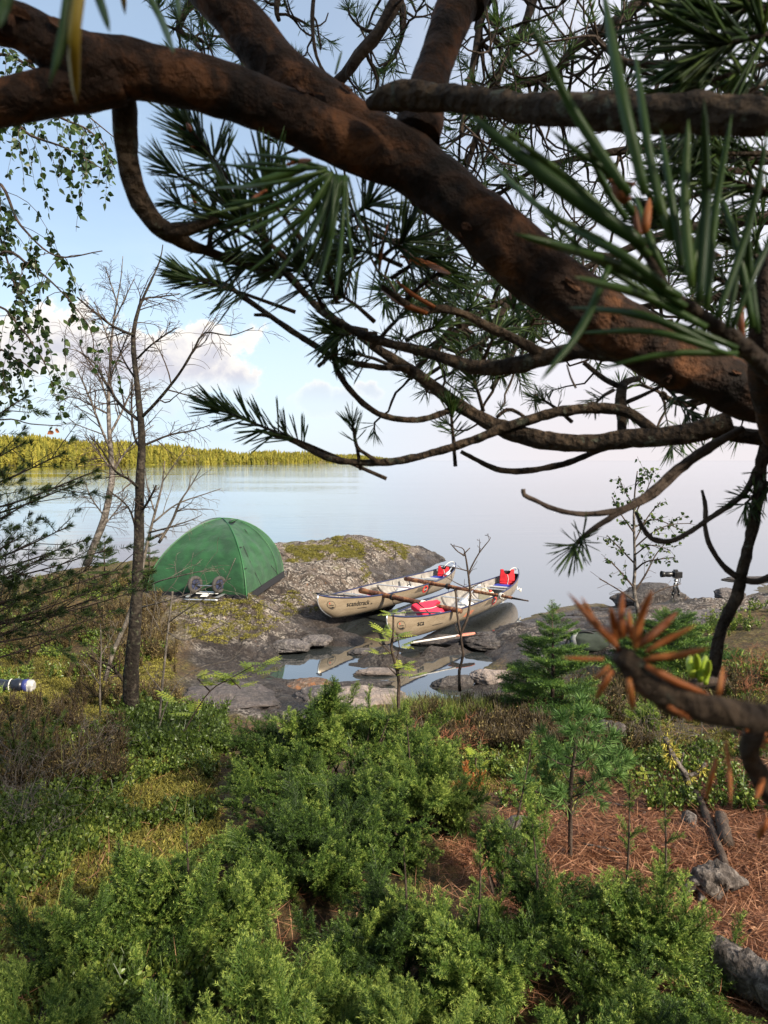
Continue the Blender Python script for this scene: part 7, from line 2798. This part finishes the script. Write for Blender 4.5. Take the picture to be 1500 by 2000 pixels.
juniper('broad dark juniper in front on the right', (_c[0], _c[1]), [(-.05, .05, .26, .28, .26, .22, 140), (.22, 0, .22, .26, .26, .22, 130), (-.25, -.08, .22, .24, .24, .22, 110), (.1, -.22, .12, .36, .22, .2, 130), (.38, -.12, .10, .2, .25, .18, 80)], 206, 1.0, .145, [(.16, .06, .58, .02, 10), (.30, .06, .55, .0, 10), (-.12, .1, .42, -.02, 6)], -.06, hs=0.56)
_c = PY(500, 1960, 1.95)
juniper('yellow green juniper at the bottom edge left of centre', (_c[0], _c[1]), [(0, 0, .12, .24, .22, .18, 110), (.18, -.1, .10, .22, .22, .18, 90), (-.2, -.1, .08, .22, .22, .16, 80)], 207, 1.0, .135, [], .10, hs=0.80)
_c = PY(840, 2010, 1.75)
juniper('bright juniper tips at the bottom edge in the centre', (_c[0], _c[1]), [(-.05, 0, .16, .20, .20, .16, 100), (.14, -.05, .12, .18, .2, .16, 80)], 208, 1.0, .13, [], .16, hs=0.85)
_c = PY(1200, 2040, 1.8)
juniper('dark juniper at the bottom edge right of centre', (_c[0], _c[1]), [(-.1, 0, .12, .24, .22, .18, 100), (.16, -.02, .12, .2, .22, .18, 90)], 209, 1.0, .135, [], -.05, hs=0.80)
_c = PY(60, 1990, 2.0)
juniper('mossy looking juniper at the very bottom left', (_c[0], _c[1]), [(0, 0, .05, .25, .25, .14, 90)], 210, 1.0, .13, [], .12)
_c = PY(975, 1720, 2.9)
juniper('thin juniper with a long reddish leading shoot', (_c[0], _c[1]), [(.0, 0, .14, .18, .16, .16, 46), (.12, .05, .26, .10, .10, .10, 18)], 211, 1.0, .13, [(.0, 0, .62, .13, 11)], .02)
_c = PY(560, 1760, 2.9)
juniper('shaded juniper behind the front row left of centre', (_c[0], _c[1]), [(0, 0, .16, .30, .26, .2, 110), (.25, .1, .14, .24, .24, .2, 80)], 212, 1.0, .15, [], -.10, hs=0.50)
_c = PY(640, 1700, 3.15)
juniper('shaded juniper between the tall middle juniper and the front row', (_c[0], _c[1]), [(0, 0, .16, .40, .28, .2, 190), (.30, .1, .14, .24, .24, .2, 90), (-.3, .1, .12, .24, .24, .18, 80)], 215, 1.0, .14, [], -.14)  # foliage tinted darker to paint the shadow below the tall juniper
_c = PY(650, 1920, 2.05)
juniper('dark gap filling juniper at the bottom between the bright tips', (_c[0], _c[1]), [(0, 0, .06, .26, .22, .14, 100)], 216, 1.0, .13, [], -.14)  # foliage tinted dark, standing in for shadow in the gap
# small junipers and dwarf shrubs
_c = PY(1255, 1420, 6.0)
juniper('dark low juniper behind the dead limb', (_c[0], _c[1]), [(0, 0, .14, .26, .22, .18, 60)], 213, 1.0, .15, [], -.1)
_c = PY(605, 1345, 5.6)
juniper('small juniper tip poking up beside the rusty rock', (_c[0], _c[1]), [(0, 0, .18, .16, .16, .2, 40)], 214, 1.0, .13, [(.0, 0, .48, .0, 7)], .0)
# ------------------------------------------------------------------ ground cover
def scatter(n, region, rg, mask=None, y0=1.4, y1=11):
    """points on the ground seen inside photo polygon-ish boxes (px0, py0, px1, py1), even over the ground"""
    out = []
    tot = 0
    for (px0, py0, px1, py1, w) in region:
        m = int(n * w)
        px = px0 + (px1 - px0) * rg.random(m)
        py = py0 + (py1 - py0) * rg.random(m)
        # plane estimate then refine on the real ground
        z = np.full(m, .6)
        for _ in range(6):
            c, s_ = math.cos(PITCH), math.sin(PITCH)
            a = (px - 750) / FPX
            b = -(py - 1000) / FPX
            d = np.stack([a, c + b * s_, -s_ + b * c], 1)
            t = (z - EYE) / d[:, 2]
            x, y = d[:, 0] * t, d[:, 1] * t
            z = .5 * z + .5 * gfast(x, y)
        out.append(np.stack([x, y, z], 1))
    P = np.concatenate(out)
    P[:, 2] = gfast(P[:, 0], P[:, 1])
    P = P[(P[:, 1] > y0) & (P[:, 1] < y1) & (P[:, 2] > .05)]
    if mask is not None:
        P = P[mask(P)]
    return P


def stuff(mb, name, m, label, cat):
    return tag(mb.build(name, M[m]), label, cat, kind='stuff')


rgc = np.random.default_rng(90)


def dwarf(seed, n=16, h=1.0, tpl=OVAL, ls=.16, stems=5, spread=.45):
    """small dwarf shrub, unit height"""
    rg = np.random.default_rng(seed)
    mb = MB()
    for k in range(stems):
        a = rg.random() * 6.28
        e = np.array([math.cos(a) * spread * rg.random(), math.sin(a) * spread * rg.random(), h * (.6 + .4 * rg.random())])
        q = catmull([[0, 0, 0], e * np.array([.3, .3, .5]), e], .2)
        tube(mb, q, .010, 3, tint=.0, cap=False)
        m = n // stems + 1
        s = .25 + .75 * rg.random(m)
        p = np.array([q[min(int(x * (len(q) - 1)), len(q) - 1)] for x in s])
        ax = nrm(rdir(m, rg) + np.array([0, 0, .55]))
        stamp(mb, tpl, p, frames(ax, rdir(m, rg)), ls * (.7 + .6 * rg.random(m)), .45 + .2 * rg.normal(size=m))
    return mb.arrays()


def place(mb, tpls, P, size, rg, tint=0.0, tv=.1, lean=.25):
    n = len(P)
    w = rg.integers(0, len(tpls), n)
    ax = nrm(np.array([0, 0, 1.0]) + rg.normal(size=(n, 3)) * lean)
    a = rg.random(n) * 6.283
    up = ax
    fx = np.stack([np.cos(a), np.sin(a), 0 * a], 1)
    x = nrm(fx - up * np.sum(fx * up, 1)[:, None])
    y = np.cross(up, x)
    R = np.stack([x, y, up], -1)
    sz = size[0] + (size[1] - size[0]) * rg.random(n)
    tt = np.broadcast_to(tint, (n,)) + tv * rg.normal(size=n)
    for k in range(len(tpls)):
        s = w == k
        stamp(mb, tpls[k], P[s], R[s], sz[s], tt[s])


def not_rock(th=.45):
    return lambda P: rock_mask(P[:, 0], P[:, 1]) < th


def noise_at(P, sc, seed):
    return fbm(np.stack([P[:, 0] * sc, P[:, 1] * sc, 0 * P[:, 0]], 1), 3, seed)


# bilberry and lingonberry: deep green mats on the left, patchy elsewhere
DW = [dwarf(s, 20) for s in (1, 2, 3, 4)]
mb = MB()
P = scatter(4200, [(-60, 1420, 420, 1700, .55), (-60, 1650, 420, 1990, .30), (380, 1380, 640, 1520, .06), (820, 1440, 1120, 1600, .09)], rgc, not_rock(.35))
P = P[noise_at(P, 1.6, 3) > -.04]
place(mb, DW, P, (.08, .15), rgc, .9 * noise_at(P, 2.3, 8), .16)
P = scatter(700, [(230, 1385, 440, 1480, 1.0)], rgc, not_rock(.6))
place(mb, DW, P, (.12, .22), rgc, -.12, .08)
P = scatter(900, [(1050, 1330, 1500, 1520, .7), (1180, 1480, 1500, 1600, .3)], rgc, not_rock(.5))
place(mb, DW, P[noise_at(P, 1.6, 4) > -.02], (.08, .16), rgc, .0, .12)
P = scatter(1500, [(-40, 1130, 330, 1290, .6), (-40, 1250, 330, 1400, .4)], rgc, not_rock(.4), y1=17)
place(mb, DW, P[noise_at(P, 1.2, 4) > .02], (.10, .2), rgc, .1, .12)
P = scatter(700, [(1330, 1165, 1520, 1340, 1.0)], rgc, not_rock(.7), y1=13)
place(mb, DW, P[noise_at(P, 1.2, 41) > 0], (.10, .22), rgc, .1, .15)
stuff(mb, 'dwarf_shrubs', 'shrub', 'low bilberry and lingonberry shrubs covering the slope', 'ground cover')

# heather and crowberry in brown green
HT = [dwarf(s, 60, 1.0, LANCE, .11, 10, .42) for s in (11, 12, 13)]
mb = MB()
P = scatter(2000, [(800, 1375, 1100, 1470, .38), (1060, 1330, 1500, 1480, .40), (-60, 1380, 240, 1560, .22)], rgc, not_rock(.6))
P = P[noise_at(P, 1.5, 14) > -.08]
place(mb, HT, P, (.12, .26), rgc, .2 * noise_at(P, 1.1, 2), .14)
P = scatter(1900, [(150, 1230, 350, 1420, .25), (-40, 1130, 320, 1290, .6), (0, 1250, 160, 1330, .15)], rgc, not_rock(.5), y1=17)
place(mb, HT, P[noise_at(P, 1.5, 15) > 0], (.12, .28), rgc, .1, .14)
stuff(mb, 'heather', 'heather', 'brownish heather along the top of the shore rocks', 'heather')

# moss cushions: short fuzzy tufts, ochre to yellow green
MT = []
for s in range(3):
    rg = np.random.default_rng(300 + s)
    t_ = MB()
    n = 70
    p = rg.normal(size=(n, 3)) * np.array([.5, .5, 0])
    needles(t_, p, nrm(rdir(n, rg) * 1.1 + np.array([0, 0, .9])), .38 * (.6 + .7 * rg.random(n)), .085, .45 + .2 * rg.normal(size=n), .2, False, rg)
    MT.append(t_.arrays())
mb = MB()
P = scatter(9000, [(-60, 1280, 340, 1450, .32), (-60, 1450, 420, 1720, .34), (-60, 1700, 420, 1990, .14), (800, 1400, 1120, 1560, .12), (1100, 1330, 1500, 1480, .08)], rgc, not_rock(.5), y1=13)
P = P[noise_at(P, 1.4, 33) > -.14]
place(mb, MT, P, (.035, .085), rgc, .3 * noise_at(P, .9, 7), .12)
# moss on the headland in patches
P = scatter(5200, [(560, 1050, 800, 1125, .55), (330, 1170, 640, 1260, .13), (560, 1120, 720, 1180, .12)], rgc, None, y1=22)
P = P[(noise_at(P, .9, 61) + .35 * noise_at(P, 5, 62) + .05 * rgc.normal(size=len(P)) > .10) & (P[:, 2] > .28)]
place(mb, MT, P, (.04, .09), rgc, .25 * noise_at(P, .9, 9), .14)
stuff(mb, 'moss', 'moss_tuft', 'ochre and yellow green moss cushions on rock and soil', 'moss')

# brown needle litter on the right
mb = MB()
P = scatter(60000, [(860, 1480, 1500, 1700, .45), (900, 1650, 1500, 2000, .35), (780, 1420, 1200, 1540, .20)], rgc, lambda P: (litter_mask(P[:, 0], P[:, 1]) + .15 * rgc.normal(size=len(P)) > .35))
n = len(P)
d = rdir(n, rgc)
d[:, 2] = d[:, 2] * .18 + .06
needles(mb, P + [0, 0, .006], d, .035 + .035 * rgc.random(n), .0019, np.clip(.45 + .24 * rgc.normal(size=n), 0, 1), .22, False, rgc)
# bark chips and cone scales
P2 = P[rgc.random(n) < .05]
stamp(mb, OVAL, P2 + [0, 0, .008], frames(nrm(rdir(len(P2), rgc) * np.array([1, 1, .3])), rdir(len(P2), rgc) * .5 + np.array([0, 0, 1.])), .012 + .02 * rgc.random(len(P2)), np.clip(.4 + .3 * rgc.normal(size=len(P2)), 0, 1))
stuff(mb, 'needle_litter', 'litter', 'fallen brown pine needles and bark bits on the ground', 'litter')

# sparse litter of pale twigs and straws everywhere
mb = MB()
P = scatter(9000, [(-60, 1400, 700, 1990, .4), (800, 1400, 1500, 1990, .6)], rgc, not_rock(.6))
n = len(P)
d = rdir(n, rgc)
d[:, 2] = np.abs(d[:, 2]) * .45
needles(mb, P + [0, 0, .01], d, .05 + .12 * rgc.random(n) ** 2, .0024, np.clip(.75 + .2 * rgc.normal(size=n), 0, 1), .3, False, rgc)
stuff(mb, 'straw', 'litter', 'pale dry straws and thin twigs scattered over the slope', 'litter')

# grass at the pool edge and single blades in the slope
mb = MB()
P = scatter(420, [(770, 1375, 990, 1412, .8), (640, 1405, 800, 1440, .2)], rgc, not_rock(.9))
for p in P:
    k = rgc.integers(7, 16)
    d = nrm(rgc.normal(size=(k, 3)) * .35 + np.array([0, 0, 1]))
    needles(mb, np.repeat(p[None], k, 0) + rgc.normal(size=(k, 3)) * [.02, .02, 0], d, .10 + .16 * rgc.random(k), .0045, np.clip(.5 + .25 * rgc.normal(size=k), 0, 1), .3, False, rgc)
P = scatter(18, [(-60, 1450, 420, 1950, .6), (1050, 1350, 1500, 1500, .4)], rgc, not_rock(.5))
for p in P:
    k = 3
    d = nrm(rgc.normal(size=(k, 3)) * .25 + np.array([0, 0, 1]))
    needles(mb, np.repeat(p[None], k, 0), d, (.25 + .3 * rgc.random(k)), .0022, .75, .35, False, rgc)
stuff(mb, 'grass', 'grass', 'thin grass at the pool edge and lone blades on the slope', 'grass')


# tangle of bare heather twigs at the left edge and right edge
def tangle(label, spots, seed, m, h=.4):
    rg = np.random.default_rng(seed)
    p0 = G(*spots[0])
    t = thing('dead_shrub', p0, label, 'shrub')
    mb = MB()
    for px, py in spots:
        b = G(px, py)
        for k in range(4):
            d = nrm(rg.normal(size=3) * .6 + np.array([0, 0, 1]))
            grow(mb, b, d, h * (.6 + .6 * rg.random()), .0035, 1, rg, 3, (0, 0, -.03, 0), .25, (0, 5, 4, 0), (.5, .55, .55), 50, None, .0011)
    mb.build('twigs', M[m], t)


tangle('grey tangle of bare twigs at the left edge above the lower left junipers', [(20, 1560), (70, 1540), (120, 1530), (40, 1620), (160, 1500), (90, 1600), (10, 1680)], 401, 'grey_twig', .35)
tangle('brown bare twigs below the dark birch', [(200, 1480), (150, 1440)], 402, 'twig', .3)
tangle('reddish dry twigs at the right edge beside the hanging branch', [(1440, 1330), (1400, 1350), (1480, 1320), (1460, 1360)], 403, 'red_twig', .4) if False else None
M['red_twig'] = bark_mat('red_twig', (.10, .035, .02), (.26, .10, .05), (.40, .19, .10), 120, .4, 20)
tangle('reddish dry twigs at the right edge beside the hanging branch', [(1440, 1330), (1400, 1350), (1480, 1320), (1460, 1370), (1495, 1345)], 403, 'red_twig', .32)
tangle('bare brown undergrowth between the junipers and the heather', [(870, 1480), (900, 1460), (840, 1490)], 404, 'red_twig', .28)
tangle('dry twigs rising around the mossy stick', [(1320, 1480), (1250, 1470), (1370, 1440)], 405, 'grey_twig', .30)

# dead rust coloured sprig in the junipers
_c = PY(915, 1600, 4.0)
_j = juniper('rust coloured dead juniper sprig above the litter', (_c[0], _c[1]), [(0, 0, .16, .09, .09, .12, 16)], 220, 1.0, .11, [], -.1, 'needle_dead')


# ------------------------------------------------------------------ dead wood
M['grey_wood'] = bark_mat('grey_wood', (.022, .017, .014), (.085, .070, .062), (.22, .19, .17), 70, 1.0, 30)
M['lichen_moss'] = leaf_mat('lichen_moss', (.20, .17, .02), (.42, .36, .05), (.60, .52, .12), .1, .8)


def stump():
    p = G(1385, 1752)
    t = thing('driftwood_stump', p, 'grey weathered root stump lying in the brown needles', 'stump')
    rg = np.random.default_rng(12)
    mb = MB()
    k = FPX / p[1]
    q = catmull([[*(p + np.array([-.075, .0, .03])), .030], [*(p + np.array([-.02, .0, .055])), .060], [*(p + np.array([.05, .01, .07])), .058], [*(p + np.array([.11, .0, .06])), .034], [*(p + np.array([.16, -.01, .06])), .010]], .008)
    tube(mb, q[:, :3], q[:, 3], 26, bump=.55, bscale=34, seed=7)
    mb.build('wood', M['grey_wood'], t, smooth=True)
    for i, (dx, dy, dz, r) in enumerate([(-.14, -.03, .0, .026), (-.08, -.08, -.01, .024), (.17, .03, .05, .014)]):
        e = p + np.array([dx, dy, dz])
        m_ = p * .5 + e * .5 + np.array([0, 0, .05]) + rg.normal(size=3) * .012
        l = catmull([[*(p + np.array([dx * .2, dy * .2, .05])), r * 1.9], [*m_, r * 1.2], [*e, r * .3]], .008)
        mb = MB()
        tube(mb, l[:, :3], l[:, 3], 10, bump=.6, bscale=45, seed=i)
        mb.build('root', M['grey_wood'], t, smooth=True)


stump()


def stick(name, label, ctrl, m, cat='stick', moss=None, seed=1, sub=()):
    if cat in ('stick', 'log') or 'lying' in label or 'stub' in label:      # lies on the ground
        c2 = []
        for px, py, r, y in ctrl:
            g_ = G(px, py)
            g_[2] += .7 * r * g_[1] / FPX
            c2.append([*g_, r * g_[1] / FPX])
        q = catmull(c2, .03)
    else:
        q = catmull(wpts(ctrl), .03)
    t = thing(name, q[0, :3].copy(), label, cat)
    mb = MB()
    tube(mb, q[:, :3], q[:, 3], 9, bump=.3, bscale=45, seed=seed)
    mb.build('wood', M[m], t, smooth=True)
    for c in sub:
        l = catmull(wpts(c), .03)
        mb = MB()
        tube(mb, l[:, :3], l[:, 3], 7, bump=.3, bscale=60, seed=seed)
        mb.build('side_branch', M[m], t, smooth=True)
    if moss:
        rg = np.random.default_rng(seed)
        mb = MB()
        for (px, py, y, rx, ry, n) in moss:
            c = PY(px, py, y)
            d = rdir(n, rg)
            needles(mb, c + d * np.array([rx, rx, ry]) * rg.random((n, 1)) ** .4, nrm(d + np.array([0, 0, -.2])), .018 + .012 * rg.random(n), .004, np.clip(.5 + .25 * rg.normal(size=n), 0, 1), .3, False, rg)
        mb.build('lichen', M['lichen_moss'], t)


stick('dead_branch', 'crooked dead branch with yellow lichen standing in the litter on the right', [(1370, 1600, 6, 4.0), (1350, 1560, 6, 4.0), (1340, 1515, 6, 4.0), (1322, 1490, 6, 4.0), (1308, 1465, 7, 4.0), (1300, 1440, 5, 4.0)], 'grey_wood', 'branch', [(1310, 1475, 4.0, .04, .06, 260), (1302, 1450, 4.0, .02, .04, 120), (1345, 1520, 4.0, .03, .02, 120), (1370, 1505, 4.0, .03, .02, 80)], 3,
      [[(1340, 1515, 5, 4.0), (1362, 1510, 4, 4.0), (1378, 1490, 3, 4.0)], [(1345, 1540, 3, 4.0), (1330, 1500, 2.5, 4.0), (1335, 1470, 2, 4.0)]])
stick('dead_branch', 'grey dead branch with a yellow lichen collar leaning in the litter', [(1380, 1690, 16, 3.35), (1368, 1655, 15, 3.45), (1352, 1620, 16, 3.6), (1345, 1595, 15, 3.7)], 'grey_wood', 'branch', [(1368, 1658, 3.42, .035, .03, 320)], 4)
stick('dead_branch', 'long straight brown branch lying towards the weathered stump', [(1418, 1700, 8, 3.2), (1395, 1640, 8, 3.5), (1370, 1580, 8, 3.9), (1350, 1540, 7, 4.2)], 'twig', 'branch', None, 5)
stick('dead_branch', 'short brown branch stub right of the lichen collared branch', [(1420, 1660, 14, 3.4), (1412, 1630, 13, 3.55), (1408, 1605, 12, 3.65)], 'twig', 'branch', None, 6)
stick('log', 'thick grey log cut by the lower right corner', [(1390, 1905, 42, 2.35), (1440, 1930, 44, 2.28), (1500, 1965, 46, 2.2), (1600, 2020, 48, 2.1)], 'grey_wood', 'log', None, 7)
stick('stick', 'white bleached stick lying in the heather above the junipers', [(828, 1492, 3, 4.9), (842, 1465, 3, 5.0), (858, 1435, 2.5, 5.1)], 'white_wood', 'stick', None, 8) if False else None
M['white_wood'] = plain('bleached_wood', (.52, .47, .42), .8, .2)
stick('stick', 'white bleached stick lying in the heather above the junipers', [(828, 1492, 3, 5.0), (842, 1465, 3, 5.05), (858, 1435, 2.5, 5.1)], 'white_wood', 'stick', None, 8)
stick('stick', 'thin pale crooked twig in front of the dark stone', [(1265, 1450, 2, 4.9), (1275, 1470, 2.2, 4.85), (1285, 1478, 2, 4.85), (1284, 1492, 1.6, 4.8)], 'white_wood', 'stick', None, 9)
stick('stick', 'thin pale crooked twig among the heather below the pools', [(1000, 1422, 2, 5.6), (1003, 1440, 2.2, 5.6), (1012, 1450, 2, 5.6), (1008, 1462, 1.6, 5.5)], 'white_wood', 'stick', None, 10)
stick('stick', 'pale stick lying across the litter right of the little pine stem', [(1135, 1650, 3, 3.45), (1175, 1660, 3, 3.42), (1215, 1672, 2.6, 3.4)], 'grey_wood', 'stick', None, 11)
stick('stick', 'thin dark stick lying level in the litter left of the grey branches', [(1330, 1570, 3, 4.0), (1400, 1572, 2.6, 4.0), (1470, 1580, 2, 3.95)], 'twig', 'stick', None, 12)
stick('stick', 'long pale stick lying in the litter behind the pine stem', [(1160, 1565, 2.5, 4.25), (1210, 1575, 2.5, 4.2), (1260, 1592, 2, 4.1)], 'grey_wood', 'stick', None, 13)
